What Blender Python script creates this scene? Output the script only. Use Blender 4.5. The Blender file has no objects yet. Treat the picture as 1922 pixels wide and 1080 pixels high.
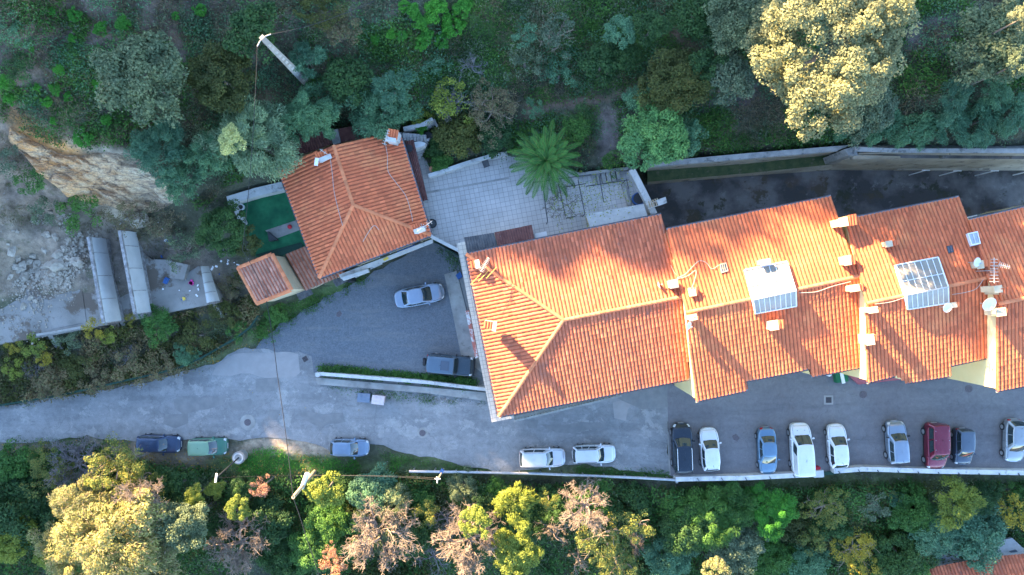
import bpy, math, random
import numpy as np
from mathutils import Vector, Matrix, noise as mnoise

# ---------------------------------------------------------------- camera, sky, sun
SC = bpy.context.scene
COL = SC.collection
H = 64.0                      # flying height of the camera over the road, metres
K = 95.0 / 1922.0             # metres per photo pixel on the road
R = math.radians
cam = bpy.data.cameras.new('camera'); camo = bpy.data.objects.new('camera', cam); COL.objects.link(camo)
camo.location = (0, 0, H); camo.rotation_euler = (0, 0, 0)
cam.sensor_width = 36; cam.lens = 36 * H / 95.0; cam.clip_end = 3000; cam.clip_start = 0.5
SC.camera = camo
SUN_EL, SUN_AZ = R(18.5), R(-45)          # azimuth: clockwise from +Y, so the light comes from the upper left
wd = bpy.data.worlds.new('World'); SC.world = wd; wd.use_nodes = True
nt = wd.node_tree; bg = nt.nodes['Background']
sk = nt.nodes.new('ShaderNodeTexSky'); sk.sky_type = 'NISHITA'; sk.sun_disc = False
sk.sun_elevation = SUN_EL; sk.sun_rotation = SUN_AZ; sk.ozone_density = 3.0; sk.air_density = 1.0; sk.dust_density = 0.6
nt.links.new(sk.outputs[0], bg.inputs[0]); bg.inputs[1].default_value = 0.105
sl = bpy.data.lights.new('sun', 'SUN'); slo = bpy.data.objects.new('sun', sl); COL.objects.link(slo)
sl.energy = 5.0; sl.angle = R(0.6); sl.color = (1.0, 0.70, 0.38)
sdir = Vector((math.sin(SUN_AZ) * math.cos(SUN_EL), math.cos(SUN_AZ) * math.cos(SUN_EL), math.sin(SUN_EL)))
slo.rotation_euler = sdir.to_track_quat('Z', 'Y').to_euler(); slo.location = (-60, 60, 60)
SC.view_settings.view_transform = 'Standard'; SC.view_settings.look = 'None'
SC.view_settings.exposure = 3.2; SC.view_settings.gamma = 1.0

# ---------------------------------------------------------------- helpers
def P(px, py, z=0.0):
    s = (H - z) / H * K
    return Vector(((px - 961) * s, (540 - py) * s, z))

BASE = {}
def tag(o, label=None, cat=None, group=None, kind=None):
    if label: o['label'] = label
    if cat: o['category'] = cat
    if group: o['group'] = group
    if kind: o['kind'] = kind
    return o
def empty(name, loc, label=None, cat=None, group=None, rz=0, ref=None):
    o = bpy.data.objects.new(name, None); COL.objects.link(o)
    o.location = loc; o.rotation_euler = (0, 0, rz); o.empty_display_size = .3
    BASE[o.name] = Vector(ref if ref is not None else loc)
    return tag(o, label, cat, group)

class MB:
    def __init__(s): s.v = []; s.f = []; s.m = []; s.sm = []
    def face(s, pts, m=0, smooth=False):
        b = len(s.v); s.v += [tuple(p) for p in pts]; s.f.append(tuple(range(b, b + len(pts)))); s.m.append(m); s.sm.append(smooth)
    def grid(s, rows, m=0, smooth=True, close=False, flip=False):
        b = len(s.v); nr = len(rows); nc = len(rows[0])
        for r in rows: s.v += [tuple(p) for p in r]
        for i in range(nr - 1):
            for j in range(nc if close else nc - 1):
                k = (j + 1) % nc
                q = (b + i * nc + j, b + i * nc + k, b + (i + 1) * nc + k, b + (i + 1) * nc + j)
                s.f.append(q[::-1] if flip else q); s.m.append(m); s.sm.append(smooth)
    def box(s, c, sz, rz=0, m=0, rx=0, ry=0):
        M = Matrix.Rotation(rz, 3, 'Z') @ Matrix.Rotation(ry, 3, 'Y') @ Matrix.Rotation(rx, 3, 'X')
        c = Vector(c); h = [x / 2 for x in sz]
        p = [c + M @ Vector((x * h[0], y * h[1], z * h[2])) for x in (-1, 1) for y in (-1, 1) for z in (-1, 1)]
        b = len(s.v); s.v += [tuple(q) for q in p]
        for q in ((0, 1, 3, 2), (4, 6, 7, 5), (0, 4, 5, 1), (2, 3, 7, 6), (0, 2, 6, 4), (1, 5, 7, 3)):
            s.f.append(tuple(b + i for i in q)); s.m.append(m); s.sm.append(False)
    def prism(s, poly, z0, z1, m=0, mside=None):
        """poly: xy or xyz points, counter-clockwise or not; z0/z1 a number or a list"""
        n = len(poly); mside = m if mside is None else mside
        if sum(poly[i][0] * poly[(i + 1) % n][1] - poly[(i + 1) % n][0] * poly[i][1] for i in range(n)) < 0:
            poly = poly[::-1]
            if isinstance(z0, list): z0 = z0[::-1]
            if isinstance(z1, list): z1 = z1[::-1]
        a = [(p[0], p[1], z0[i] if isinstance(z0, list) else z0) for i, p in enumerate(poly)]
        c = [(p[0], p[1], z1[i] if isinstance(z1, list) else z1) for i, p in enumerate(poly)]
        s.face(c, m); s.face(a[::-1], mside)
        for i in range(n):
            j = (i + 1) % n; s.face([a[i], a[j], c[j], c[i]], mside)
    def tube(s, pts, r, n=6, m=0, cap=True, smooth=True):
        pts = [Vector(p) for p in pts]; rows = []
        rr = r if isinstance(r, (list, tuple)) else [r] * len(pts)
        for i, p in enumerate(pts):
            d = (pts[min(i + 1, len(pts) - 1)] - pts[max(i - 1, 0)])
            if d.length < 1e-6: d = Vector((0, 0, 1))
            d.normalize(); up = Vector((0, 0, 1)) if abs(d.z) < .95 else Vector((1, 0, 0))
            a = d.cross(up).normalized(); b2 = a.cross(d)
            rows.append([p + (a * math.cos(t) + b2 * math.sin(t)) * rr[i] for t in [2 * math.pi * k / n for k in range(n)]])
        s.grid(rows, m, smooth, close=True)
        if cap: s.face(rows[0], m); s.face(rows[-1][::-1], m)
    def cyl(s, c, r, h, n=16, m=0, r2=None):
        c = Vector(c); r2 = r if r2 is None else r2
        lo = [c + Vector((r * math.cos(2 * math.pi * k / n), r * math.sin(2 * math.pi * k / n), 0)) for k in range(n)]
        hi = [c + Vector((r2 * math.cos(2 * math.pi * k / n), r2 * math.sin(2 * math.pi * k / n), h)) for k in range(n)]
        s.grid([lo, hi], m, True, close=True); s.face(hi, m); s.face(lo[::-1], m)
    def build(s, name, mats, parent=None, label=None, cat=None, group=None, kind=None, center=True, recalc=False):
        if not isinstance(mats, (list, tuple)): mats = [mats]
        if parent is not None:
            off = BASE.get(parent.name, Vector((0, 0, 0)))
        elif center:
            a = np.array(s.v); off = Vector((float((a[:, 0].min() + a[:, 0].max()) / 2), float((a[:, 1].min() + a[:, 1].max()) / 2), float(a[:, 2].min())))
        else: off = Vector((0, 0, 0))
        me = bpy.data.meshes.new(name)
        me.from_pydata([(v[0] - off.x, v[1] - off.y, v[2] - off.z) for v in s.v], [], s.f)
        for m in mats: me.materials.append(m)
        me.polygons.foreach_set('material_index', s.m); me.polygons.foreach_set('use_smooth', s.sm)
        me.update()
        o = bpy.data.objects.new(name, me); COL.objects.link(o)
        if parent is not None:
            o.parent = parent
            BASE[o.name] = off
        else: o.location = off; BASE[o.name] = off
        return tag(o, label, cat, group, kind)

# ---------------------------------------------------------------- materials
def _new(name):
    m = bpy.data.materials.new(name); m.use_nodes = True
    return m, m.node_tree, m.node_tree.nodes['Principled BSDF']
def _ramp(nt, src, stops):
    r = nt.nodes.new('ShaderNodeValToRGB'); e = r.color_ramp.elements
    while len(e) < len(stops): e.new(.5)
    for i, (p, c) in enumerate(stops): e[i].position = p; e[i].color = (*c, 1) if len(c) == 3 else c
    nt.links.new(src, r.inputs[0]); return r.outputs[0]
def _mix(nt, fac, a, b, mode='MIX'):
    n = nt.nodes.new('ShaderNodeMix'); n.data_type = 'RGBA'; n.blend_type = mode; n.clamp_factor = True
    for i, x in ((0, fac), (6, a), (7, b)):
        if isinstance(x, (int, float)): n.inputs[i].default_value = x
        elif isinstance(x, (tuple, list)): n.inputs[i].default_value = (*x, 1)
        else: nt.links.new(x, n.inputs[i])
    return n.outputs[2]
def _noise(nt, co, scale, detail=4, rough=.6, dist=0):
    n = nt.nodes.new('ShaderNodeTexNoise'); n.inputs['Scale'].default_value = scale; n.inputs['Detail'].default_value = detail
    n.inputs['Roughness'].default_value = rough; n.inputs['Distortion'].default_value = dist
    nt.links.new(co, n.inputs['Vector']); return n.outputs[0]
def _geo(nt):
    return nt.nodes.new('ShaderNodeNewGeometry')
def _co(nt, obj=False):
    if obj: return nt.nodes.new('ShaderNodeTexCoord').outputs['Object']
    return _geo(nt).outputs['Position']
def mat(name, c1, c2=None, scale=1.0, detail=5, lo=.35, hi=.65, spots=(), rough=.9, metal=0, bump=0, bscale=8, obj=False, island=0, spec=None):
    """two-tone noise colour; spots = [(colour, scale, threshold, softness, strength)] with a shape of their own"""
    m, nt, b = _new(name)
    co = _co(nt, obj)
    if c2 is not None: c = _ramp(nt, _noise(nt, co, scale, detail), [(lo, c1), (hi, c2)])
    else: c = None
    if island:
        g = _geo(nt); v = _ramp(nt, g.outputs['Random Per Island'], [(0, (1 - 1.9 * island,) * 3), (.07, (1 - island,) * 3), (.93, (1 + island * .7,) * 3), (1, (1 + island * 1.4, 1 + island * 1.8, 1 + island * 2.2))])
        c = _mix(nt, 1.0, c if c is not None else c1, v, 'MULTIPLY')
    for (sc, ss, th, so, st) in spots:
        f = _ramp(nt, _noise(nt, co, ss, 6, .7), [(th, (0, 0, 0)), (min(1, th + so), (st,) * 3)])
        c = _mix(nt, f, c if c is not None else c1, sc)
    if c is None: b.inputs['Base Color'].default_value = (*c1, 1)
    else: nt.links.new(c, b.inputs['Base Color'])
    b.inputs['Roughness'].default_value = rough; b.inputs['Metallic'].default_value = metal
    if spec is not None: b.inputs['Specular IOR Level'].default_value = spec
    if bump:
        bn = nt.nodes.new('ShaderNodeBump'); bn.inputs['Strength'].default_value = 1; bn.inputs['Distance'].default_value = bump
        nt.links.new(_noise(nt, co, bscale, 5, .65), bn.inputs['Height']); nt.links.new(bn.outputs[0], b.inputs['Normal'])
    return m
def leafmat(name, c1, c2, c3=None, trans=.25):
    m, nt, b = _new(name)
    g = _geo(nt); oi = nt.nodes.new('ShaderNodeObjectInfo')
    stops = [(0, c1), (1, c2)] if c3 is None else [(0, c1), (.7, c2), (1, c3)]
    c = _ramp(nt, g.outputs['Random Per Island'], stops)
    f = _noise(nt, g.outputs['Position'], .55, 3)
    c = _mix(nt, 1.0, c, _ramp(nt, f, [(.3, (.72, .78, .8)), (.7, (1.25, 1.2, 1.1))]), 'MULTIPLY')
    c = _mix(nt, 1.0, c, _ramp(nt, oi.outputs['Random'], [(0, (.85, .88, .95)), (1, (1.15, 1.1, .95))]), 'MULTIPLY')
    nt.links.new(c, b.inputs['Base Color']); b.inputs['Roughness'].default_value = .6; b.inputs['Specular IOR Level'].default_value = .25
    t = nt.nodes.new('ShaderNodeBsdfTranslucent'); nt.links.new(c, t.inputs[0])
    ms = nt.nodes.new('ShaderNodeMixShader'); ms.inputs[0].default_value = trans
    nt.links.new(b.outputs[0], ms.inputs[1]); nt.links.new(t.outputs[0], ms.inputs[2])
    nt.links.new(ms.outputs[0], nt.nodes['Material Output'].inputs[0])
    return m
def tilefloor(name, c1, c2, grout, size, ang):
    m, nt, b = _new(name)
    co = _co(nt); mp = nt.nodes.new('ShaderNodeMapping'); mp.inputs['Rotation'].default_value = (0, 0, ang); nt.links.new(co, mp.inputs[0])
    br = nt.nodes.new('ShaderNodeTexBrick'); br.offset = 0; br.squash = 1
    br.inputs['Scale'].default_value = 1; br.inputs['Brick Width'].default_value = size; br.inputs['Row Height'].default_value = size
    br.inputs['Mortar Size'].default_value = .014; br.inputs['Mortar Smooth'].default_value = .1
    br.inputs['Color1'].default_value = (*c1, 1); br.inputs['Color2'].default_value = (*c2, 1); br.inputs['Mortar'].default_value = (*grout, 1)
    nt.links.new(mp.outputs[0], br.inputs[0])
    c = _mix(nt, 1.0, br.outputs[0], _ramp(nt, _noise(nt, co, .5, 5), [(.3, (.82, .82, .82)), (.7, (1.08, 1.08, 1.08))]), 'MULTIPLY')
    nt.links.new(c, b.inputs['Base Color']); b.inputs['Roughness'].default_value = .7
    return m

M = {}
# foliage
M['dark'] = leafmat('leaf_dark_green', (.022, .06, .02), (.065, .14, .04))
M['olive'] = leafmat('leaf_olive', (.045, .06, .014), (.11, .12, .03))
M['greygreen'] = leafmat('leaf_grey_green', (.06, .095, .05), (.19, .24, .14))
M['teal'] = leafmat('leaf_blue_green', (.05, .14, .07), (.15, .29, .16))
M['mimosa'] = leafmat('leaf_mimosa', (.13, .22, .12), (.34, .44, .25))
M['green'] = leafmat('leaf_mid_green', (.035, .10, .022), (.10, .23, .045))
M['bright'] = leafmat('leaf_bright_green', (.03, .16, .02), (.10, .34, .04))
M['fresh'] = leafmat('leaf_fresh_green', (.07, .18, .06), (.17, .36, .12))
M['yg'] = leafmat('leaf_yellow_green', (.13, .18, .03), (.27, .31, .05))
M['ygm'] = leafmat('leaf_olive_yellow', (.085, .13, .035), (.20, .23, .05), (.30, .24, .05))
M['yellow'] = leafmat('leaf_yellow', (.24, .20, .025), (.42, .33, .04), (.12, .15, .03))
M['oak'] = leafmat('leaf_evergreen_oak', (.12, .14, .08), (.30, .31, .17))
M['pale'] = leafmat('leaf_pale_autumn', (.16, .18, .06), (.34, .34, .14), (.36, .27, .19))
M['brownleaf'] = leafmat('leaf_brown', (.12, .085, .045), (.22, .18, .10), (.10, .14, .05))
M['pink'] = leafmat('leaf_rusty_pink', (.36, .16, .10), (.52, .28, .18))
M['dry'] = leafmat('dry_grass', (.10, .08, .05), (.24, .19, .125), (.07, .11, .035))
M['paleyellow'] = leafmat('leaf_pale_yellow', (.45, .47, .16), (.75, .70, .28))  # brighter pale yellow leaves, used on one mimosa crown
M['palm'] = leafmat('leaf_palm', (.03, .11, .02), (.085, .21, .03), trans=.12)
M['fallen'] = leafmat('fallen_leaf', (.45, .32, .06), (.25, .14, .06))
M['bark'] = mat('bark', (.10, .085, .07), (.2, .17, .14), 6, bump=.01)
M['twig'] = mat('bare_twigs', (.20, .155, .12), (.33, .26, .20), 3)
M['twiggrey'] = mat('grey_twigs', (.14, .13, .13), (.26, .24, .24), 3)
# hard surfaces
M['road'] = mat('old_asphalt', (.195, .195, .192), (.265, .263, .255), .35, 7, .38, .62, spots=[((.17, .17, .168), .16, .54, .03, .5), ((.37, .355, .33), .5, .55, .03, .6), ((.18, .18, .18), .8, .60, .02, .6), ((.10, .10, .10), 1.6, .70, .03, .6)], bump=.012, bscale=14)
M['asph2'] = mat('smooth_asphalt', (.165, .155, .16), (.20, .19, .19), .25, 6, spots=[((.085, .085, .09), .5, .66, .05, .5), ((.2, .195, .2), 7, .66, .06, .4)], bump=.006, bscale=20)
M['gravel'] = mat('gravel', (.115, .13, .145), (.165, .18, .195), 7, 8, .35, .65, spots=[((.32, .32, .31), 9, .63, .04, .7), ((.20, .16, .10), .7, .64, .1, .5), ((.06, .06, .065), .35, .62, .12, .5)], bump=.02, bscale=12)
M['patchd'] = mat('dark_repair_patch', (.185, .185, .18), (.235, .23, .22), 1.5, 6, bump=.008, bscale=18)
M['patchl'] = mat('pale_repair_patch', (.29, .275, .26), (.335, .315, .30), 1.2, 6, bump=.008, bscale=18)
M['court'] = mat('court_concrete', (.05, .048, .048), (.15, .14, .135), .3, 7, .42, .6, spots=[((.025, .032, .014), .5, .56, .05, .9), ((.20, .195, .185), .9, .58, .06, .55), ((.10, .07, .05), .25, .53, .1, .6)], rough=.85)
M['concrete'] = mat('concrete', (.24, .23, .21), (.36, .35, .32), .9, 7, spots=[((.12, .115, .10), 1.2, .58, .1, .6)], bump=.01)
M['slab'] = mat('ruin_slab', (.19, .18, .16), (.29, .275, .25), .35, 7, spots=[((.11, .08, .055), .45, .50, .07, .85), ((.10, .10, .10), 2.5, .63, .06, .5)], bump=.015)
M['shell'] = mat('vault_concrete', (.40, .405, .40), (.50, .505, .50), .6, 6, spots=[((.28, .28, .28), 2.2, .62, .06, .5)], rough=.6)
M['shelledge'] = mat('stained_edge', (.36, .35, .34), (.16, .15, .15), 3, 6)
M['retain'] = mat('retaining_wall_render', (.33, .29, .23), (.48, .43, .35), .6, 7, spots=[((.10, .09, .075), .9, .56, .08, .8)], bump=.01)
M['coping'] = mat('coping_stone', (.22, .22, .21), (.36, .35, .33), 1.2, 6, spots=[((.08, .08, .08), 1.5, .55, .08, .7)])
M['whitewall'] = mat('white_wall', (.46, .455, .43), (.60, .59, .56), 1.2, 6, spots=[((.24, .23, .21), 1.6, .56, .08, .7), ((.12, .12, .10), 4, .68, .05, .6)], bump=.01)
M['cream'] = mat('cream_render', (.52, .42, .27), (.62, .51, .34), .7, 5, spots=[((.5, .4, .26), 1.1, .64, .1, .4)])
M['yellowwall'] = mat('yellow_render', (.80, .62, .30), (.86, .68, .36), .5, 5)
M['tile'] = mat('clay_tile', (.54, .125, .05), (.66, .18, .07), .5, 5, .3, .7, spots=[((.70, .26, .10), .35, .52, .12, .5), ((.26, .10, .065), 1.1, .62, .1, .5), ((.60, .38, .30), 6, .70, .05, .5)], rough=.9, island=.15)
M['tileold'] = mat('aged_clay_tile', (.44, .12, .06), (.60, .17, .075), .45, 5, .3, .7, spots=[((.20, .105, .085), .7, .54, .12, .55), ((.58, .42, .36), 7, .65, .05, .6)], rough=.9, island=.22)
M['tileshed'] = mat('weathered_clay_tile', (.34, .16, .11), (.50, .25, .17), .8, 5, spots=[((.20, .13, .10), 1.5, .55, .1, .6), ((.12, .10, .08), 4, .62, .06, .7)], rough=.9, island=.25)
M['channel'] = mat('tile_channel', (.46, .115, .05), (.34, .095, .05), 1.6, 6, .4, .6, spots=[((.30, .24, .20), 6, .66, .05, .5), ((.07, .045, .035), 3, .60, .06, .6)], rough=.95)
M['ridge'] = mat('ridge_tile', (.58, .18, .075), (.66, .23, .10), .8, 5, rough=.85, island=.15)
M['floor'] = tilefloor('terrace_tiles', (.46, .43, .40), (.52, .485, .45), (.22, .21, .20), .42, R(-11))
M['ledge'] = tilefloor('ledge_tiles', (.56, .50, .42), (.62, .56, .48), (.25, .22, .2), .36, R(-10))
M['turf'] = mat('artificial_turf', (.008, .10, .045), (.02, .17, .07), 1.2, 6, rough=.95, spots=[((.05, .10, .05), 1.7, .60, .1, .6), ((.25, .22, .14), 9, .72, .03, .7)])
M['gutter'] = mat('zinc_gutter', (.25, .26, .27), (.36, .37, .38), 4, rough=.45, metal=.6)
M['metal'] = mat('grey_metal', (.38, .39, .40), (.5, .51, .52), 5, rough=.4, metal=.6)
M['darkmetal'] = mat('dark_metal', (.04, .045, .05), (.07, .075, .08), 5, rough=.5, metal=.4)
M['white'] = mat('white_paint', (.78, .78, .78), (.72, .72, .72), 3, rough=.5)
M['wood'] = mat('pole_wood', (.35, .27, .17), (.5, .4, .27), 5)
M['browncorr'] = mat('brown_corrugated', (.10, .035, .03), (.17, .07, .055), 2, 5, spots=[((.5, .48, .46), 5, .64, .05, .7)])
M['greycorr'] = mat('grey_corrugated', (.055, .055, .06), (.11, .11, .11), 2, 5, spots=[((.08, .08, .08), 3, .58, .06, .6)])
M['rock'] = mat('rock', (.27, .23, .18), (.42, .37, .30), 1.5, 6, spots=[((.14, .12, .10), 2, .58, .08, .6)], bump=.03, bscale=4)
M['fence'] = mat('green_mesh', (.006, .03, .022), (.01, .05, .03), 8)
M['cable'] = mat('cable', (.03, .03, .032))
M['cablew'] = mat('pale_cable', (.45, .42, .38))
M['wire'] = mat('phone_wire', (.10, .09, .085))
M['iron'] = mat('cast_iron', (.10, .085, .09), (.16, .13, .135), 12, rough=.6, metal=.3)
M['red'] = mat('red_plastic', (.5, .03, .05)); M['pinkp'] = mat('pink_plastic', (.75, .05, .3)); M['bluep'] = mat('blue_plastic', (.03, .10, .28))
M['blackp'] = mat('black_plastic', (.015, .015, .017), rough=.5)
M['pot'] = mat('terracotta_pot', (.35, .16, .09))
M['bingrey'] = mat('blue_grey_plastic', (.16, .2, .26), rough=.6); M['binpink'] = mat('pale_pink_plastic', (.62, .5, .47), rough=.6)
M['awn'] = mat('flat_felt_roof', (.36, .36, .34), (.46, .455, .43), 2.5, 7, spots=[((.2, .2, .2), 1.5, .6, .1, .6)])
M['pinkfloor'] = mat('red_porch_floor', (.42, .12, .14), (.34, .10, .11), 4)
M['yellowp'] = mat('yellow_aluminium', (.75, .52, .08), rough=.4)
# long wheel tracks and cracks in the old road
for _k, _c, _t in (('road', (.30, .295, .285), .52), ('asph2', (.13, .125, .13), .55), ('gravel', (.22, .215, .20), .56)):
    _m = M[_k]; _nt = _m.node_tree; _b = _nt.nodes['Principled BSDF']; _src = _b.inputs['Base Color'].links[0].from_socket; _co_ = _co(_nt)
    _mp = _nt.nodes.new('ShaderNodeMapping'); _mp.inputs['Scale'].default_value = (.09, .75, 1); _nt.links.new(_co_, _mp.inputs[0])
    _o = _mix(_nt, _ramp(_nt, _noise(_nt, _mp.outputs[0], 1, 7, .65), [(_t - .06, (0, 0, 0)), (_t + .1, (.6, .6, .6))]), _src, _c)
    _o = _mix(_nt, 1.0, _o, _ramp(_nt, _noise(_nt, _co_, 2.2, 10, .75), [(.3, (.80, .80, .80)), (.7, (1.18, 1.18, 1.18))]), 'MULTIPLY')
    _o = _mix(_nt, 1.0, _o, _ramp(_nt, _noise(_nt, _co_, 16, 4, .8), [(.3, (.80, .80, .80)), (.7, (1.2, 1.2, 1.2))]), 'MULTIPLY')
    if _k != 'gravel':
        _v = _nt.nodes.new('ShaderNodeTexVoronoi'); _v.feature = 'DISTANCE_TO_EDGE'; _v.inputs['Scale'].default_value = .28
        _n2 = _nt.nodes.new('ShaderNodeTexNoise'); _n2.inputs['Scale'].default_value = 1.2; _nt.links.new(_co_, _n2.inputs[0]); _va = _nt.nodes.new('ShaderNodeVectorMath'); _va.operation = 'MULTIPLY_ADD'; _va.inputs[1].default_value = (1.6, 1.6, 0)
        _nt.links.new(_n2.outputs[1], _va.inputs[0]); _nt.links.new(_co_, _va.inputs[2]); _nt.links.new(_va.outputs[0], _v.inputs[0])
        _cr = _ramp(_nt, _v.outputs[0], [(0, (.3, .3, .3)), (.010, (0, 0, 0))]); _o = _mix(_nt, _cr, _o, (.07, .07, .07))
    _nt.links.new(_o, _b.inputs['Base Color'])
def glassmat(name, c, rough=.06, spec=.8):
    m, nt, b = _new(name); b.inputs['Base Color'].default_value = (*c, 1); b.inputs['Roughness'].default_value = rough
    b.inputs['Specular IOR Level'].default_value = spec; b.inputs['Coat Weight'].default_value = .6; b.inputs['Coat Roughness'].default_value = .03
    return m
M['glass'] = glassmat('car_glass', (.02, .035, .04))
M['glassroof'] = mat('skylight_glass', (.24, .215, .175), (.32, .29, .24), .8, rough=.6, spec=.1)
M['glassfront'] = mat('front_glazing', (.34, .31, .27), (.44, .41, .36), .8, rough=.6, spec=.1)
M['glassdark'] = glassmat('dark_glazing', (.05, .07, .10), .08)
def tarp(): return M['bluep']
def paint(name, c, metal=.3):
    m, nt, b = _new(name)
    co = _co(nt, True)
    cc = _ramp(nt, _noise(nt, co, 1.5, 5), [(.3, tuple(x * .9 for x in c)), (.7, c)])
    cc = _mix(nt, _ramp(nt, _noise(nt, co, 9, 6, .7), [(.58, (0, 0, 0)), (.72, (.35, .35, .35))]), cc, (.22, .2, .18))
    nt.links.new(cc, b.inputs['Base Color']); b.inputs['Metallic'].default_value = metal; b.inputs['Roughness'].default_value = .38
    b.inputs['Coat Weight'].default_value = .8; b.inputs['Coat Roughness'].default_value = .08
    return m
# ---------------------------------------------------------------- terrain
CA, SA = math.sqrt(.5), math.sqrt(.5)
_rng = np.random.RandomState(7)
_tab = [_rng.rand(256, 256) for _ in range(6)]
def vn(x, y, sc, k=0):
    x = np.asarray(x, float) * sc + 1000; y = np.asarray(y, float) * sc + 1000
    xi = np.floor(x).astype(int); yi = np.floor(y).astype(int); fx = x - xi; fy = y - yi
    fx = fx * fx * (3 - 2 * fx); fy = fy * fy * (3 - 2 * fy); t = _tab[k % 6]
    g = lambda a, b: t[a & 255, b & 255]
    return (g(xi, yi) * (1 - fx) + g(xi + 1, yi) * fx) * (1 - fy) + (g(xi, yi + 1) * (1 - fx) + g(xi + 1, yi + 1) * fx) * fy
def fbm(x, y, sc, k=0, o=4):
    a = 0; w = .5
    for i in range(o): a = a + w * vn(x, y, sc * 2 ** i, k + i); w *= .5
    return a / (1 - .5 ** o)
CP = [  # photo x, photo y, height
 (-60, -60, 17), (0, 0, 15), (200, -40, 13.5), (250, 30, 12), (120, 100, 11.5), (0, 120, 12), (-80, 100, 13.5), (330, 120, 9.5), (120, 210, 10), (210, 265, 8.7),
 (0, 220, 9.5), (-80, 250, 10), (40, 300, 7.2), (-60, 350, 7.5), (20, 360, 5.6), (80, 420, 3.6), (0, 440, 4.4), (-80, 470, 4.6), (130, 340, 6.4), (190, 385, 3.6), (290, 395, 3.2), (330, 330, 6.3), (270, 300, 8.0),
 (60, 500, 2.4), (200, 450, 2.5), (350, 440, 2.6), (300, 500, 2.1), (420, 470, 2.4), (400, 380, 4.3), (370, 300, 5.6), (440, 230, 6.0), (420, 150, 7.6),
 (450, 60, 9.5), (575, 157, 6.3), (600, 40, 9), (530, 250, 4.6), (650, 200, 4.8), (720, 150, 6), (760, 30, 8.6), (900, 130, 6.4), (840, 250, 4.0), (930, 260, 3.8), (860, 320, 3.3),
 (1000, 20, 8.4), (1040, 180, 4.9), (1000, 265, 3.8), (1120, 190, 4.7), (1150, 280, 3.6), (1080, 310, 3.3), (1230, 290, 4.3), (1200, 60, 7.6), (1300, 130, 6.6), (1330, 240, 5.2), (1400, 275, 4.1), (1300, 283, 4.0), (1490, 265, 4.3),
 (1500, 60, 8.4), (1500, 220, 5.8), (1580, 262, 4.6), (1650, 262, 6.0), (1800, 265, 6.0), (1960, 268, 6.0), (1750, 160, 8.5), (1900, 150, 8.8), (1800, 20, 11), (2050, 100, 10), (2000, -50, 12), (1300, -60, 9.5), (900, -60, 10), (500, -60, 12),
 (0, 690, .5), (150, 690, .5), (60, 745, .1), (200, 715, .2), (300, 660, .6), (350, 620, 1), (450, 590, .8), (430, 640, .3), (480, 560, 1.2), (520, 600, .3), (-80, 680, .8), (150, 640, .9), (600, 545, .2),
 (0, 850, -.6), (150, 850, -.7), (300, 870, -.5), (480, 860, -.2), (600, 860, -.3), (760, 870, -.3), (900, 900, -.8), (1100, 895, -.4), (1250, 905, -.9),
 (0, 930, -3), (200, 930, -2.8), (400, 930, -2.2), (600, 940, -2.6), (800, 950, -3), (1000, 950, -3), (1200, 960, -3), (1400, 930, -3), (1600, 920, -2.6), (1800, 920, -2.6), (2000, 920, -2.8),
 (0, 1040, -4.5), (250, 1040, -5.5), (500, 1040, -5.5), (750, 1060, -6), (1000, 1060, -6), (1250, 1060, -6), (1450, 1040, -7.5), (1650, 1020, -6.5), (1850, 1020, -6), (2000, 1040, -6), (1500, 980, -5.2), (1800, 970, -4.6),
 (0, 1150, -6.5), (500, 1150, -8), (1000, 1150, -8.5), (1500, 1150, -7.5), (1950, 1150, -6), (-150, 900, -3), (-150, 1050, -5), (2200, 1000, -4), (2300, 300, 7), (-200, 730, 0.5), (2200, 910, -1), (2400, 905, -1)]
_cw = np.array([tuple(P(a, b, c)) for a, b, c in CP])
S_V = [(-200, 8), (-60, 6), (-50, 4.5), (-46.5, 1), (-44, -1.2), (-36, -.8), (-33, 1.0), (-29, 1.2), (-27.9, -1.4), (-27, -1.4), (-26.4, .8), (-25.7, -1.6), (-24.2, -1.6), (-23.6, 1.6), (-22, 3.2), (-18, 4.6), (-11, 6.0), (-5, 6.4), (-2, 7.0), (0, 7.6), (1.5, 8.8), (5.6, 10.1), (9.5, 11.5), (13, 11.3), (18, 12.3), (22.5, 12.8), (24.5, 15.2), (27, 18.2), (31, 19.6), (40, 19), (60, 20), (200, 14)]  # skyline of the unseen ridge, shaped to set which parts get sun
def S_of(v): return np.interp(v, [a for a, b in S_V], [b for a, b in S_V])
U0 = 74.0; TANE = math.tan(SUN_EL)
def zonepoly(pts): return np.array([tuple(P(*p))[:2] for p in pts])
ZFLAT = zonepoly([(-400, 778), (0, 765), (100, 748), (200, 735), (300, 712), (400, 680), (470, 652), (520, 612), (580, 575), (650, 545), (640, 480), (760, 420), (800, 340, 3), (925, 300, 3), (1100, 335, 3), (1195, 320, 3),
                  (1216, 309, 4.4), (1400, 293, 4.4), (1590, 277, 5), (1690, 283, 6.4), (1922, 284, 6.4), (2400, 286, 6.4), (2500, 888), (1922, 884), (1620, 876), (1545, 885), (1272, 893), (1150, 880), (1000, 886), (870, 878), (760, 858), (700, 850), (620, 868), (520, 845), (440, 862), (250, 858), (0, 842), (-400, 850)])
ZPAD = zonepoly([(425, 380, 3), (535, 345, 3), (520, 300, 3), (640, 240, 3), (800, 225, 3), (830, 260, 3), (820, 330, 3), (800, 440, 3), (600, 520, 3), (580, 470, 3), (470, 490, 3)])
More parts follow.
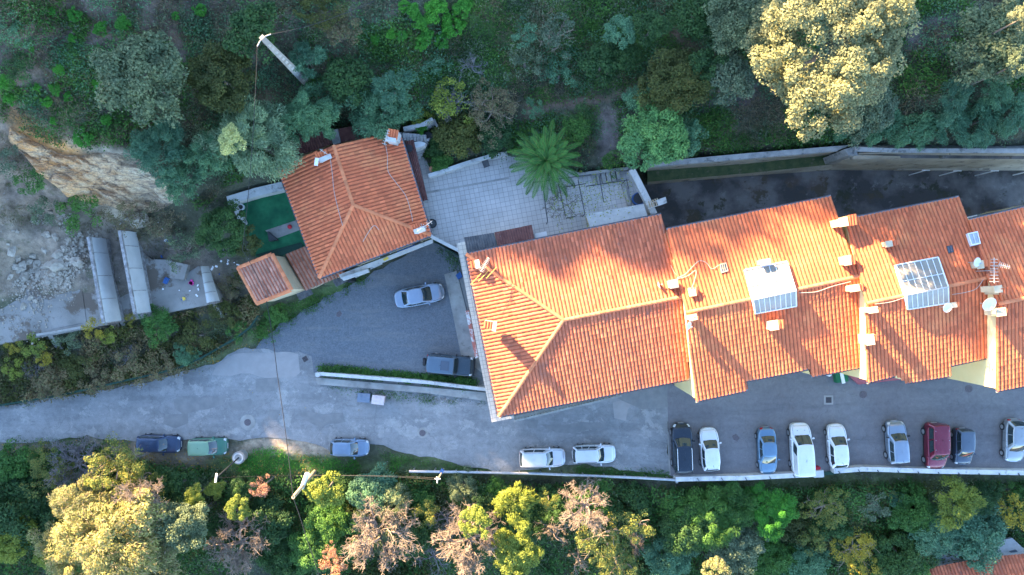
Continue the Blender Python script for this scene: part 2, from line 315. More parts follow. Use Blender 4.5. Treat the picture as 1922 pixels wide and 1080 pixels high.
def sdf(poly, x, y):
    x = np.asarray(x, float); y = np.asarray(y, float)
    d = np.full(x.shape, 1e9); ins = np.zeros(x.shape, bool); n = len(poly)
    for i in range(n):
        ax, ay = poly[i]; bx, by = poly[(i + 1) % n]
        ex, ey = bx - ax, by - ay; t = np.clip(((x - ax) * ex + (y - ay) * ey) / (ex * ex + ey * ey + 1e-12), 0, 1)
        d = np.minimum(d, np.hypot(x - ax - t * ex, y - ay - t * ey))
        c = ((ay > y) != (by > y)); xx = (bx - ax) * (y - ay) / ((by - ay) if by != ay else 1e-12) + ax
        ins ^= c & (x < xx)
    return np.where(ins, -d, d)
def sstep(a, b, x): t = np.clip((x - a) / (b - a), 0, 1); return t * t * (3 - 2 * t)
def terrain(x, y):
    x = np.asarray(x, float); y = np.asarray(y, float); sh = x.shape; x = x.ravel(); y = y.ravel()
    num = np.zeros_like(x); den = np.zeros_like(x)
    for cx, cy, cz in _cw:
        w = 1 / (np.hypot(x - cx, y - cy) + .35) ** 3.2
        num += w * cz; den += w
    z = num / den
    z += (fbm(x, y, .35, 1) - .5) * .9 + (fbm(x, y, 1.3, 3, 3) - .5) * .25
    u = (-x + y) * CA; v = (x + y) * CA
    rz = S_of(v) + U0 * TANE + (fbm(v, v * .3, .16, 2) - .5) * 2.2 - 2.2  # ridge added outside the view to block the low sun
    k = sstep(56, U0, u); z = z * (1 - k) + rz * k
    z = np.where(u > U0, rz - (u - U0) * .05, z)
    z = np.where((y < -30), z - np.clip(-30 - y, 0, 60) * .12, z)
    d = sdf(ZFLAT, x, y); z = z * sstep(0, .9, d) + (-.06) * (1 - sstep(0, .9, d))
    d = sdf(ZPAD, x, y); k = 1 - sstep(0, .9, d); k = np.where(sdf(ZFLAT, x, y) < .3, 0, k); z = z * (1 - k) + 2.9 * k
    return z.reshape(sh)
def drop(px, py, lift=0.0):
    px = np.asarray(px, float); py = np.asarray(py, float); z = np.zeros_like(px)
    for _ in range(6):
        s = (H - z) / H * K; x = (px - 961) * s; y = (540 - py) * s
        z = .4 * z + .6 * (terrain(x, y) + lift)
    s = (H - z) / H * K
    return (px - 961) * s, (540 - py) * s, z

def axis(lo, hi, st, far):
    a = list(np.arange(lo, hi + 1e-6, st)); s = st; x = a[-1]
    while x < far: s *= 1.25; x += s; a.append(x)
    s = st; x = a[0]; b = []
    while x > -far: s *= 1.25; x -= s; b.append(x)
    return np.array(b[::-1] + a)
XS = axis(-56, 54, .45, 700); YS = axis(-32, 31, .45, 700)
GX, GY = np.meshgrid(XS, YS); GZ = terrain(GX, GY)
nx, ny = len(XS), len(YS)
me = bpy.data.meshes.new('ground')
vv = np.stack([GX.ravel(), GY.ravel(), GZ.ravel()], 1)
me.vertices.add(nx * ny); me.vertices.foreach_set('co', vv.ravel().astype(np.float32))
ii = np.arange((nx - 1) * (ny - 1)); ci = ii % (nx - 1); ri = ii // (nx - 1); a0 = ri * nx + ci
fa = np.stack([a0, a0 + 1, a0 + nx + 1, a0 + nx], 1)
me.loops.add(fa.size); me.loops.foreach_set('vertex_index', fa.ravel().astype(np.int32))
me.polygons.add(len(fa)); me.polygons.foreach_set('loop_start', np.arange(0, fa.size, 4, dtype=np.int32)); me.polygons.foreach_set('loop_total', np.full(len(fa), 4, np.int32))
me.polygons.foreach_set('use_smooth', np.ones(len(fa), bool)); me.update(); me.validate()
# true ground colours: soil, grass, dry slope, bare rock, path
cols = np.zeros((nx * ny, 3)); cols[:] = (.07, .075, .045)
zz = vv[:, 2]; PXs = vv[:, 0] / ((H - zz) / H * K) + 961; PYs = 540 - vv[:, 1] / ((H - zz) / H * K)
nz1 = fbm(vv[:, 0], vv[:, 1], .5, 2); nz2 = fbm(vv[:, 0], vv[:, 1], 1.4, 4)
def blob(px, py, rx, ry, c, s=1.0, ang=0, ed=.35):
    dx = PXs - px; dy = PYs - py; ca, sa = math.cos(R(ang)), math.sin(R(ang))
    d = np.hypot((dx * ca + dy * sa) / rx, (-dx * sa + dy * ca) / ry) + (nz1 - .5) * 1.1 + (nz2 - .5) * .6
    k = (1 - sstep(1 - ed, 1 + ed, d)) * s
    cols[:] = cols * (1 - k[:, None]) + np.array(c) * k[:, None]
soil = (.14, .105, .08); dry = (.22, .165, .12); grassc = (.045, .085, .025); rockc = (.44, .35, .24); orange = (.50, .25, .09); pathc = (.22, .14, .10)
blob(150, 80, 330, 170, soil); blob(60, 330, 130, 130, dry); blob(80, 480, 190, 90, (.24, .19, .14)); blob(60, 215, 100, 40, dry, .9, 30)
blob(650, 60, 200, 60, soil); blob(760, 40, 100, 60, (.2, .17, .15), .8); blob(700, 125, 130, 18, (.2, .15, .11), .8, 0)
blob(950, 60, 260, 70, grassc); blob(1120, 60, 200, 50, grassc); blob(900, 130, 160, 30, grassc, .8); blob(800, 100, 120, 60, grassc, .7)
blob(190, 330, 120, 48, rockc, 1, 33, .2); blob(100, 280, 85, 20, orange, 1, 38, .25); blob(175, 305, 60, 12, orange, .7, 30, .3); blob(40, 240, 40, 14, orange, .8, 50, .3)
blob(300, 510, 150, 60, (.16, .135, .11)); blob(350, 520, 90, 45, (.15, .12, .09))
blob(1080, 190, 90, 9, pathc, 1, -8); blob(1170, 175, 50, 8, pathc, 1, -22); blob(1260, 60, 14, 60, pathc, .9, -35); blob(1300, 85, 60, 10, pathc, .9, 30); blob(1370, 180, 60, 30, (.13, .10, .10)); blob(1140, 240, 30, 55, (.19, .15, .13)); blob(1000, 225, 20, 30, pathc, .7)
blob(1330, 255, 120, 22, (.12, .14, .07)); blob(1800, 60, 150, 60, (.10, .09, .09)); blob(800, 235, 30, 20, grassc)
blob(180, 850, 260, 22, (.17, .15, .11)); blob(330, 850, 120, 30, (.22, .175, .12)); blob(560, 838, 90, 22, (.34, .27, .19)); blob(540, 875, 130, 22, (.08, .13, .03)); blob(820, 880, 170, 22, (.09, .12, .045)); blob(1100, 890, 170, 12, (.08, .09, .04))
blob(430, 640, 120, 40, (.09, .11, .045), 1, -30); blob(150, 720, 260, 35, (.10, .085, .06)); blob(620, 550, 90, 18, (.06, .10, .03), 1, -25)
blob(1600, 920, 330, 30, (.10, .115, .05)); blob(1850, 930, 120, 30, (.08, .10, .045))
ca = me.color_attributes.new('soil', 'FLOAT_COLOR', 'POINT'); ca.data.foreach_set('color', np.concatenate([cols, np.ones((len(cols), 1))], 1).ravel().astype(np.float32))
gm, gnt, gb = _new('ground_soil')
at = gnt.nodes.new('ShaderNodeVertexColor'); at.layer_name = 'soil'; gco = _co(gnt)
gc = _mix(gnt, 1.0, at.outputs[0], _ramp(gnt, _noise(gnt, gco, 1.1, 8, .7), [(.3, (.45, .45, .45)), (.7, (1.6, 1.6, 1.6))]), 'MULTIPLY')
gc = _mix(gnt, _ramp(gnt, _noise(gnt, gco, 5, 5, .7), [(.6, (0, 0, 0)), (.68, (.6, .6, .6))]), gc, (.36, .33, .30))
gc = _mix(gnt, _ramp(gnt, _noise(gnt, gco, .9, 7, .7), [(.56, (0, 0, 0)), (.62, (.45, .45, .45))]), gc, (.05, .07, .025))
gnt.links.new(gc, gb.inputs['Base Color']); gb.inputs['Roughness'].default_value = .95
bn = gnt.nodes.new('ShaderNodeBump'); bn.inputs['Distance'].default_value = .12; gnt.links.new(_noise(gnt, gco, 3, 8, .7), bn.inputs['Height']); gnt.links.new(bn.outputs[0], gb.inputs['Normal'])
me.materials.append(gm)
go = bpy.data.objects.new('ground', me); COL.objects.link(go); tag(go, kind='structure')

def sheet(name, pts, z, m, kind='structure', label=None, cat=None, jag=0, seed=0):
    rnd = random.Random(seed); q = [P(a, b, z) for a, b in pts]
    if jag:
        out = []
        for i in range(len(q)):
            a, b = q[i], q[(i + 1) % len(q)]; n = max(1, int((b - a).length / .7)); nn = Vector((-(b - a).y, (b - a).x, 0)).normalized()
            for k in range(n):
                p = a.lerp(b, k / n); out.append(p + nn * (mnoise.noise(p * .9) * jag + rnd.uniform(-.3, .3) * jag))
        q = out
    mb = MB(); mb.face([(p.x, p.y, z) for p in q]); o = mb.build(name, m, kind=kind, label=label, cat=cat)
    if o.data.polygons[0].normal.z < 0: o.data.flip_normals()
    return o
# road, gravel yard, car park, court
sheet('road', [(-420, 776), (-10, 766), (60, 752), (110, 745), (200, 734), (300, 711), (400, 681), (455, 655), (505, 655), (575, 652), (620, 680), (905, 700), (1000, 640), (1252, 650), (1256, 893),
               (1180, 884), (1100, 872), (1060, 874), (950, 886), (880, 876), (830, 866), (760, 850), (720, 838), (690, 832), (620, 846), (560, 826), (520, 824), (450, 822), (390, 826), (250, 828), (180, 822), (100, 828), (0, 833), (-420, 846)], .006, M['road'], jag=.35)
sheet('gravel_yard', [(478, 654), (540, 600), (600, 566), (690, 520), (760, 480), (806, 455), (870, 470), (915, 560), (915, 720), (880, 725), (640, 704), (590, 700), (585, 670), (560, 662), (500, 658)], .014, M['gravel'], jag=.35, seed=3)
sheet('car_park', [(1250, 690), (1560, 640), (2500, 600), (2500, 892), (1922, 886), (1620, 880), (1545, 888), (1270, 897), (1258, 893)], .012, M['asph2'])
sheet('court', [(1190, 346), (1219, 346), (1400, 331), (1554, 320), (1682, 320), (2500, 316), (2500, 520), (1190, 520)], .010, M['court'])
for i, (pts, mm) in enumerate([([(405, 690), (440, 665), (500, 662), (560, 665), (563, 700), (545, 712), (470, 702), (400, 705)], 'patchl'),
        ([(427, 755), (470, 748), (476, 765), (465, 772), (437, 771)], 'patchd'), ([(310, 778), (352, 776), (354, 798), (330, 803), (308, 796)], 'patchd'),
        ([(325, 750), (425, 742), (420, 760), (345, 776), (328, 768)], 'patchd'), ([(480, 712), (522, 708), (530, 722), (515, 738), (482, 735)], 'patchd'), ([(506, 768), (525, 770), (520, 788), (505, 790)], 'patchd'),
        ([(1150, 757), (1185, 752), (1175, 790), (1150, 785)], 'patchl'), ([(1186, 745), (1205, 742), (1205, 758), (1190, 764)], 'patchl'), ([(1140, 740), (1252, 700), (1254, 765), (1205, 770), (1170, 752)], 'patchd'),
        ([(985, 790), (1010, 788), (1008, 804), (992, 804)], 'patchd'), ([(560, 776), (640, 776), (648, 795), (590, 800)], 'patchd'), ([(1015, 800), (1090, 792), (1150, 800), (1060, 815)], 'patchd')]):
    sheet('road_patch', pts, .019 + .0007 * i, M[mm], jag=.3, seed=i)
sheet('oil_stain', [(1374, 819), (1381, 815), (1388, 822), (1384, 828), (1377, 826)], .018, M['iron'], jag=.1)
sheet('oil_stain', [(632, 588), (638, 583), (642, 589), (637, 596), (631, 594)], .021, M['iron'], jag=.1)
# painted edge line at the car park's corner
mb = MB(); mb.prism([P(1252, 812), P(1255, 812), P(1259, 892), P(1256, 892)], .0, .03); mb.build('kerb_strip', M['concrete'], kind='structure')

# ---------------------------------------------------------------- rock face behind the ruins
def rockface():
    u = np.linspace(0, 1, 130); v = np.linspace(0, 1, 46)
    top = [(15, 232), (60, 262), (110, 285), (150, 290), (200, 282), (245, 285), (300, 320), (335, 352)]
    bot = [(10, 262), (60, 305), (105, 352), (125, 372), (170, 385), (235, 400), (285, 402), (325, 392)]
    rows = []
    tt = np.linspace(0, 1, len(top))
    for a in v:
        r = []
        px = np.interp(u, tt, [p[0] for p in top]) * (1 - a) + np.interp(u, tt, [p[0] for p in bot]) * a
        py = np.interp(u, tt, [p[1] for p in top]) * (1 - a) + np.interp(u, tt, [p[1] for p in bot]) * a
        x, y, z = drop(px, py)
        e = np.minimum(np.minimum(a, 1 - a) * 6, 1) * np.minimum(np.minimum(u, 1 - u) * 12, 1)
        st = np.abs(fbm(x * .6 + y * .9, (x - y) * .18, 1.1, 1, 5) - .5) * 2
        lay = np.abs(((x * .55 + y + fbm(x, y, .5, 2) * 2.2) * 1.1) % 1 - .5)
        z = z + e * (1.1 * st + .8 * lay + .6 * fbm(x, y, 2.2, 4, 3)) - (1 - e) * .25 + .05
        rows.append(list(zip(x, y, z)))
    mb = MB(); mb.grid(rows, 0, False, flip=True)
    m, nt, b = _new('ochre_rock'); co = _co(nt)
    mp = nt.nodes.new('ShaderNodeMapping'); mp.inputs['Rotation'].default_value = (0, 0, R(35)); mp.inputs['Scale'].default_value = (.5, 2.2, 1); nt.links.new(co, mp.inputs[0])
    c = _ramp(nt, _noise(nt, mp.outputs[0], .8, 8, .7, .6), [(.3, (.20, .16, .13)), (.45, (.42, .31, .20)), (.58, (.50, .42, .30)), (.72, (.50, .27, .10))])
    sx = nt.nodes.new('ShaderNodeSeparateXYZ'); nt.links.new(co, sx.inputs[0])
    g = nt.nodes.new('ShaderNodeMapRange'); g.inputs[1].default_value = -30; g.inputs[2].default_value = -38; nt.links.new(sx.outputs[0], g.inputs[0])
    c = _mix(nt, g.outputs[0], c, _ramp(nt, _noise(nt, mp.outputs[0], 1.1, 8, .7), [(.35, (.62, .29, .09)), (.65, (.60, .44, .28))]))
    c = _mix(nt, _ramp(nt, _noise(nt, mp.outputs[0], 2.6, 8, .75, 1), [(.56, (0, 0, 0)), (.62, (.75,) * 3)]), c, (.13, .10, .085))
    c = _mix(nt, 1.0, c, _ramp(nt, _noise(nt, co, 6, 8, .75), [(.35, (.6, .6, .6)), (.65, (1.35, 1.35, 1.35))]), 'MULTIPLY')
    for sc_, st_ in ((.5, .7), (1.3, .35)):
        vo = nt.nodes.new('ShaderNodeTexVoronoi'); vo.feature = 'DISTANCE_TO_EDGE'; vo.inputs['Scale'].default_value = sc_
        n2 = nt.nodes.new('ShaderNodeTexNoise'); n2.inputs['Scale'].default_value = 1.5; n2.inputs['Detail'].default_value = 6; nt.links.new(co, n2.inputs[0])
        va = nt.nodes.new('ShaderNodeVectorMath'); va.operation = 'MULTIPLY_ADD'; va.inputs[1].default_value = (.9, .9, 0); nt.links.new(n2.outputs[1], va.inputs[0]); nt.links.new(mp.outputs[0], va.inputs[2]); nt.links.new(va.outputs[0], vo.inputs[0])
        c = _mix(nt, _ramp(nt, vo.outputs[0], [(0, (st_, st_, st_)), (.04, (0, 0, 0))]), c, (.09, .07, .06))
    nt.links.new(c, b.inputs['Base Color']); b.inputs['Roughness'].default_value = .95
    bn = nt.nodes.new('ShaderNodeBump'); bn.inputs['Distance'].default_value = .15; nt.links.new(_noise(nt, mp.outputs[0], 3, 8, .7), bn.inputs['Height']); nt.links.new(bn.outputs[0], b.inputs['Normal'])
    mb.build('rock_face', m, kind='structure')
rockface()
# ---------------------------------------------------------------- roofs
CAM = Vector((0, 0, H))
def plane(a, b, c):
    n = (b - a).cross(c - a).normalized()
    if n.z < 0: n = -n
    return n, n.dot(a)
def ray(px, py, pl):
    d = P(px, py, 0) - CAM; n, k = pl
    t = (k - n.dot(CAM)) / n.dot(d); return CAM + d * t
def ridge_plane(ra, rb, slope, side):
    """plane through the ridge falling away with the slope; side +1 north, -1 south"""
    r = (rb - ra); p = Vector((-r.y, r.x, 0)).normalized() * side
    if p.y * side < 0: p = -p
    return plane(ra, rb, ra + p * 5 + Vector((0, 0, -5 * slope)))
def tiles(mb, pts, pl, sp=.30, L=.42, r=.118, hh=.062, seed=0, edge=.14, down=None):
    n, k = pl; rnd = random.Random(seed)
    d = Vector((n.x, n.y, 0)); d = (d - n * n.dot(d)).normalized() if down is None else down
    c = n.cross(d).normalized(); o = pts[0]
    q = [((p - o).dot(c), (p - o).dot(d)) for p in pts]
    smin = min(a for a, b in q); smax = max(a for a, b in q); ncol = max(1, round((smax - smin) / sp)); spx = (smax - smin) / ncol
    for i in range(ncol):
        s = smin + (i + .5) * spx; ts = []
        for j in range(len(q)):
            (a0, b0), (a1, b1) = q[j], q[(j + 1) % len(q)]
            if (a0 > s) != (a1 > s): ts.append(b0 + (b1 - b0) * (s - a0) / (a1 - a0))
        ts.sort()
        for j in range(0, len(ts) - 1, 2):
            t0, t1 = ts[j], ts[j + 1]; nn = max(1, math.ceil((t1 - t0) / L)); t1 += .06
            for w in range(nn):
                lo = t1 - w * L; hi = max(t1 - (w + 1) * L - .05, t0 - .02)
                if lo - hi < .04: continue
                js = rnd.uniform(-.012, .012); jz = rnd.uniform(-.008, .008); rows = []
                for (t, rr, lz) in ((lo, r, .03 + jz), (hi, r * .86, .0 + jz)):
                    rows.append([o + c * (s + js + math.cos(th) * rr) + d * t + n * (math.sin(th) * hh + lz) for th in (math.pi * e / 5 for e in range(6))])
                mb.grid(rows, 0, True)
    # channel tiles under and between the covers: one sheet with a thin body
    up = [p for p in pts]; lo = [p - n * edge for p in pts]
    a = sum(((pts[i] - o).cross(pts[(i + 1) % len(pts)] - o)).dot(n) for i in range(len(pts)))
    if a < 0: up = up[::-1]; lo = lo[::-1]
    mb.face(up, 1); mb.face(lo[::-1], 1)
    for i in range(len(up)):
        j = (i + 1) % len(up); mb.face([lo[i], lo[j], up[j], up[i]], 1)
def caps(mb, a, b, r=.16, L=.42, m=0):
    n = max(1, round((b - a).length / L)); d = (b - a) / n; dn = d.normalized(); s = dn.cross(Vector((0, 0, 1))).normalized(); up = s.cross(dn)
    for i in range(n):
        rows = []
        for (t, rr, lz) in ((0, r * .9, .0), (1.08, r, .025)):
            rows.append([a + d * (i + t) + s * math.cos(th) * rr + up * (math.sin(th) * rr + lz) for th in (math.pi * e / 6 for e in range(7))])
        mb.grid(rows, m, True)
def walls(outline, planes_z, z0, inset, drop_=.16):
    """vertical walls below an outline; outline = 3D points in order"""
    c = sum(outline, Vector()) / len(outline); mb = MB(); pp = []
    for p in outline:
        d = Vector((c.x - p.x, c.y - p.y, 0)).normalized(); q = p + d * inset; pp.append(Vector((q.x, q.y, p.z - drop_)))
    for i in range(len(pp)):
        a, b = pp[i], pp[(i + 1) % len(pp)]
        mb.face([(a.x, a.y, z0), (b.x, b.y, z0), b, a])
    return mb, pp
def gutter(parent, a, b, off):
    mb = MB(); u = (b - a).normalized(); o = Vector((off.x, off.y, 0)); rows = []
    for p in (a + o * .1, b + o * .1):
        s = u.cross(Vector((0, 0, 1))).normalized()
        rows.append([p + s * math.cos(t) * .10 + Vector((0, 0, -.06 - math.sin(t) * .10)) for t in (math.pi * e / 6 for e in range(7))])
    mb.grid(rows, 0, True); mb.grid([[p + Vector((0, 0, .012)) for p in r] for r in rows], 0, True, flip=True)
    return mb.build('gutter', M['gutter'], parent)
def chimney(parent, px, py, z, w, l, ang, capm=None, tilecap=None, zb=None, mt='cream', h=1.2, opening=False):
    """px,py of the top; z of the top"""
    p = P(px, py, z); mb = MB(); zb = z - 1.9 if zb is None else zb; w *= .72; l *= .72
    mb.box((p.x, p.y, (z - .12 + zb) / 2), (w, l, z - .12 - zb), R(ang)); mb.box((p.x, p.y, z - .06), (w + .12, l + .12, .12), R(ang))
    if opening:
        mb.box((p.x, p.y, z + .02), (w * .5, l * .5, .05), R(ang), 1)
    o = mb.build('chimney', [M[mt], M['darkmetal']], parent)
    if tilecap:
        dx, dy, tw, tl = [q_ * .85 for q_ in tilecap]; t = MB(); M3 = Matrix.Rotation(R(ang), 3, 'Z'); c = p + M3 @ Vector((dx, dy, 0)); c.z = z - .18
        t.box((c.x, c.y, c.z - .8), (tw * .9, tl * .9, 1.7), R(ang), 1)
        for k in range(max(2, round(tw / .22))):
            kk = max(2, round(tw / .22)); xx = -tw / 2 + (k + .5) * tw / kk
            a = c + M3 @ Vector((xx, -tl / 2, .02)); b = c + M3 @ Vector((xx, tl / 2, .12)); s = M3 @ Vector((1, 0, 0))
            t.grid([[q + s * math.cos(th) * .1 + Vector((0, 0, math.sin(th) * .09)) for th in (math.pi * e / 5 for e in range(6))] for q in (a, b)], 0, True)
        t.box((c.x, c.y, c.z + .03), (tw, tl, .06), R(ang), 0)
        t.build('chimney_cap', [M['tile'], M[mt]], o if False else parent)
    return o

def row_house(label, zr, slope, ridge, north, south, seed, tm='tile', west_hip=None, walls_mat='yellowwall', base=0.0, group='terraced houses in the tiled row'):
    ra, rb = P(*ridge[0], zr), P(*ridge[1], zr)
    pn, ps = ridge_plane(ra, rb, slope, 1), ridge_plane(ra, rb, slope, -1)
    N = [ray(a, b, pn) for a, b in north]; S = [ray(a, b, ps) for a, b in south]
    c = (N[0] + S[-1]) / 2
    allp = N + S; cx = sum(p.x for p in allp) / len(allp); cy = sum(p.y for p in allp) / len(allp)
    root = empty('row_house', (cx, cy, base), label, 'house', group)
    mb = MB(); tiles(mb, N, pn, seed=seed); tiles(mb, S, ps, seed=seed + 1)
    hip = None
    if west_hip:
        nw, sw = ray(*west_hip[0], pn), ray(*west_hip[1], ps); pw = plane(ra, nw, sw)
        tiles(mb, [ra, nw, sw], pw, seed=seed + 2); hip = (nw, sw, pw)
    rf = mb.build('roof', [M[tm], M['channel']], root)
    rc = MB(); caps(rc, ra, rb)
    if hip: caps(rc, ra + Vector((0, 0, .02)), hip[0]); caps(rc, ra + Vector((0, 0, .02)), hip[1])
    rc.build('ridge_cap', M['ridge'], rf)
    return root, pn, ps, N, S, hip, ra, rb, rf

def openings(parent, pp, edges, rows, step=2.6, doors=True):
    cx = sum(p.x for p in pp) / len(pp); cy = sum(p.y for p in pp) / len(pp)
    for (i, j) in edges:
        a, b = Vector((pp[i].x, pp[i].y, 0)), Vector((pp[j].x, pp[j].y, 0)); L = (b - a).length; n = int(L / step)
        if n < 1: continue
        d = (b - a).normalized(); o = Vector((d.y, -d.x, 0))
        if o.dot(Vector((cx, cy, 0)) - (a + b) / 2) > 0: o = -o
        ang = math.atan2(d.y, d.x)
        for k in range(n):
            c = a.lerp(b, (k + .5) / n)
            for r_, z in enumerate(rows):
                door = doors and r_ == 0 and k % 2 == 0 and z < 2; h_ = 2.1 if door else 1.25; w_ = .95; zc = h_ / 2 + .05 if door else z
                f = MB(); f.box((c.x + o.x * .03, c.y + o.y * .03, zc), (w_ + .16, .10, h_ + .14), ang)
                fo = f.build('door' if door else 'window', M['white'] if not door else M['wood'], parent)
                g = MB(); g.box((c.x + o.x * .075, c.y + o.y * .075, zc), (w_ * (.8 if door else 1), .03, h_ * (.9 if door else 1)), ang); g.build('panel' if door else 'pane', M['glassdark'] if not door else M['darkmetal'], fo)
                if not door:
                    for sg in (-1, 1):
                        q = MB(); e = c + d * sg * (w_ * .5 + .34) + o * .05; q.box((e.x, e.y, zc), (.46, .05, h_), ang); q.build('shutter', M['shutter'], fo)
M['shutter'] = mat('painted_shutter', (.16, .22, .20), (.20, .27, .24), 2)
# --- house 1 (hipped end)
h1 = row_house('largest row house, hipped left end, aged stained tiles on its upper slope', 8.9, .27, [(1058, 601), (1279, 558)],
               [(1058, 601), (1279, 558), (1249, 431), (1241, 404), (876, 478)], [(1058, 601), (937, 781), (1294, 710), (1279, 558)], 1, 'tileold', west_hip=[(876, 478), (937, 781)])
def wall_for(h, pts, inset=.28, z0=-.1, mt='yellowwall'):
    mb, pp = walls(pts, None, z0, inset); w = mb.build('wall', M[mt], h[0]); return pp
N, S = h1[3], h1[4]
pp = wall_for(h1, [h1[5][0], N[3], N[2], N[1], S[2], S[1]], mt='cream'); openings(h1[0], pp, [(4, 5), (5, 0), (0, 1)], [5.8], 3.0)
gutter(h1[0], h1[5][0], N[3], Vector((.2, 1, 0))); gutter(h1[0], S[2], S[1], Vector((0, -1, 0)))
gutter(h1[0], h1[5][1], h1[5][0], Vector((-1, 0, 0)))
h2 = row_house('second row house from the left, white glazed dormer, brightest sunlit north slope', 9.8, .27, [(1288, 587), (1613, 519)],
               [(1288, 587), (1613, 519), (1560, 370), (1251, 432)], [(1288, 588), (1306, 752), (1404, 731), (1401, 714), (1520, 691), (1524, 706), (1620, 687), (1613, 519)], 11)
N, S = h2[3], h2[4]
pp = wall_for(h2, [N[3], N[2], N[1], S[6], S[5], S[4], S[3], S[2], S[1], N[0]], .14); openings(h2[0], pp, [(3, 4), (5, 6), (7, 8), (0, 1)], [1.5, 4.6])
gutter(h2[0], N[3], N[2], Vector((.2, 1, 0)))
for a, b in ((1, 2), (3, 4), (5, 6)): gutter(h2[0], S[a], S[b], Vector((0, -1, 0)))
h3 = row_house('third row house from the left, with dark mottled tiles on its south slope', 10.6, .27, [(1626, 570), (1858, 521)],
               [(1626, 570), (1858, 521), (1801, 371), (1588, 413)], [(1626, 571), (1628, 717), (1682, 704), (1701, 718), (1785, 704), (1785, 685), (1859, 669), (1858, 521)], 21)
N, S = h3[3], h3[4]
pp = wall_for(h3, [N[3], N[2], N[1], S[6], S[5], S[4], S[3], S[2], S[1], N[0]], .14); openings(h3[0], pp, [(3, 4), (5, 6), (7, 8), (0, 1)], [1.5, 4.6])
gutter(h3[0], N[3], N[2], Vector((.2, 1, 0)))
for a, b in ((1, 2), (3, 4), (5, 6)): gutter(h3[0], S[a], S[b], Vector((0, -1, 0)))
h4 = row_house('row house cut by the right edge of the photo, speckled north slope', 11.4, .27, [(1872, 571), (2110, 521)],
               [(1872, 571), (2110, 521), (2060, 360), (1820, 414)], [(1872, 572), (1871, 733), (2120, 685), (2110, 521)], 31)
N, S = h4[3], h4[4]
pp = wall_for(h4, [N[3], N[2], N[1], S[2], S[1], N[0]], .14); openings(h4[0], pp, [(3, 4), (0, 1)], [1.5, 4.6])
gutter(h4[0], N[3], N[2], Vector((.2, 1, 0))); gutter(h4[0], S[1], S[2], Vector((0, -1, 0)))

# tiled ledge on the west and south-west of house 1 (raised walkway)
led = MB(); w = [P(855, 457, 4.3), P(872, 452, 4.3), P(882, 478, 4.3), P(950, 784, 4.3), P(966, 788, 4.3), P(967, 793, 4.3), P(920, 799, 4.3)]
led.prism([P(857, 457, 4.6), P(905, 448, 4.6), P(965, 784, 4.6), P(965, 785, 4.6), P(923, 793, 4.6)], 4.35, 4.6)
led.build('walkway', [M['ledge']], h1[0])
# support wall under the ledge
sw_ = MB(); sw_.prism([P(880, 458, 4.5), P(900, 455, 4.5), P(962, 770, 4.5), P(940, 779, 4.5)], 0, 4.34); sw_.build('lower_wall', M['cream'], h1[0])
cz = MB()
# coping/balustrade strip along south eave of house 1
a, b = P(965, 789, 4.6), P(1165, 742, 4.6); u = (b - a).normalized(); s = Vector((u.y, -u.x, 0))
cz.prism([a, b, b - s * .7, a - s * .7], 0, 4.3); cz.prism([a + s * .14, b + s * .14, b - s * .3, a - s * .3], 4.3, 4.42)
cz.build('balcony', M['concrete'], h1[0])
bl = MB()
for i in range(34):
    p = a.lerp(b, (i + .5) / 34); bl.cyl((p.x, p.y, 4.42), .05, .55, 8)
bl.box(((a.x + b.x) / 2, (a.y + b.y) / 2, 5.02), ((b - a).length, .16, .1), math.atan2(u.y, u.x)); bl.build('balustrade', M['concrete'], h1[0])
# chimneys: px, py of top, z
def ch(h, px, py, dz, w=.6, l=.6, ang=10, tc=None, mt='cream', **k):
    pl = h[1] if k.pop('side', 1) > 0 else h[2]; g = ray(px, py, pl).z
    return chimney(h[0], px, py, g + dz, w, l, ang, tilecap=tc, zb=g - .5, mt=mt, **k)
ch(h1, 1265, 533, 1.1, .8, .8, 10, mt='concrete')
ch(h1, 928, 613, 1.2, .25, .9, -8, (-.6, .05, .8, .7), mt='whitewall', opening=False)
ch(h1, 896, 496, .9, .35, .8, 10, (-.4, .05, .5, .7), mt='whitewall', opening=False)
ch(h1, 1300, 548, 1.1, .6, .8, 8, (.2, 0, .7, .8))
ch(h2, 1301, 596, 1.0, .7, .5, 10, (.3, -.25, .6, .5), side=-1)
ch(h2, 1437, 492, .9, 1.0, .5, 10)
ch(h2, 1591, 489, 1.0, .6, .9, 8, (.55, 0, .5, .9))
ch(h2, 1605, 541, 1.0, .9, .6, 8, (.6, .0, .6, .6), side=-1)
ch(h2, 1453, 611, 1.0, .8, .9, 8, (.7, 0, .6, .8), side=-1)
ch(h2, 1584, 417, 1.7, .8, .8, 10, (.9, .05, .8, 1.0))
ch(h3, 1669, 458, .7, .6, .5, 10, (.7, 0, .5, .5))
ch(h3, 1640, 582, .9, .8, .5, 8, (.5, -.1, .4, .4), side=-1)
ch(h3, 1634, 638, .9, .7, 1.0, 8, (.5, .1, .4, .6), side=-1)
ch(h3, 1841, 497, .9, .5, .7, 8, (.6, .05, .8, .6))
ch(h3, 1790, 573, .8, .6, .4, 8, (.4, 0, .5, .4), side=-1)
ch(h4, 1874, 543, 1.1, .7, .6, 8, (.6, -.25, .9, .6))
ch(h4, 1880, 586, 1.0, .8, .7, 8, (.4, 0, .5, .4), side=-1)
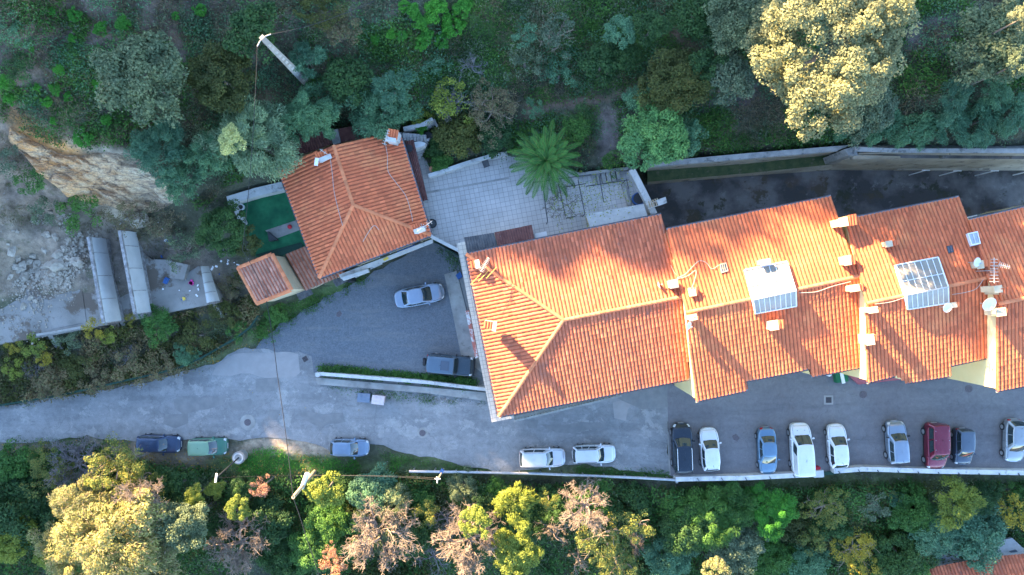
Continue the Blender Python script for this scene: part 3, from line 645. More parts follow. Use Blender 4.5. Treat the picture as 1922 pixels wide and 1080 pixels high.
# roof vents and windows
def roofbox(h, quad, dz, name, frm, pane, side=1, bars=1):
    pl = h[1] if side > 0 else h[2]; n = pl[0]
    q = [ray(a, b, pl) for a, b in quad]; mb = MB(); t = [p + n * dz for p in q]
    for i in range(4): mb.face([q[i] - n * .05, q[(i + 1) % 4] - n * .05, t[(i + 1) % 4], t[i]])
    c = sum(t, Vector()) / 4; ti = [c + (p - c) * .8 for p in t]
    for i in range(4): mb.face([t[i], t[(i + 1) % 4], ti[(i + 1) % 4], ti[i]])
    o = mb.build(name, M[frm], h[0])
    g = MB(); g.face([p - n * .03 for p in ti]); g.build('pane', M[pane], o)
    b = MB()
    for k in range(bars):
        f = (k + 1) / (bars + 1); b.tube([ti[0].lerp(ti[1], f) , ti[3].lerp(ti[2], f)], .025, 4)
    b.build('glazing_bar', M[frm], o)
roofbox(h2, [(1350, 497), (1362, 494), (1366, 510), (1353, 514)], .18, 'roof_window', 'cream', 'glassdark', bars=2)
roofbox(h3, [(1775, 463), (1786, 461), (1789, 474), (1779, 477)], .12, 'roof_window', 'darkmetal', 'glassdark', bars=1)
roofbox(h4, [(1813, 440), (1832, 436), (1838, 459), (1821, 463)], .22, 'roof_hatch', 'white', 'metal', bars=1)
# glazed dormers
def dormer(h, tl, tr, br, bl_, fr, fl):
    pn, ps, zr = h[1], h[2], h[6].z
    A = ray(*tl, pn) + Vector((0, 0, 0)); B = ray(*tr, pn)
    A = P(*tl, A.z + .35); B = P(*tr, B.z + .35); C = P(*br, zr + .55); D = P(*bl_, zr + .55)
    E = P(*fr, ray(*fr, ps).z + .25); F = P(*fl, ray(*fl, ps).z + .25)
    body = MB()
    lowA, lowB = A - Vector((0, 0, .7)), B - Vector((0, 0, .7)); lc, ld = C - Vector((0, 0, 1.2)), D - Vector((0, 0, 1.2)); le, lf = E - Vector((0, 0, .5)), F - Vector((0, 0, .5))
    body.face([A, B, lowB, lowA]); body.face([A, lowA, ld, D]); body.face([B, C, lc, lowB]); body.face([D, ld, lf, F]); body.face([C, E, le, lc]); body.face([F, lf, le, E])
    dm = body.build('glazed_dormer', M['white'], h[0])
    def pane(q, name, m, nb, mid, rad=.035):
        n = (q[1] - q[0]).cross(q[3] - q[0]).normalized()
        if n.z < 0: n = -n
        g = MB(); g.face([p - n * .02 for p in q]); g.build(name, M[m], dm)
        b = MB()
        for k in range(nb + 1):
            f = k / nb; e = 2 if k in (0, nb) else 1; b.tube([q[0].lerp(q[1], f), q[3].lerp(q[2], f)], rad * (1.8 if e == 2 else 1), 4)
        for f in ([0, .55, 1] if mid else [0, 1]): b.tube([q[0].lerp(q[3], f), q[1].lerp(q[2], f)], rad * (1 if f == .55 else 1.7), 4)
        b.build('glazing_bar', M['white'], dm)
    pane([A, B, C, D], 'roof_glass', 'glassroof', 7, True); pane([D, C, E, F], 'front_glass', 'glassfront', 8, False)
    ch_ = MB(); ch_.tube([A.lerp(B, .0) + Vector((0, 0, .0)), A], .01, 3)
dormer(h2, (1398, 507), (1477, 491), (1494, 546), (1414, 563), (1495, 575), (1418, 589))
dormer(h3, (1682, 498), (1761, 483), (1780, 539), (1702, 554), (1781, 569), (1704, 581))

# ---------------------------------------------------------------- small hipped house
zr, ze = 7.9, 6.2
apex = P(663, 385, zr); nr = P(626, 273, zr)
W4 = [P(522, 314, ze), P(599.5, 521, ze), P(808, 441, ze), P(749, 248, ze)]
pw, pe, psn = plane(apex, nr, (W4[0] + W4[1]) / 2), plane(apex, nr, (W4[2] + W4[3]) / 2), plane(apex, W4[1], W4[2])
root = empty('small_house', (P(660, 385, 6).x, P(660, 385, 6).y, 2.9), 'detached small house with red hipped tile roof, left of the tiled terrace', 'house')
A_, B_, C_, D_ = ray(522, 314, pw), W4[1], W4[2], ray(749, 248, pe)
mb = MB(); tiles(mb, [apex, nr, A_, B_], pw, seed=41, down=None); tiles(mb, [nr, apex, C_, D_], pe, seed=42); tiles(mb, [apex, B_, C_], psn, seed=43)
rf = mb.build('roof', [M['tile'], M['channel']], root)
rc = MB(); caps(rc, nr, apex); caps(rc, apex, B_); caps(rc, apex, C_); rc.build('ridge_cap', M['ridge'], rf)
wm, pp = walls([A_, B_, C_, D_, nr], None, -.1, .55); wm.build('wall', M['cream'], root); openings(root, pp, [(1, 2)], [1.4, 4.5], 3.0); openings(root, pp, [(0, 1), (2, 3)], [4.5], 3.0)
gutter(root, B_, C_, Vector((0, -1, 0))); gutter(root, A_, B_, Vector((-1, 0, 0))); gutter(root, C_, D_, Vector((1, 0, 0)))
def sch(px, py, z, w, l, ang, tc=None, mt='whitewall'): return chimney(root, px, py, z, w, l, ang, tilecap=tc, zb=5.5, mt=mt, opening=False)
sch(610, 297, 8.0, 1.3, .35, 22, (-.2, .45, 1.2, .6)); sch(733, 262, 8.1, 1.0, .3, -10, (.1, .55, 1.0, .9)); sch(787, 432, 7.7, 1.1, .35, 20, (-.2, .4, 1.0, .6))
# south balcony slabs and awnings
def slabq(name, pts, z, th, m, parent=None, **k):
    mb = MB(); mb.prism([P(a, b, z) for a, b in pts], z - th, z); return mb.build(name, M[m], parent, **k)
slabq('balcony', [(636, 516), (812, 449), (813, 456), (640, 524)], 3.2, .15, 'whitewall', root)
slabq('balcony_edge', [(640, 521), (690, 505), (692, 511), (644, 527)], 3.4, .5, 'whitewall', root)
for i, (pts, mm, z) in enumerate([([(662, 509), (688, 499), (691, 512), (667, 522)], 'awn', 2.4), ([(692, 497), (714, 488), (718, 496), (696, 506)], 'whitewall', 2.9), ([(716, 487), (744, 474), (747, 481), (720, 493)], 'concrete', 2.6), ([(745, 471), (778, 458), (780, 463), (748, 478)], 'bluep', 2.7), ([(724, 484), (730, 481), (732, 484), (726, 487)], 'yellowp', 3.5)]):
    if mm == 'yellowp' or mm == 'bluep': continue
    slabq('awning', pts, z, .08, mm, root)
slabq('blue_tarpaulin', [(745, 472), (778, 459), (780, 463), (748, 478)], 2.7, .05, 'bluep', label='blue tarpaulin strip hung along the south wall of the small hipped house', cat='tarpaulin')
slabq('laundry_box', [(718, 487), (727, 482), (729, 486), (721, 490)], 3.62, .25, 'yellowp', label='small yellow box on the balcony of the small hipped house', cat='box')
# black curtain by the shed
mb = MB(); mb.prism([P(654, 512, 2.2), P(661, 509, 2.2), P(659, 528, 2.2), P(653, 531, 2.2)], .1, 2.2); mb.build('folded_tarpaulin', M['blackp'], label='black folded tarpaulin leaning at the corner between shed and small house', cat='tarpaulin')
# shed: tall block + lean-to
rs = empty('shed', (P(520, 525, 3).x, P(520, 525, 3).y, 0), 'two-part shed with weathered tiles and a yellow wall, left of the small house', 'shed')
pt = plane(P(511, 477, 6.0), P(547.5, 544.5, 6.0), P(483, 570, 5.2))
mb = MB(); q = [ray(447, 503, pt), ray(511, 477, pt), ray(547.5, 544.5, pt), ray(483, 570, pt)]
dn = (q[3] - q[2]).normalized(); dn = ((q[3] + q[2]) / 2 - (q[0] + q[1]) / 2).normalized()
tiles(mb, q, pt, sp=.32, seed=51, down=(dn - pt[0] * pt[0].dot(dn)).normalized())
r1 = mb.build('roof', [M['tileshed'], M['channel']], rs)
rc = MB()
for i in range(4): caps(rc, q[i], q[(i + 1) % 4], .17)
rc.build('edge_tile', M['ridge'], r1)
wm, _ = walls(q, None, -.2, .12); wm.build('wall', M['cream'], rs)
pt2 = plane(P(542, 481, 3.0), P(577, 466, 3.0), P(645, 512, 2.4)); q2 = [ray(a, b, pt2) for a, b in ((536, 478), (577, 461), (602, 510), (645, 510), (648, 515), (573, 545))]
mb = MB(); dn = (q2[5] - q2[0]).normalized(); tiles(mb, q2, pt2, sp=.32, seed=53, down=(dn - pt2[0] * pt2[0].dot(dn)).normalized()); mb.build('lean_to_roof', [M['tileshed'], M['channel']], rs)
wm, _ = walls(q2, None, -.2, .15); wm.build('lean_to_wall', M['cream'], rs)
def corr(name, pts, z, m, parent, sp=.18, z2=None, amp=.03, **k):
    """corrugated sheet over a quad, ribs run from edge 0-1 to edge 3-2"""
    z2 = z if z2 is None else z2
    a, b, c, d = P(*pts[0], z), P(*pts[1], z), P(*pts[2], z2), P(*pts[3], z2); n = max(4, int((b - a).length / sp) * 6)
    rows = [[a.lerp(b, i / n) + Vector((0, 0, amp * math.sin(i * math.pi / 3))) for i in range(n + 1)], [d.lerp(c, i / n) + Vector((0, 0, amp * math.sin(i * math.pi / 3))) for i in range(n + 1)]]
    mb = MB(); mb.grid(rows, 0, True); mb.grid([[p - Vector((0, 0, .02)) for p in r] for r in rows], 0, True, flip=True); return mb.build(name, M[m], parent, **k)
corr('awning', [(556, 552), (582, 541), (588, 552), (562, 565)], 2.0, 'greycorr', rs, .3, 1.8); corr('awning', [(624, 527), (651, 516), (655, 527), (631, 539)], 2.0, 'greycorr', rs, .3, 1.8)
# corrugated roofs beside the houses
o = corr('awning_roof', [(757, 268), (776, 262), (803, 375), (792, 379)], 5.2, 'browncorr', None, .16, 5.2); tag(o, 'narrow brown corrugated canopy along the east wall of the small house', 'canopy')
mb = MB()
for (a, b) in ((772, 275), (799, 370)): p = P(a, b, 5.1); mb.cyl((p.x, p.y, 3.0), .05, 2.15)
pc = mb.build('post', M['metal'], o)
g1 = empty('terrace_shelter', (P(935, 450, 5).x, P(935, 450, 5).y, 3.0), 'lean-to shelter with half grey, half brown corrugated roof, against the hipped row house', 'shelter')
corr('grey_roof_sheet', [(871, 446), (927, 437), (934, 466), (877, 477)], 6.1, 'greycorr', g1, .2, 6.25); corr('brown_roof_sheet', [(928, 436.5), (998, 422), (1004, 452), (935, 465)], 6.1, 'browncorr', g1, .2, 6.25)
mb = MB(); mb.prism([P(874, 449, 6), P(997, 425, 6), P(1002, 450, 6), P(880, 474, 6)], 3.0, 5.95); mb.build('wall', M['cream'], g1)
# dark wine-red yard roofs north of small house
yr = corr('outbuilding_roof', [(545, 265), (610, 243), (624, 270), (548, 298)], 5.6, 'browncorr', None, .2, 5.4); tag(yr, 'dark wine-red corrugated outbuilding roof partly under the blue-green trees', 'outbuilding')
mb = MB(); mb.prism([P(552, 268, 5.3), P(606, 249, 5.3), P(618, 268, 5.3), P(556, 292, 5.3)], 3, 5.35); mb.build('wall', M['cream'], yr)
yr = corr('outbuilding_roof', [(636, 242), (712, 228), (720, 252), (640, 268)], 5.5, 'browncorr', None, .5, 5.4, .01); tag(yr, 'plain dark red outbuilding roof behind the small house, right of a white strip', 'outbuilding')
mb = MB(); mb.prism([P(640, 245, 5.3), P(706, 232, 5.3), P(714, 250, 5.3), P(644, 266, 5.3)], 3, 5.4); mb.build('wall', M['cream'], yr)
slabq('parapet_wall', [(616, 246), (634, 242), (640, 268), (626, 272)], 5.5, 2.6, 'concrete', label='short grey parapet between the two dark red outbuilding roofs', cat='wall')

# ---------------------------------------------------------------- house at the lower right
zq = 1.6; rl = empty('valley_house', (P(1850, 1070, -3).x, P(1850, 1070, -3).y, -8), 'house in the valley at the bottom right corner, red tiles showing between the trees', 'house')
pl = plane(P(1740, 1068, -3.6), P(1922, 1032, -3.6), P(1770, 1180, -1.8))
q = [ray(a, b, pl) for a, b in ((1740, 1068), (1848, 1047), (1925, 1040), (2060, 1012), (2090, 1160), (1770, 1190))]
mb = MB(); tiles(mb, q, pl, seed=61, sp=.32); mb.build('roof', [M['tileold'], M['channel']], rl)
wm, _ = walls(q, None, -9, .1); wm.build('wall', M['whitewall'], rl)
slabq('balcony', [(1735, 1048), (1900, 1010), (1930, 1038), (1742, 1070)], -4.4, .3, 'awn', rl)
for pts in ([(1744, 1052), (1768, 1047), (1776, 1052), (1750, 1059)], [(1896, 1036), (1908, 1033), (1911, 1037), (1899, 1040)]):
    mb = MB(); mb.prism([P(a, b, -4.2) for a, b in pts], -4.39, -4.2); mb.build('roof_window', M['glassdark'], rl)
# ---------------------------------------------------------------- terrace and its walls
mb = MB()
tp = [(768, 272), (800, 300), (812, 330), (925, 290), (950, 288), (1095, 326), (1190, 312), (1228, 400), (1240, 420), (870, 490), (862, 470), (808, 443)]
mb.prism([P(a, b, 3) for a, b in tp], -.1, 3.0); mb.build('terrace', [M['floor']], kind='structure')
mb = MB(); mb.prism([P(790, 361.5, 3), P(955, 333, 3), P(956, 336, 3), P(791, 366, 3)], 3.0, 3.006); mb.build('terrace_channel', M['concrete'], kind='structure')
def wall_run(name, pts, z0, z1, wd, m, label, cat='wall', group=None, m2=None, zl=None):
    """wall along photo points at its top height"""
    c = [P(a, b, z1) for a, b in pts]; L = []; Rr = []
    for i, p in enumerate(c):
        d = (c[min(i + 1, len(c) - 1)] - c[max(i - 1, 0)]); d.z = 0; d.normalize(); s = Vector((-d.y, d.x, 0)) * wd / 2
        L.append(p + s); Rr.append(p - s)
    mb = MB()
    for i in range(len(c) - 1): mb.face([L[i], L[i + 1], Rr[i + 1], Rr[i]][::-1], 0)
    for i in range(len(c) - 1):
        for A in (L, Rr):
            a, b = A[i], A[i + 1]; mb.face([a, b, (b.x, b.y, z0), (a.x, a.y, z0)], 1 if m2 else 0)
    for i in (0, -1): a, b = L[i], Rr[i]; mb.face([a, b, (b.x, b.y, z0), (a.x, a.y, z0)], 1 if m2 else 0)
    return mb.build(name, [M[m], M[m2 or m]], None, label, cat, group)
wall_run('garden_wall', [(804, 330), (830, 322), (870, 308), (920, 293), (952, 288)], 2.6, 3.9, .32, 'whitewall', 'curving white garden wall with plants along the north edge of the tiled terrace')
wall_run('garden_wall', [(1083, 329), (1105, 325), (1180, 316)], 2.6, 3.5, .25, 'concrete', 'low grey wall right of the palm at the back of the terrace')
wall_run('side_wall', [(1186, 318), (1200, 345), (1222, 388), (1228, 402)], 0, 4.3, .55, 'whitewall', 'thick white wall at the right end of the terrace beside the dark court')
wall_run('garden_wall', [(757, 242), (795, 233), (812, 223)], 3, 5, .3, 'whitewall', 'short white wall behind the stairs, north-east of the small house')
wall_run('garden_wall', [(814, 224), (829, 256)], 3, 4.6, .2, 'concrete', 'slim grey wall at the top of the garden stairs')
wall_run('garden_wall', [(427, 377), (480, 361), (536, 348)], 2.6, 4.1, .75, 'whitewall', 'broad white wall on the north side of the artificial turf yard')
wall_run('garden_wall', [(436, 380), (446, 400), (456, 421)], 2.6, 3.7, .42, 'whitewall', 'short white wall on the left side of the artificial turf yard')
wall_run('terrace_parapet', [(809, 444), (838, 459), (866, 473)], 0, 3.6, .28, 'whitewall', 'white parapet running diagonally from the small house to the hipped row house')
wall_run('mesh_fence', [(812, 452), (838, 467), (862, 481)], 0, 2.9, .06, 'fence', 'dark green mesh hanging on the diagonal parapet above the gravel yard', 'fence')
# turf yard
mb = MB(); mb.prism([P(440, 386, 2.9), P(532, 352, 2.9), P(580, 462, 2.9), P(500, 492, 2.9), P(478, 480, 2.9)], 2.2, 3.0); mb.build('artificial_turf', M['turf'], kind='structure')
mb = MB(); mb.prism([P(498, 433, 3.05), P(555, 414, 3.05), P(565, 431, 3.05), P(516, 449, 3.05)], 3.0, 3.05); mb.build('paving_slab', M['concrete'], kind='structure')
mb = MB(); mb.prism([P(480, 478, 3.1), P(565, 455, 3.1), P(570, 463, 3.1), P(498, 493, 3.1)], 2.3, 3.1, 0)
mb.build('hedge_screen', M['fence'], label='dark green screen along the south side of the turf yard', cat='screen')
wall_run('yard_wall', [(497, 484), (566, 462)], .2, 2.95, .25, 'cream', 'low yellow wall below the green screen of the turf yard')
mb = MB(); c = P(452, 389, 3.3); mb.cyl((c.x, c.y, 3.0), .26, .35, 16, r2=.3); o = mb.build('plant_pot', M['white'], label='round white pot in the corner of the artificial turf yard', cat='pot')
mb = MB(); mb.cyl((c.x, c.y, 3.3), .2, .06); mb.build('soil', M['blackp'], o)
mb = MB(); c = P(544, 426, 3.2)
for i in range(6):
    a0, a1 = math.pi * (i / 6 - .5), math.pi * ((i + 1) / 6 - .5)
    mb.grid([[(c.x + math.cos(a) * .2 * math.cos(t), c.y + math.cos(a) * .2 * math.sin(t), 3.25 + .2 * math.sin(a)) for t in [k * math.pi / 6 for k in range(12)]] for a in (a0, a1)], 0, True, close=True)
mb.build('ball', M['red'], label='small red ball on the concrete slab of the turf yard', cat='ball')
mb = MB(); mb.prism([P(500, 434, 3.9), P(518, 450, 3.9), P(503, 453, 3.9)], 3.0, 3.7); o = mb.build('shade_cover', M['darkmetal'], label='dark triangular cover at the left end of the concrete slab in the turf yard', cat='cover')
# garden stairs
st = empty('stairs', (*P(775, 270, 3).xy, 3), 'curved grey tiled stairs beside the north-east corner of the small house', 'stairs')
for i in range(7):
    mb = MB(); x0 = 757 + i * 6; mb.prism([P(x0, 252, 4.5), P(x0 + 6, 252, 4.5), P(x0 + 7, 266, 4.5), P(x0 + 2, 266, 4.5)], 2.8, 5.0 - i * .12); mb.build('step', M['floor'], st)
for i in range(7):
    mb = MB(); a = R(-60 + i * 12); cx, cy = 800, 262
    def pr(r, a): return P(cx - r * math.cos(a) * .9 + 8, cy + 14 - r * math.sin(a) * -1 + 0, 3.8)
    y0 = 268 + i * 6; xx = 800 - i * 3.6
    mb.prism([P(xx - 12, y0, 3.8), P(xx + 8, y0 - 8, 3.8), P(xx + 6, y0 - 2, 3.8), P(xx - 15, y0 + 6, 3.8)], 2.8, 4.1 - i * .15); mb.build('step', M['floor'], st)
mb = MB(); mb.prism([P(757, 270, 5), P(790, 266, 5), P(799, 269, 5), P(797, 274, 5), P(770, 283, 5)], 3, 5.1); mb.build('landing_wall', M['whitewall'], st)
mb = MB(); c = P(801, 256, 4.3); mb.cyl((c.x, c.y, 2.9), .4, .9, 16, r2=.5); mb.build('plant_tub', M['blackp'], label='black round tub at the top of the garden stairs', cat='pot')
mb = MB(); c = P(768, 279, 5.4); mb.cyl((c.x, c.y, 5.1), .26, .4, 16, r2=.32); o = mb.build('plant_pot', M['blackp'], label='small black pot on the white landing wall beside the stairs', cat='pot')
mb = MB(); c = P(811, 420, 3.5); mb.cyl((c.x, c.y, 3.0), .3, .5, 16, r2=.42); o = mb.build('plant_tub', M['blackp'], label='large black tub on the terrace at the corner of the small house', cat='pot')
mb = MB(); mb.cyl((c.x, c.y, 3.52), .3, .03); mb.build('soil', M['darkmetal'], o)
mb = MB(); c = P(809, 316, 4.3); mb.cyl((c.x, c.y, 3.5), .18, .4, 14, r2=.24); mb.build('terracotta_pot', M['pot'], label='pale terracotta pot in the plants by the curving garden wall', cat='pot')
# flat shelter, rack, pool tub at the right end
fs = slabq('flat_roof_shelter', [(1100, 402), (1208, 383), (1215, 405), (1108, 429)], 5.2, .2, 'awn', label='flat pale felt-roofed shelter touching the roof of the hipped row house', cat='shelter')
mb = MB(); mb.prism([P(1104, 406, 5.0), P(1205, 388, 5.0), P(1211, 404, 5.0), P(1111, 424, 5.0)], 3, 5.0); mb.build('wall', M['cream'], fs)
mb = MB(); c = P(1199, 373, 3.6); mb.cyl((c.x, c.y, 3.0), .55, .6, 20); o = mb.build('water_tub', M['bluep'], label='blue tub on the terrace beside the thick white wall', cat='tub')
mb = MB(); mb.cyl((c.x, c.y, 3.58), .48, .06, 20); mb.build('contents', M['blackp'], o)
rk = empty('ladder_rack', (*P(1230, 380, 4).xy, 3), 'white slatted rack projecting over the dark court from the thick white wall', 'rack')
mb = MB(); mb.prism([P(1232, 376, 4.8), P(1249, 370, 4.8), P(1252, 381, 4.8), P(1236, 387, 4.8)], 4.7, 4.85); mb.build('board', M['whitewall'], rk)
for i in range(5):
    mb = MB(); mb.box((*P(1219 + i * 4, 384 - i * 1.4, 4.7).xy, 4.7), (.09, .6, .05), R(15)); mb.build('slat', M['wood'], rk)
mb = MB(); mb.tube([P(1213, 384, 4.6), P(1232, 378, 4.6)], .03); mb.tube([P(1216, 392, 4.6), P(1236, 386, 4.6)], .03); mb.build('frame', M['white'], rk)
# pergola wires and dark steel frame over the terrace
pg = empty('pergola', (*P(1120, 380, 4).xy, 3), 'thin dark steel pergola over the right half of the terrace, carrying a bare vine', 'pergola')
mb = MB()
for a, b in (((1018, 345), (1028, 416)), ((1048, 345), (1061, 405)), ((1085, 338), (1098, 402)), ((1125, 330), (1133, 380)), ((1055, 352), (1100, 345)), ((1000, 343), (1110, 328)), ((1062, 410), (1080, 406)), ((1100, 350), (1180, 338)), ((1176, 337), (1180, 355))):
    mb.tube([P(*a, 5.2), P(*b, 5.2)], .045, 5)
mb.build('beam', M['darkmetal'], pg)
mb = MB()
for a in ((1018, 345), (1028, 416), (1098, 402), (1176, 337), (1000, 343)):
    p = P(*a, 5.2); mb.tube([(p.x, p.y, 3), p], .04, 5)
mb.build('post', M['darkmetal'], pg)
cgrp = 'low concrete steps at the back right of the terrace'
mb = MB()
for i in range(6):
    mb.prism([P(1110 + i * 9, 327 - i * 1.6, 3.4), P(1117 + i * 9, 326 - i * 1.6, 3.4), P(1121 + i * 9, 346 - i * 1.8, 3.4), P(1114 + i * 9, 348 - i * 1.8, 3.4)], 3.0, 3.15 + i * .06)
mb.build('terrace_steps', M['concrete'], label='shallow concrete steps at the back right of the terrace', cat='steps')
wall_run('planter_edge', [(1170, 345), (1175, 365), (1182, 385)], 3.0, 3.5, .25, 'concrete', 'narrow stone planter edge near the blue tub', 'planter')
mb = MB(); mb.box((*P(925 - 14, 305, 3.4).xy, 3.45), (.9, .55, .06), R(-70)); o = mb.build('garden_table', M['greycorr'], label='small grey table by the curving garden wall on the terrace', cat='table')
mb = MB()
for dx, dy in ((-.3, -.2), (.3, -.2), (-.3, .2), (.3, .2)): p = P(911, 305, 3.4); mb.box((p.x + dx * .5, p.y + dy, 3.21), (.05, .05, .42))
mb.build('leg', M['darkmetal'], o)
mb = MB()
for i in range(4): mb.box((*P(1008 + i * 5.2, 444 - i * 1.1, 3.6).xy, 3.55), (.03, .6, .1), R(12)); 
mb.box((*P(1016, 443, 3.6).xy, 3.5), (1.05, .62, .03), R(12)); mb.build('drying_rack', M['white'], label='white drying rack on the terrace between the brown shelter roof and flat shelter', cat='rack')

# ---------------------------------------------------------------- pavement strip, red-white wall, long low wall
mb = MB(); mb.prism([P(834, 515), P(857, 509), P(870, 560), P(890, 640), (P(907, 690)), P(905, 700), P(866, 670), P(850, 590)], -.05, .12); mb.build('pavement', M['concrete'], kind='structure')
mb = MB(); mb.prism([P(858, 510), P(880, 505), P(915, 690), P(905, 700), P(872, 560)], -.05, .06); mb.build('pavement', M['patchd'], kind='structure')
M['redwhite'] = mat('flaking_red_paint', (.62, .60, .58), (.70, .68, .66), 2, 4, spots=[((.50, .16, .12), 1.6, .47, .05, 1)])
o = slabq('low_wall', [(873, 584), (880, 583), (898, 671), (892, 673)], 1.1, 1.1, 'redwhite', label='low wall with flaking red and white paint beside the hipped row house', cat='wall')
o = slabq('tarpaulin', [(855, 517), (864, 510), (868, 520), (860, 525)], .5, .5, 'bluep', label='blue plastic crate under the ledge of the hipped row house', cat='crate')
wall_run('boundary_wall', [(592, 703), (600, 702), (700, 710), (800, 718), (915, 732)], -.1, .9, .3, 'whitewall', 'long white wall with a concrete step between gravel yard and road')
mb = MB(); mb.prism([P(594, 708), P(912, 736), P(914, 752), P(800, 737), P(598, 721)], -.1, .35); mb.build('wall_footing', M['concrete'], kind='structure')
mb = MB(); c = P(596, 704, 1.0); mb.cyl((c.x, c.y, 0), .22, 1.0, 14); mb.build('wall_pillar', M['whitewall'], label='rounded end pillar of the long white wall by the road', cat='pillar')
# bins
def bin_(px, py, ang, m, label):
    r = empty('wheelie_bin', (*P(px, py, .0).xy, 0), label, 'bin', 'wheelie bins by the road', rz=R(ang), ref=(0, 0, 0))
    mb = MB(); mb.prism([(-.5, -.32), (.5, -.32), (.5, .32), (-.5, .32)], .12, 1.0); mb.build('body', M[m], r)
    mb = MB(); mb.grid([[(-.56, -.4, 1.0), (-.56, -.2, 1.1), (-.56, .1, 1.12), (-.56, .4, 1.02)], [(.56, -.4, 1.0), (.56, -.2, 1.1), (.56, .1, 1.12), (.56, .4, 1.02)]], 0, False)
    mb.box((0, 0, 1.0), (1.14, .82, .05)); mb.box((-.2, .1, 1.13), (.03, .5, .04)); mb.box((.2, .1, 1.13), (.03, .5, .04)); mb.build('lid', M[m], r)
    for sx in (-.4, .4):
        mb = MB(); mb.tube([(sx, .3, .1), (sx, .38, .1)], .1, 12); mb.build('wheel', M['blackp'], r)
bin_(687, 744, -4, 'bingrey', 'blue-grey wheelie bin beside the long white wall'); bin_(713.5, 748, -7, 'binpink', 'pale pink wheelie bin beside the blue-grey bin')
# manholes and drains
def manhole(px, py, r, ring, label, rust=False):
    c = P(px, py); mb = MB()
    if ring: mb.cyl((c.x, c.y, -.02), ring, .055, 18)
    else: mb.cyl((c.x, c.y, -.02), r * 1.08, .05, 18)
    o = mb.build('manhole', M['concrete'] if ring else M['iron'], label=label, cat='manhole')
    mb = MB(); mb.cyl((c.x, c.y, .03), r, .012, 24)
    for k in range(6):
        a = k * math.pi / 3; mb.box((c.x + math.cos(a) * r * .55, c.y + math.sin(a) * r * .55, .045), (.1, .03, .01), a)
    mb.build('cover', M['iron'], o)
manhole(465, 793, .32, .72, 'round manhole in an octagonal concrete collar, in the road above the green car')
manhole(793, 813, .30, .5, 'manhole with a rusty cover and thin pale ring in the middle of the road')
manhole(1620, 741, .32, 0, 'dark round manhole cover in the car park, nearest the square drain')
manhole(1818, 730, .32, 0, 'dark round manhole cover in the car park, below the fourth row house')
def drain(px, py, s, ang, m, label):
    c = P(px, py); mb = MB(); mb.box((c.x, c.y, .02), (s, s, .05), R(ang)); o = mb.build('drain', M[m], label=label, cat='drain')
    mb = MB(); mb.box((c.x, c.y, .04), (s * .62, s * .62, .02), R(ang)); mb.build('pit', M['blackp'], o)
    mb = MB(); 
    for k in range(6):
        d = Matrix.Rotation(R(ang), 3, 'Z') @ Vector(((k - 2.5) * s * .1, 0, 0)); mb.box((c.x + d.x, c.y + d.y, .055), (s * .035, s * .62, .015), R(ang))
    mb.build('grate', M['iron'], o)
drain(1555, 751, .85, 0, 'patchl', 'square drain with a pale concrete frame in the car park'); drain(573, 674, .75, 30, 'patchd', 'tilted square drain at the left corner of the gravel yard')

# ---------------------------------------------------------------- car park wall, guard rail, fences
w = wall_run('parapet_wall', [(1268, 900), (1400, 897.5), (1470, 894), (1530, 891)], -3, .8, .42, 'whitewall', 'white parapet wall behind the black estate and the white van')
w2 = wall_run('parapet_wall', [(1566, 885), (1620, 881), (1660, 882), (1750, 885), (1922, 888), (2100, 890)], -3, .8, .42, 'whitewall', 'white parapet wall behind the silver and burgundy cars, running to the right edge')
for wl, pts in ((w, [(1310, 899), (1355, 898.5), (1400, 898), (1445, 896), (1490, 893)]), (w2, [(1575, 886), (1612, 883), (1648, 884), (1686, 885), (1724, 887), (1762, 888), (1800, 889), (1838, 890), (1876, 890), (1912, 890)])):
    for a, b in pts:
        mb = MB(); p = P(a, b + 1, .8); mb.box((p.x, p.y, .86), (.04, .3, .12), R(35)); mb.build('bracket', M['darkmetal'], wl)
mb = MB(); mb.prism([P(1527, 885, .9), P(1546, 883, .9), P(1547, 896, .9), P(1528, 897, .9)], -2, .9)
o = mb.build('gate_pillar', M['whitewall'], label='square white gate pillar between the two parapet walls', cat='pillar')
slabq('gate', [(1547, 886), (1564, 885), (1573, 890), (1547, 893)], .2, .1, 'fence', label='low green gate beside the square white pillar', cat='gate')
mb = MB(); mb.box((*P(1535, 880, .5).xy, .3), (.45, .3, .6), R(5)); mb.build('plastic_box', M['red'], label='small dark red box against the gate pillar', cat='box')
gr = empty('guard_rail', (*P(1020, 890, 0).xy, -.5), 'pale metal guard rail between the road and the trees, left of the parapet', 'guard rail')
mb = MB(); pts = [(768, 885), (850, 886), (1000, 889), (1100, 893), (1200, 897), (1266, 901)]
mb.tube([P(a, b, .8) for a, b in pts], .13, 8); mb.build('rail', M['metal'], gr)
for i in range(13):
    a = 775 + i * 40; b = np.interp(a, [p[0] for p in pts], [p[1] for p in pts]); p = P(a, b, .8); mb = MB(); mb.box((p.x, p.y, -.3), (.12, .12, 2.1)); mb.build('post', M['metal'], gr)
mb = MB(); p = P(1271, 903, .8); mb.box((p.x, p.y, -.3), (.2, .45, 2.1)); mb.build('end_post', M['concrete'], gr)
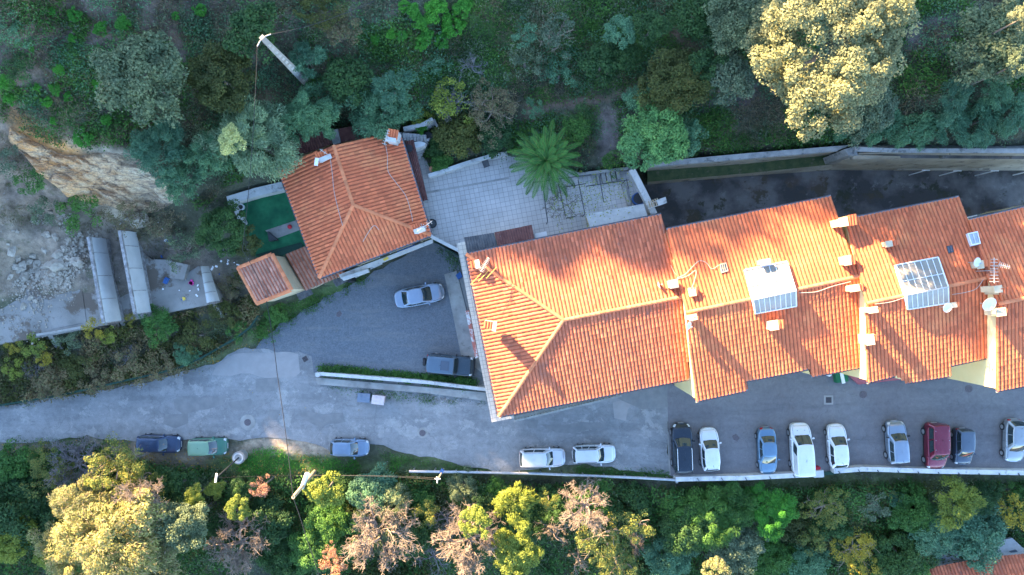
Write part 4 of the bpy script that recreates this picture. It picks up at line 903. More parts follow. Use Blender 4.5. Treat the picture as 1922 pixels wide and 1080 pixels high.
# mesh fence on the bank
fpts = [(-40, 764), (0, 760), (60, 750), (120, 740), (190, 725), (250, 711), (300, 700), (350, 687), (390, 669), (420, 652), (455, 632), (480, 612), (494, 592)]
fx, fy, fz = drop([p[0] for p in fpts], [p[1] for p in fpts]); fn = empty('mesh_fence', (float(fx[6]), float(fy[6]), float(fz[6])), 'long dark green mesh fence between the overgrown bank and the road', 'fence')
mb = MB()
tp_ = [Vector((x, y, z + 1.25)) for x, y, z in zip(fx, fy, fz)]
for i in range(len(tp_) - 1):
    a, b = tp_[i], tp_[i + 1]; d = (b - a); L = d.length; s = Vector((-d.y, d.x, 0)).normalized() * .085
    for h_ in (0, -.3, -.6, -.9): mb.tube([a + Vector((0, 0, h_)), b + Vector((0, 0, h_))], .018, 3)
    for k in range(int(L / .12)):
        p = a.lerp(b, k * .12 / L); mb.face([p + Vector((0, 0, -1.1)), p + d.normalized() * .02 + Vector((0, 0, -1.1)), p + d.normalized() * .02, p])
    mb.face([a + s + Vector((0, 0, .02)), b + s + Vector((0, 0, .02)), b - s + Vector((0, 0, .02)), a - s + Vector((0, 0, .02))])
mb.build('mesh_panel', M['fence'], fn)
for i in range(0, len(tp_)):
    a = tp_[i]; mb = MB(); mb.tube([a + Vector((0, 0, -1.5)), a + Vector((0, 0, .05))], .035, 6); mb.build('post', M['fence'], fn)

# ---------------------------------------------------------------- retaining walls north of the court
def loft(name, lines, m, parent=None, **k):
    mb = MB(); rows = [[P(a, b, z) for a, b, z in ln] for ln in lines]
    # resample each row
    def rs(r, n=40):
        d = [0]
        for i in range(1, len(r)): d.append(d[-1] + (r[i] - r[i - 1]).length)
        return [Vector(tuple(np.interp(t, d, [p[j] for p in r]) for j in range(3))) for t in np.linspace(0, d[-1], n)]
    mb.grid([rs(r) for r in rows], 0, False); o = mb.build(name, M[m], parent, **k); return o
M['ledgegrass'] = mat('mossy_ledge', (.03, .06, .02), (.08, .10, .04), 1.5, 7, spots=[((.14, .12, .09), 2, .58, .06, .7)])
rw = empty('retaining_wall', (*P(1400, 300, 0).xy, 0), 'tall stained retaining wall in two tiers with a mossy ledge, left part behind the court', 'wall')
loft('lower_tier', [[(1215, 347, 0), (1400, 331, 0), (1566, 319, 0)], [(1215, 342, 1.3), (1400, 326, 1.3), (1562, 309, 1.3)]], 'retain', rw)
loft('ledge', [[(1215, 342, 1.3), (1400, 326, 1.3), (1562, 309, 1.3)], [(1215, 321, 1.5), (1400, 308, 1.5), (1558, 291, 1.5)]], 'ledgegrass', rw)
loft('upper_tier', [[(1215, 321, 1.5), (1400, 308, 1.5), (1558, 291, 1.5)], [(1215, 314, 4.4), (1400, 299, 4.4), (1570, 283, 4.8)]], 'retain', rw)
loft('coping', [[(1215, 315, 4.35), (1400, 300, 4.35), (1572, 285, 4.8)], [(1215, 314, 4.5), (1400, 298, 4.5), (1572, 283, 4.9)], [(1215, 305, 4.5), (1400, 288, 4.5), (1600, 272, 5.1)], [(1215, 305, 3), (1400, 288, 3), (1600, 272, 3)]], 'coping', rw)
rw2 = empty('retaining_wall', (*P(1750, 300, 0).xy, 0), 'tall stained retaining wall behind the court, right part with white posts at its foot', 'wall')
loft('buttress', [[(1566, 319, 0), (1600, 320, 0), (1690, 320, 0)], [(1560, 304, 1.5), (1600, 299, 5), (1690, 297, 5.0)], [(1556, 291, 2.2), (1605, 291, 5.5), (1690, 293, 5.6)]], 'retain', rw2)
loft('lower_tier', [[(1688, 320, 0), (1922, 319, 0), (2300, 318, 0)], [(1688, 297, 5), (1922, 299, 5), (2300, 301, 5)]], 'retain', rw2)
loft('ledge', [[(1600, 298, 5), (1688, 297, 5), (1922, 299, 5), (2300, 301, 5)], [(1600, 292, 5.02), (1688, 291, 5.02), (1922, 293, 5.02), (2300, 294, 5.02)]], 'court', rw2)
loft('upper_tier', [[(1610, 292, 5), (1688, 291, 5), (1922, 293, 5), (2300, 294, 5)], [(1612, 287, 6.3), (1688, 286.5, 6.3), (1922, 287, 6.3), (2300, 289, 6.3)]], 'retain', rw2)
loft('coping', [[(1604, 285, 6.3), (1688, 287, 6.35), (1922, 288, 6.35), (2300, 289, 6.35)], [(1606, 276, 6.5), (1688, 279, 6.5), (1922, 279, 6.5), (2300, 281, 6.5)], [(1604, 272, 5), (1688, 272, 5), (1922, 272, 5), (2300, 272, 5)]], 'coping', rw2)
mb = MB(); mb.prism([P(1586, 280, 5.6), P(1602, 276, 5.6), P(1608, 272, 5.6), P(1610, 292, 5.6), P(1592, 292, 5.6)], 1, 5.6); mb.build('pier', M['coping'], rw2)
mb = MB(); mb.prism([P(1684, 319, .6), P(2300, 317, .6), P(2300, 312, .6), P(1684, 313, .6)], 0, .6); mb.build('foot_kerb', M['retain'], rw2)
for i, (a, b) in enumerate([(1706, 329), (1763, 330), (1830, 330), (1901, 329)]):
    r = empty('clothes_post', (*P(a, b, 0).xy, 0), 'white T-shaped post in the court, %s from the left of four' % ['first', 'second', 'third', 'fourth'][i], 'post', 'white posts along the foot of the retaining wall')
    mb = MB(); t = P(a, b, 0); mb.tube([(t.x, t.y, 0), (t.x, t.y, 2.6)], .05, 8); mb.build('pole', M['white'], r)
    mb = MB(); mb.tube([(t.x - .35, t.y, 2.62), (t.x + .35, t.y, 2.62)], .04, 6); mb.build('crossbar', M['white'], r)
# open porch of house 2 (front)
slabq('porch_floor', [(1590, 702), (1625, 697), (1700, 712), (1612, 722)], .35, .3, 'pinkfloor', h2[0])
mb = MB(); mb.box((*P(1578, 705, .4).xy, .3), (1.1, 1.2, .6), R(8)); mb.build('play_mat', M['turf'], label='green box with a white strip in front of the second row house', cat='box')
mb = MB(); mb.box((*P(1581, 706, .7).xy, .66), (.3, 1.4, .08), R(12)); mb.build('board', M['white'], label='white board lying on the green box in front of the second row house', cat='board')
mb = MB(); mb.cyl((*P(1556, 703, .4).xy, 0), .2, .5, 12); mb.build('white_bucket', M['white'], label='small white bucket under the eaves of the second row house', cat='bucket')

# ---------------------------------------------------------------- ruins
mb = MB(); rn = random.Random(5)
pl_ = [(-90, 662), (0, 646), (35, 640), (95, 630), (200, 610), (300, 590), (415, 567), (388, 503), (372, 500), (340, 520), (320, 505), (322, 488), (285, 487), (262, 470), (225, 468), (205, 500), (160, 515), (150, 530), (80, 530), (60, 545), (20, 540), (-90, 552)]
mb.prism([P(a, b, 2.6) for a, b in pl_], .3, 2.6); mb.build('ruined_platform', M['slab'], label='cracked concrete platform of the ruin below the rock face', cat='platform')
mb = MB(); mb.prism([P(316, 490, 3.2), P(352, 497, 3.2), P(344, 525, 3.2), P(318, 522, 3.2)], 2.5, 3.1); mb.build('broken_slab', M['slab'], label='loose tilted concrete slab on the ruin platform', cat='slab')
mb = MB(); mb.prism([P(80, 532, 2.8), P(150, 530, 2.8), P(160, 605, 2.8), P(95, 618, 2.8)], 2.5, 2.65); mb.build('paving_slab', M['slab'], kind='structure')
def vault(tl, tr, brr, bl_, label, zt=5.6, zl=3.6):
    r = empty('vault_shell', (*P(*bl_, 3).xy, 2.6), label, 'concrete shell', 'broken vault shells on the ruin')
    n = 10; rows = []; under = []
    A, B, C, D = P(*tl, zt), P(*tr, zl), P(*brr, zl), P(*bl_, zt)
    for k in range(n + 1):
        th = math.pi / 2 * k / n; f = math.sin(th); zz_ = zl + (zt - zl) * math.cos(th)
        rows.append([Vector((*A.lerp(B, f).lerp(D.lerp(C, f), t).xy, zz_ + rn.uniform(-.01, .01))) for t in np.linspace(0, 1, 12)])
    under = [[p - Vector((0, 0, .18)) for p in q] for q in rows]
    mb = MB(); mb.grid(rows, 0, True); mb.grid(under, 0, True, flip=True)
    for e in (0, -1): mb.grid([rows[e], under[e]], 0, False)
    mb.grid([[q[0] for q in rows], [q[0] for q in under]]); mb.grid([[q[-1] for q in rows], [q[-1] for q in under]])
    sh = mb.build('shell', M['shell'], r)
    mb = MB()
    for t in (2, 5, 8): mb.tube([rows[k][t] + Vector((0, 0, .01)) for k in range(n + 1)], .03, 4)
    mb.build('joint', M['shelledge'], sh)
    mb = MB(); e = (B - A); e.z = 0; e.normalize(); mb.prism([A - e * .12, A + e * .12, D + e * .12, D - e * .12], 2.6, zt + .04); mb.build('stained_edge_wall', M['shelledge'], r)
    return r
vault((165, 445), (196, 448), (226, 602), (194, 607), 'longest curved pale concrete shell on the ruin, left one of the two big shells')
vault((224, 433), (254, 436), (282, 586), (253, 590), 'curved pale concrete shell on the ruin, right one of the two big shells')
vault((377, 502), (390, 500), (411, 565), (388, 569), 'small broken curved shell at the right end of the ruin', 4.6, 3.2)
for i, (pts, lb) in enumerate([([(231, 604), (238, 603), (244, 628), (236, 630)], 'middle'), ([(97, 629), (106, 628), (114, 656), (102, 658)], 'left'), ([(402, 570), (409, 569), (418, 597), (413, 598)], 'right')]):
    mb = MB(); mb.prism([P(a, b, 1.3) for a, b in pts], .2, [1.9, 1.9, 1.0, 1.0]); mb.build('buttress', M['concrete'], label='%s concrete buttress sticking out below the front edge of the ruin' % lb, cat='buttress', group='buttresses of the ruin')
wall_run('fascia', [(68, 629), (100, 624), (155, 614)], 2.2, 2.75, .2, 'concrete', 'pale kerb remnant on the front edge of the ruin, left piece', 'kerb')
wall_run('fascia', [(258, 592), (283, 587)], 2.2, 2.75, .2, 'concrete', 'short pale kerb remnant in front of the right big shell', 'kerb')
# rocks
def rockmesh(seed):
    rr = random.Random(seed); mb = MB(); n = 9
    rows = []
    for i in range(6):
        a = math.pi * (i / 5 - .5); row = []
        for k in range(n):
            t = 2 * math.pi * k / n; v = Vector((math.cos(a) * math.cos(t), math.cos(a) * math.sin(t) * .75, math.sin(a) * .6))
            v *= 1 + .75 * mnoise.noise(v * 1.9 + Vector((seed * 7.3, 0, 0))); row.append(v)
        rows.append(row)
    mb.grid(rows, 0, False, close=True); return mb
rocks = []
rpos = [(108, 497, 1.1, 'largest pale boulder on the rubble left of the shells', 20), (42, 503, .9, 'pale boulder at the left of the rubble pile', 60), (150, 493, .9, 'flat pale boulder just left of the biggest shell', -10), (262, 415, 1.3, 'pale angular boulder under the rock face above the right shell', 10),
        (92, 498, .8, 0, 0), (70, 497, .7, 0, 0), (110, 478, .7, 0, 0), (122, 500, .6, 0, 0), (55, 492, .6, 0, 0), (48, 520, .7, 0, 0), (30, 500, .6, 0, 0), (88, 440, .6, 0, 0), (105, 445, .5, 0, 0), (155, 455, .5, 0, 0), (130, 450, .4, 0, 0), (25, 470, .8, 0, 0), (100, 515, .5, 0, 0), (140, 470, .5, 0, 0), (62, 480, .5, 0, 0), (75, 515, .5, 0, 0), (50, 575, .5, 0, 0), (60, 560, .4, 0, 0), (70, 565, .35, 0, 0), (42, 545, .4, 0, 0), (218, 610, .7, 0, 0), (150, 440, .35, 0, 0), (20, 520, .5, 0, 0), (85, 470, .45, 0, 0), (35, 485, .5, 0, 0), (120, 465, .4, 0, 0)]
protos = [rockmesh(s).build('boulder', M['rock'], center=False) for s in (1, 2, 3)]
used = [False] * 3
for i, (a, b, r_, lb, ang) in enumerate(rpos):
    k = i % 3
    if not used[k]: o = protos[k]; used[k] = True
    else: o = protos[k].copy(); COL.objects.link(o)
    x, y, z = drop([a], [b]); zz2 = 2.6 if b > 530 and b < 600 else float(z[0])
    o.location = (float(x[0]), float(y[0]), zz2 + r_ * .15); o.scale = (r_ * .68, r_ * .68, r_ * .6); o.rotation_euler = (0, 0, R(ang or rn.uniform(0, 360)))
    tag(o, lb or 'smaller grey-brown boulder in the rubble left of the concrete shells', 'rock', 'boulders in the rubble by the ruin')
rb = MB(); x, y, z = drop([rn.gauss(80, 65) for _ in range(3000)], [rn.gauss(490, 55) for _ in range(3000)])
for X, Y, Z in zip(x, y, z):
    px = X / ((H - Z) / H * K) + 961; py = 540 - Y / ((H - Z) / H * K)
    if px > 190 or py < 400 or float(fbm(np.array([X]), np.array([Y]), .35, 2, 3)[0]) < .5: continue
    s = rn.uniform(.06, .22) * (1 if py < 540 else .6); zz2 = max(Z, 2.62) if py > 545 else Z
    rb.box((X, Y, zz2 + s * .2), (s * rn.uniform(.7, 1.6), s, s * .7), rn.uniform(0, 3), 0, rn.uniform(-.4, .4), rn.uniform(-.4, .4))
rb.build('rubble', M['rock'], label='loose grey-brown rubble and stones around the ruin', cat='rubble', kind='stuff')
# litter
lb = MB(); lits = {'white': MB(), 'bluep': MB(), 'pinkp': MB()}
for i in range(34):
    c = rn.choice([(425, 490, 14), (300, 450, 30), (330, 500, 35), (370, 540, 22), (400, 510, 14)]); a, b = rn.gauss(c[0], c[2]), rn.gauss(c[1], c[2] * .6)
    x, y, z = drop([a], [b]); m_ = rn.choice(['white', 'white', 'white', 'bluep']); zz2 = float(z[0]); zz2 = max(zz2, 2.62) if 290 < a < 410 and 500 < b < 570 else zz2
    lits[m_].box((float(x[0]), float(y[0]), zz2 + .08), (rn.uniform(.08, .28), rn.uniform(.08, .2), .04), rn.uniform(0, 3), 0, rn.uniform(-.5, .5), rn.uniform(-.5, .5))
p = P(356, 530, 2.7)
for k in range(5): lits['pinkp'].box((p.x + rn.uniform(-.3, .3), p.y + rn.uniform(-.15, .15), 2.7), (.28, .2, .08), rn.uniform(0, 3))
lits['white'].build('litter', M['white'], label='scattered white paper and plastic litter around the ruin', cat='litter', kind='stuff'); lits['bluep'].build('litter', M['bluep'], label='scattered blue plastic litter around the ruin', cat='litter', kind='stuff')
lits['pinkp'].build('plastic_bag', M['pinkp'], label='bright pink plastic bag on the ruin platform', cat='bag')
mb = MB(); p = P(311, 527, 2.9); mb.box((p.x, p.y, 2.8), (.3, .55, .3), R(-25)); mb.box((p.x, p.y + .1, 2.98), (.26, .1, .06), R(-25)); mb.build('canister', M['bluep'], label='blue plastic canister by the loose slab on the ruin', cat='canister')
mb = MB(); p = P(344, 561, 2.7); mb.cyl((p.x, p.y, 2.6), .16, .12, 14, r2=.14); mb.build('lid', M['yellowp'], label='small round yellow lid on the ruin platform', cat='lid')

# ---------------------------------------------------------------- poles and wires
r = empty('concrete_pole', (*P(573, 153, 6.3).xy, 6.0), 'tall weathered concrete power pole with recessed slots on the wooded slope, upper left', 'power pole')
b0 = P(573, 153, 6.3); t0 = Vector((b0.x - .15, b0.y + .2, 15.9)); mb = MB(); ang = R(45); n = 14
def sect(f, w): 
    c = b0.lerp(t0, f); c.z = 5.8 + f * (t0.z - 5.8); ca_, sa_ = math.cos(ang), math.sin(ang)
    return c, [c + Vector((ca_ * x - sa_ * y, sa_ * x + ca_ * y, 0)) for x, y in ((-w, -w * .7), (w, -w * .7), (w, w * .7), (-w, w * .7))]
mb.grid([sect(f, .34 - .16 * f)[1] for f in np.linspace(0, 1, 14)], 0, False, close=True); mb.face(sect(1, .18)[1]); mb.build('shaft', M['concrete'], r)
mb = MB()
for k in range(13):
    f = .06 + k * .068; c, _ = sect(f, .3); w = .34 - .16 * f
    for sgn in (1, -1):
        d = Vector((-math.sin(ang), math.cos(ang), 0)) * (w * .7 + .004) * sgn; mb.box(c + d, (w * .9, .012, .38), ang)
mb.build('slot', M['awn'], r)
for dx, dy in ((-.35, -.6), (.6, .25)):
    mb = MB(); mb.tube([t0, t0 + Vector((dx, dy, -.1))], .02, 5); mb.tube([t0 + Vector((dx * .4, dy * .4, -.05)), t0 + Vector((dx, dy, -.1))], .045, 8); mb.build('insulator', M['metal'], r)
def cable(pts, r_, m, label, sag=.6, n=24):
    full = []
    for (a, b) in zip(pts[:-1], pts[1:]):
        for k in range(n): f = k / n; p = a.lerp(b, f); p.z -= sag * 4 * f * (1 - f); full.append(p)
    full.append(pts[-1]); mb = MB(); mb.tube(full, r_, 4); return mb.build('cable', M[m], label=label, cat='cable', group='overhead cables')
cable([t0 + Vector((-.35, -.6, -.1)), P(455, 470, 9), P(500, 560, 5.5)], .022, 'cable', 'thin overhead cable from the concrete power pole down to the shed', .4)
cable([t0 + Vector((.6, .25, -.1)), P(640, 28, 14), P(760, -30, 14)], .022, 'cable', 'thin overhead cable leaving the concrete power pole to the upper right', .3)
# lower twin pole with white sleeve
r = empty('wooden_pole', (*P(592, 884, -.4).xy, -1), 'leaning wooden pole with a wide white sleeve below the road, left of the yellow-green tree', 'utility pole')
b0 = P(592, 884, -.6); t0 = P(550, 934, 6.8); mb = MB(); mb.tube([b0, b0.lerp(t0, .6), t0], [.18, .16, .15], 10); mb.build('shaft', M['wood'], r)
mb = MB(); a_ = P(577, 889, 3.6); c_ = P(566, 917, 3.8); mb.tube([P(577, 889, 3.9), P(567, 916, 3.6)], [.21, .2], 14); mb.build('sleeve', M['white'], r)
topp = t0.copy()
cable([P(500, 566, 5.6), P(520, 700, 8.0), topp], .03, 'cable', 'long dark overhead cable crossing the road from the shed to the wooden pole', .2)
cable([topp, P(575, 1010, 5), P(600, 1085, 3)], .03, 'cable', 'overhead cable leaving the wooden pole toward the bottom of the photo', .1)
# street lamp in a drum base
r = empty('street_lamp', (*P(446, 862, 0).xy, -.5), 'slim street lamp standing in a round concrete drum beside the green car', 'street lamp')
c = P(447, 860, 1.0); mb = MB(); mb.cyl((c.x, c.y, -.7), .52, 1.45, 24); mb.cyl((c.x, c.y, .75), .58, .22, 24); mb.build('drum_base', M['concrete'], r)
mb = MB()
for k in range(24):
    a = 2 * math.pi * k / 24; a2 = 2 * math.pi * (k + 1) / 24
    mb.face([(c.x + .33 * math.cos(a), c.y + .33 * math.sin(a), 1.0), (c.x + .46 * math.cos(a), c.y + .46 * math.sin(a), 1.0), (c.x + .46 * math.cos(a2), c.y + .46 * math.sin(a2), 1.0), (c.x + .33 * math.cos(a2), c.y + .33 * math.sin(a2), 1.0)])
mb.build('drum_rim', M['whitewall'], r)
tt_ = P(406, 897, 6.4); mb = MB(); mb.tube([(c.x, c.y, .9), (tt_.x, tt_.y, 6.4)], [.075, .055], 8); mb.build('pole', M['darkmetal'], r)
mb = MB(); mb.box((tt_.x, tt_.y, 6.45), (.14, .75, .12), R(-8)); mb.build('lamp_head', M['white'], r)
# phone pole on the guard rail
r = empty('phone_pole', (*P(832, 881, 0).xy, -.6), 'phone pole with small cross arm at the guard rail, left of the spiky grey plant', 'phone pole')
mb = MB(); mb.tube([P(833, 880, -.4), P(821, 902, 4.2)], .08, 8); mb.build('shaft', M['wood'], r)
mb = MB(); mb.tube([P(816, 899, 4.2), P(827, 899, 4.2)], .04, 5); mb.tube([P(820, 895, 4.2), P(821, 907, 4.2)], .05, 5); mb.build('cross_arm', M['white'], r)
mb = MB(); mb.box(P(829, 885, 1.4), (.3, .45, .3), R(-30)); mb.build('junction_box', M['bluep'], r)
for k, yy in enumerate((897.5, 900.5)):
    cable([P(818, yy, 4.2), P(700, 893 + k, 3.4), P(560, 893, 3.4), P(404, 897, 6.3)], .009, 'wire', 'thin pale phone wire above the trees, %s of the two left of the phone pole' % ['upper', 'lower'][k], .1)

# ---------------------------------------------------------------- antennas, dishes, roof cables
def dish(px, py, z, r_, tilt, az, label, m='white', zb=None):
    p = P(px, py, z); ro = empty('satellite_dish', (p.x, p.y, z - .8), label, 'satellite dish', 'satellite dishes on the row of houses')
    M3 = Matrix.Rotation(az, 3, 'Z') @ Matrix.Rotation(tilt, 3, 'X'); mb = MB(); rows = []
    for i in range(6):
        q = r_ * max(i, .02) / 5; rows.append([p + M3 @ Vector((q * math.cos(t), q * math.sin(t) * 1.08, .28 * q * q / r_)) for t in [2 * math.pi * k / 20 for k in range(20)]])
    mb.grid(rows, 0, True, close=True); mb.grid([[v - M3 @ Vector((0, 0, .02)) for v in rw_] for rw_ in rows], 0, True, close=True, flip=True); mb.build('reflector', M[m], ro)
    mb = MB(); e = p + M3 @ Vector((0, -r_ * .2, r_ * .95)); mb.tube([p + M3 @ Vector((0, -r_, .2 * r_)), e], .02, 4); mb.box(e, (.1, .1, .14)); mb.build('feed_arm', M['metal'], ro)
    mb = MB(); mb.tube([p - Vector((0, 0, .05)), p - Vector((0, 0, .9))], .03, 6); mb.build('mast', M['metal'], ro)
dish(1855, 570, 12.4, .50, R(25), 0, 'largest white satellite dish, at the wall between third and fourth row house'); dish(1777, 577, 11.3, .36, R(20), .3, 'medium white satellite dish just below the third row house dormer')
dish(1832, 492, 11.4, .36, R(25), 1, 'grey-white satellite dish on a chimney, upper left of the big aerial'); dish(1291, 611, 9.9, .34, R(50), 1.2, 'narrow tilted satellite dish at the joint of first and second row house'); dish(1236, 536, 8.9, .3, R(75), 1.9, 'edge-on satellite dish on the hipped row house, left of its right chimney')
def yagi(px, py, z, ang, L, els, label, m='cablew', zb=1.2, cross=None, wide=None):
    p = P(px, py, z); ro = empty('tv_aerial', (p.x, p.y, z - zb), label, 'TV aerial', 'TV aerials on the roofs')
    d = Vector((math.cos(R(ang)), math.sin(R(ang)), 0)); s = Vector((-d.y, d.x, 0)); mb = MB(); mb.tube([p - d * L / 2, p + d * L / 2], .03, 5); mb.build('boom', M[m], ro)
    mb = MB()
    for k in range(els): c = p - d * L / 2 + d * L * (k + .5) / els; w = (wide or .35) * (1 - .35 * k / els); mb.tube([c - s * w, c + s * w], .022, 4)
    mb.build('element', M[m], ro)
    mb = MB(); mb.tube([p, p - Vector((0, 0, zb))], .03, 6); mb.build('mast', M['metal'], ro)
    if cross:
        mb = MB(); c = p - Vector((0, 0, .15)); 
        for k in range(3): q = c + Vector((cross[0], cross[1], 0)) + Vector((.62, .25, 0)) * (k - 1); e = Vector((math.cos(R(47)), math.sin(R(47)), 0)) * .75; mb.tube([q - e * .8, q + e * .8], .02, 4)
        mb.build('vhf_element', M['yellowp'], ro)
yagi(1866, 508, 12.8, 90, 1.9, 8, 'big comb-shaped TV aerial on the ridge between third and fourth row house', zb=2)
yagi(1885, 499, 12.4, -15, .9, 6, 'small pale TV aerial right of the big comb-shaped aerial', wide=.22); yagi(910, 497, 9.0, 60, 1.3, 10, 'TV aerial with three yellow rods at the top left of the hipped row house', cross=(-.1, -.9), wide=.22)
yagi(725, 258, 8.8, 75, 1.3, 6, 'small TV aerial at the top right chimney of the small house', wide=.2); yagi(797, 425, 8.6, 35, 1.5, 5, 'TV aerial beside the bottom right chimney of the small house', wide=.25); yagi(610, 287, 8.6, -35, 1.0, 3, 'TV aerial at the top left chimney of the small house', wide=.15)
mb = MB(); p = P(594, 304, 8.3); mb.box((p.x, p.y, 8.3), (.28, .62, .12), R(-8)); mb.box((p.x, p.y, 8.0), (.06, .06, .5)); mb.build('panel_aerial', M['white'], label='cream flat panel aerial on the top left of the small house roof', cat='aerial')
def roofcable(pts, pl, label, r_=.022, lift=.16):
    q = [ray(a, b, pl) + Vector((0, 0, lift)) for a, b in pts]; out = []
    for i in range(len(q) - 1):
        for k in range(6):
            t = k / 6; p0, p1, p2, p3 = q[max(i - 1, 0)], q[i], q[i + 1], q[min(i + 2, len(q) - 1)]
            out.append(.5 * ((2 * p1) + (p2 - p0) * t + (2 * p0 - 5 * p1 + 4 * p2 - p3) * t * t + (3 * p1 - p0 - 3 * p2 + p3) * t ** 3))
    out.append(q[-1]); mb = MB(); mb.tube(out, r_, 4); mb.build('roof_cable', M['cablew'], label=label, cat='cable', group='cables lying on the roofs')
roofcable([(621, 300), (625, 330), (628, 360), (636, 395), (644, 424)], pw, 'white cable running down the left slope of the small house roof')
roofcable([(724, 270), (728, 295), (729, 322), (745, 345), (763, 370), (772, 400), (775, 416)], pe, 'curved white cable on the right slope of the small house roof')
roofcable([(682, 454), (692, 437), (703, 424), (712, 432)], psn, 'short looped white cable on the front slope of the small house')
for k, (pts, lb) in enumerate([([(1270, 522), (1285, 515), (1300, 500), (1312, 490), (1325, 494), (1335, 505), (1348, 498)], 'wavy white cable from the joint chimney to the vent of the second row house'), ([(1270, 524), (1290, 518), (1305, 508), (1303, 525), (1296, 545)], 'loose white cable hanging down beside the joint chimney'), ([(1272, 520), (1264, 510), (1258, 498)], 'short white cable tail above the joint chimney')]): roofcable(pts, h2[1] if k < 2 else h1[1], lb)
roofcable([(1498, 550), (1530, 548), (1560, 538), (1595, 529)], h2[2], 'thin pale cable along the ridge of the second row house'); roofcable([(1640, 571), (1670, 567), (1700, 557)], h3[2], 'thin pale cable left of the third row house dormer'); roofcable([(1785, 553), (1810, 549), (1830, 542), (1843, 525)], h3[2], 'thin pale cable right of the third row house dormer')
# ---------------------------------------------------------------- cars
TYPES = dict(  # t along the car (-1 tail, 1 nose): greenhouse tail foot, roof rear, roof front, windscreen foot; belt, height, deck profile
 hatch=dict(g=(-.93, -.70, .10, .42), belt=.92, h=1.48, deck=[(-1, .62), (-.93, .90), (.42, .94), (.80, .80), (.97, .62)], ex=5),
 estate=dict(g=(-.95, -.84, .12, .40), belt=.95, h=1.50, deck=[(-1, .65), (-.95, .93), (.40, .96), (.82, .82), (.97, .64)], ex=5.5),
 sedan=dict(g=(-.66, -.38, .14, .46), belt=.92, h=1.42, deck=[(-1, .70), (-.93, .92), (-.66, .96), (.46, .92), (.85, .74), (.97, .60)], ex=4.6),
 suv=dict(g=(-.95, -.82, .12, .40), belt=1.02, h=1.66, deck=[(-1, .7), (-.95, 1.0), (.40, 1.04), (.82, .92), (.97, .7)], ex=5),
 van=dict(g=(-.985, -.95, .22, .52), belt=1.08, h=1.85, deck=[(-1, .8), (-.985, 1.06), (.52, 1.10), (.84, .88), (.97, .68)], ex=6),
 jeep=dict(g=(-.93, -.89, .20, .34), belt=1.08, h=1.85, deck=[(-1, .8), (-.95, 1.06), (.34, 1.10), (.90, 1.04), (.98, .9)], ex=10),
 box=dict(g=(-.96, -.88, .16, .48), belt=.95, h=1.58, deck=[(-1, .7), (-.96, .93), (.48, .97), (.85, .82), (.97, .65)], ex=7))
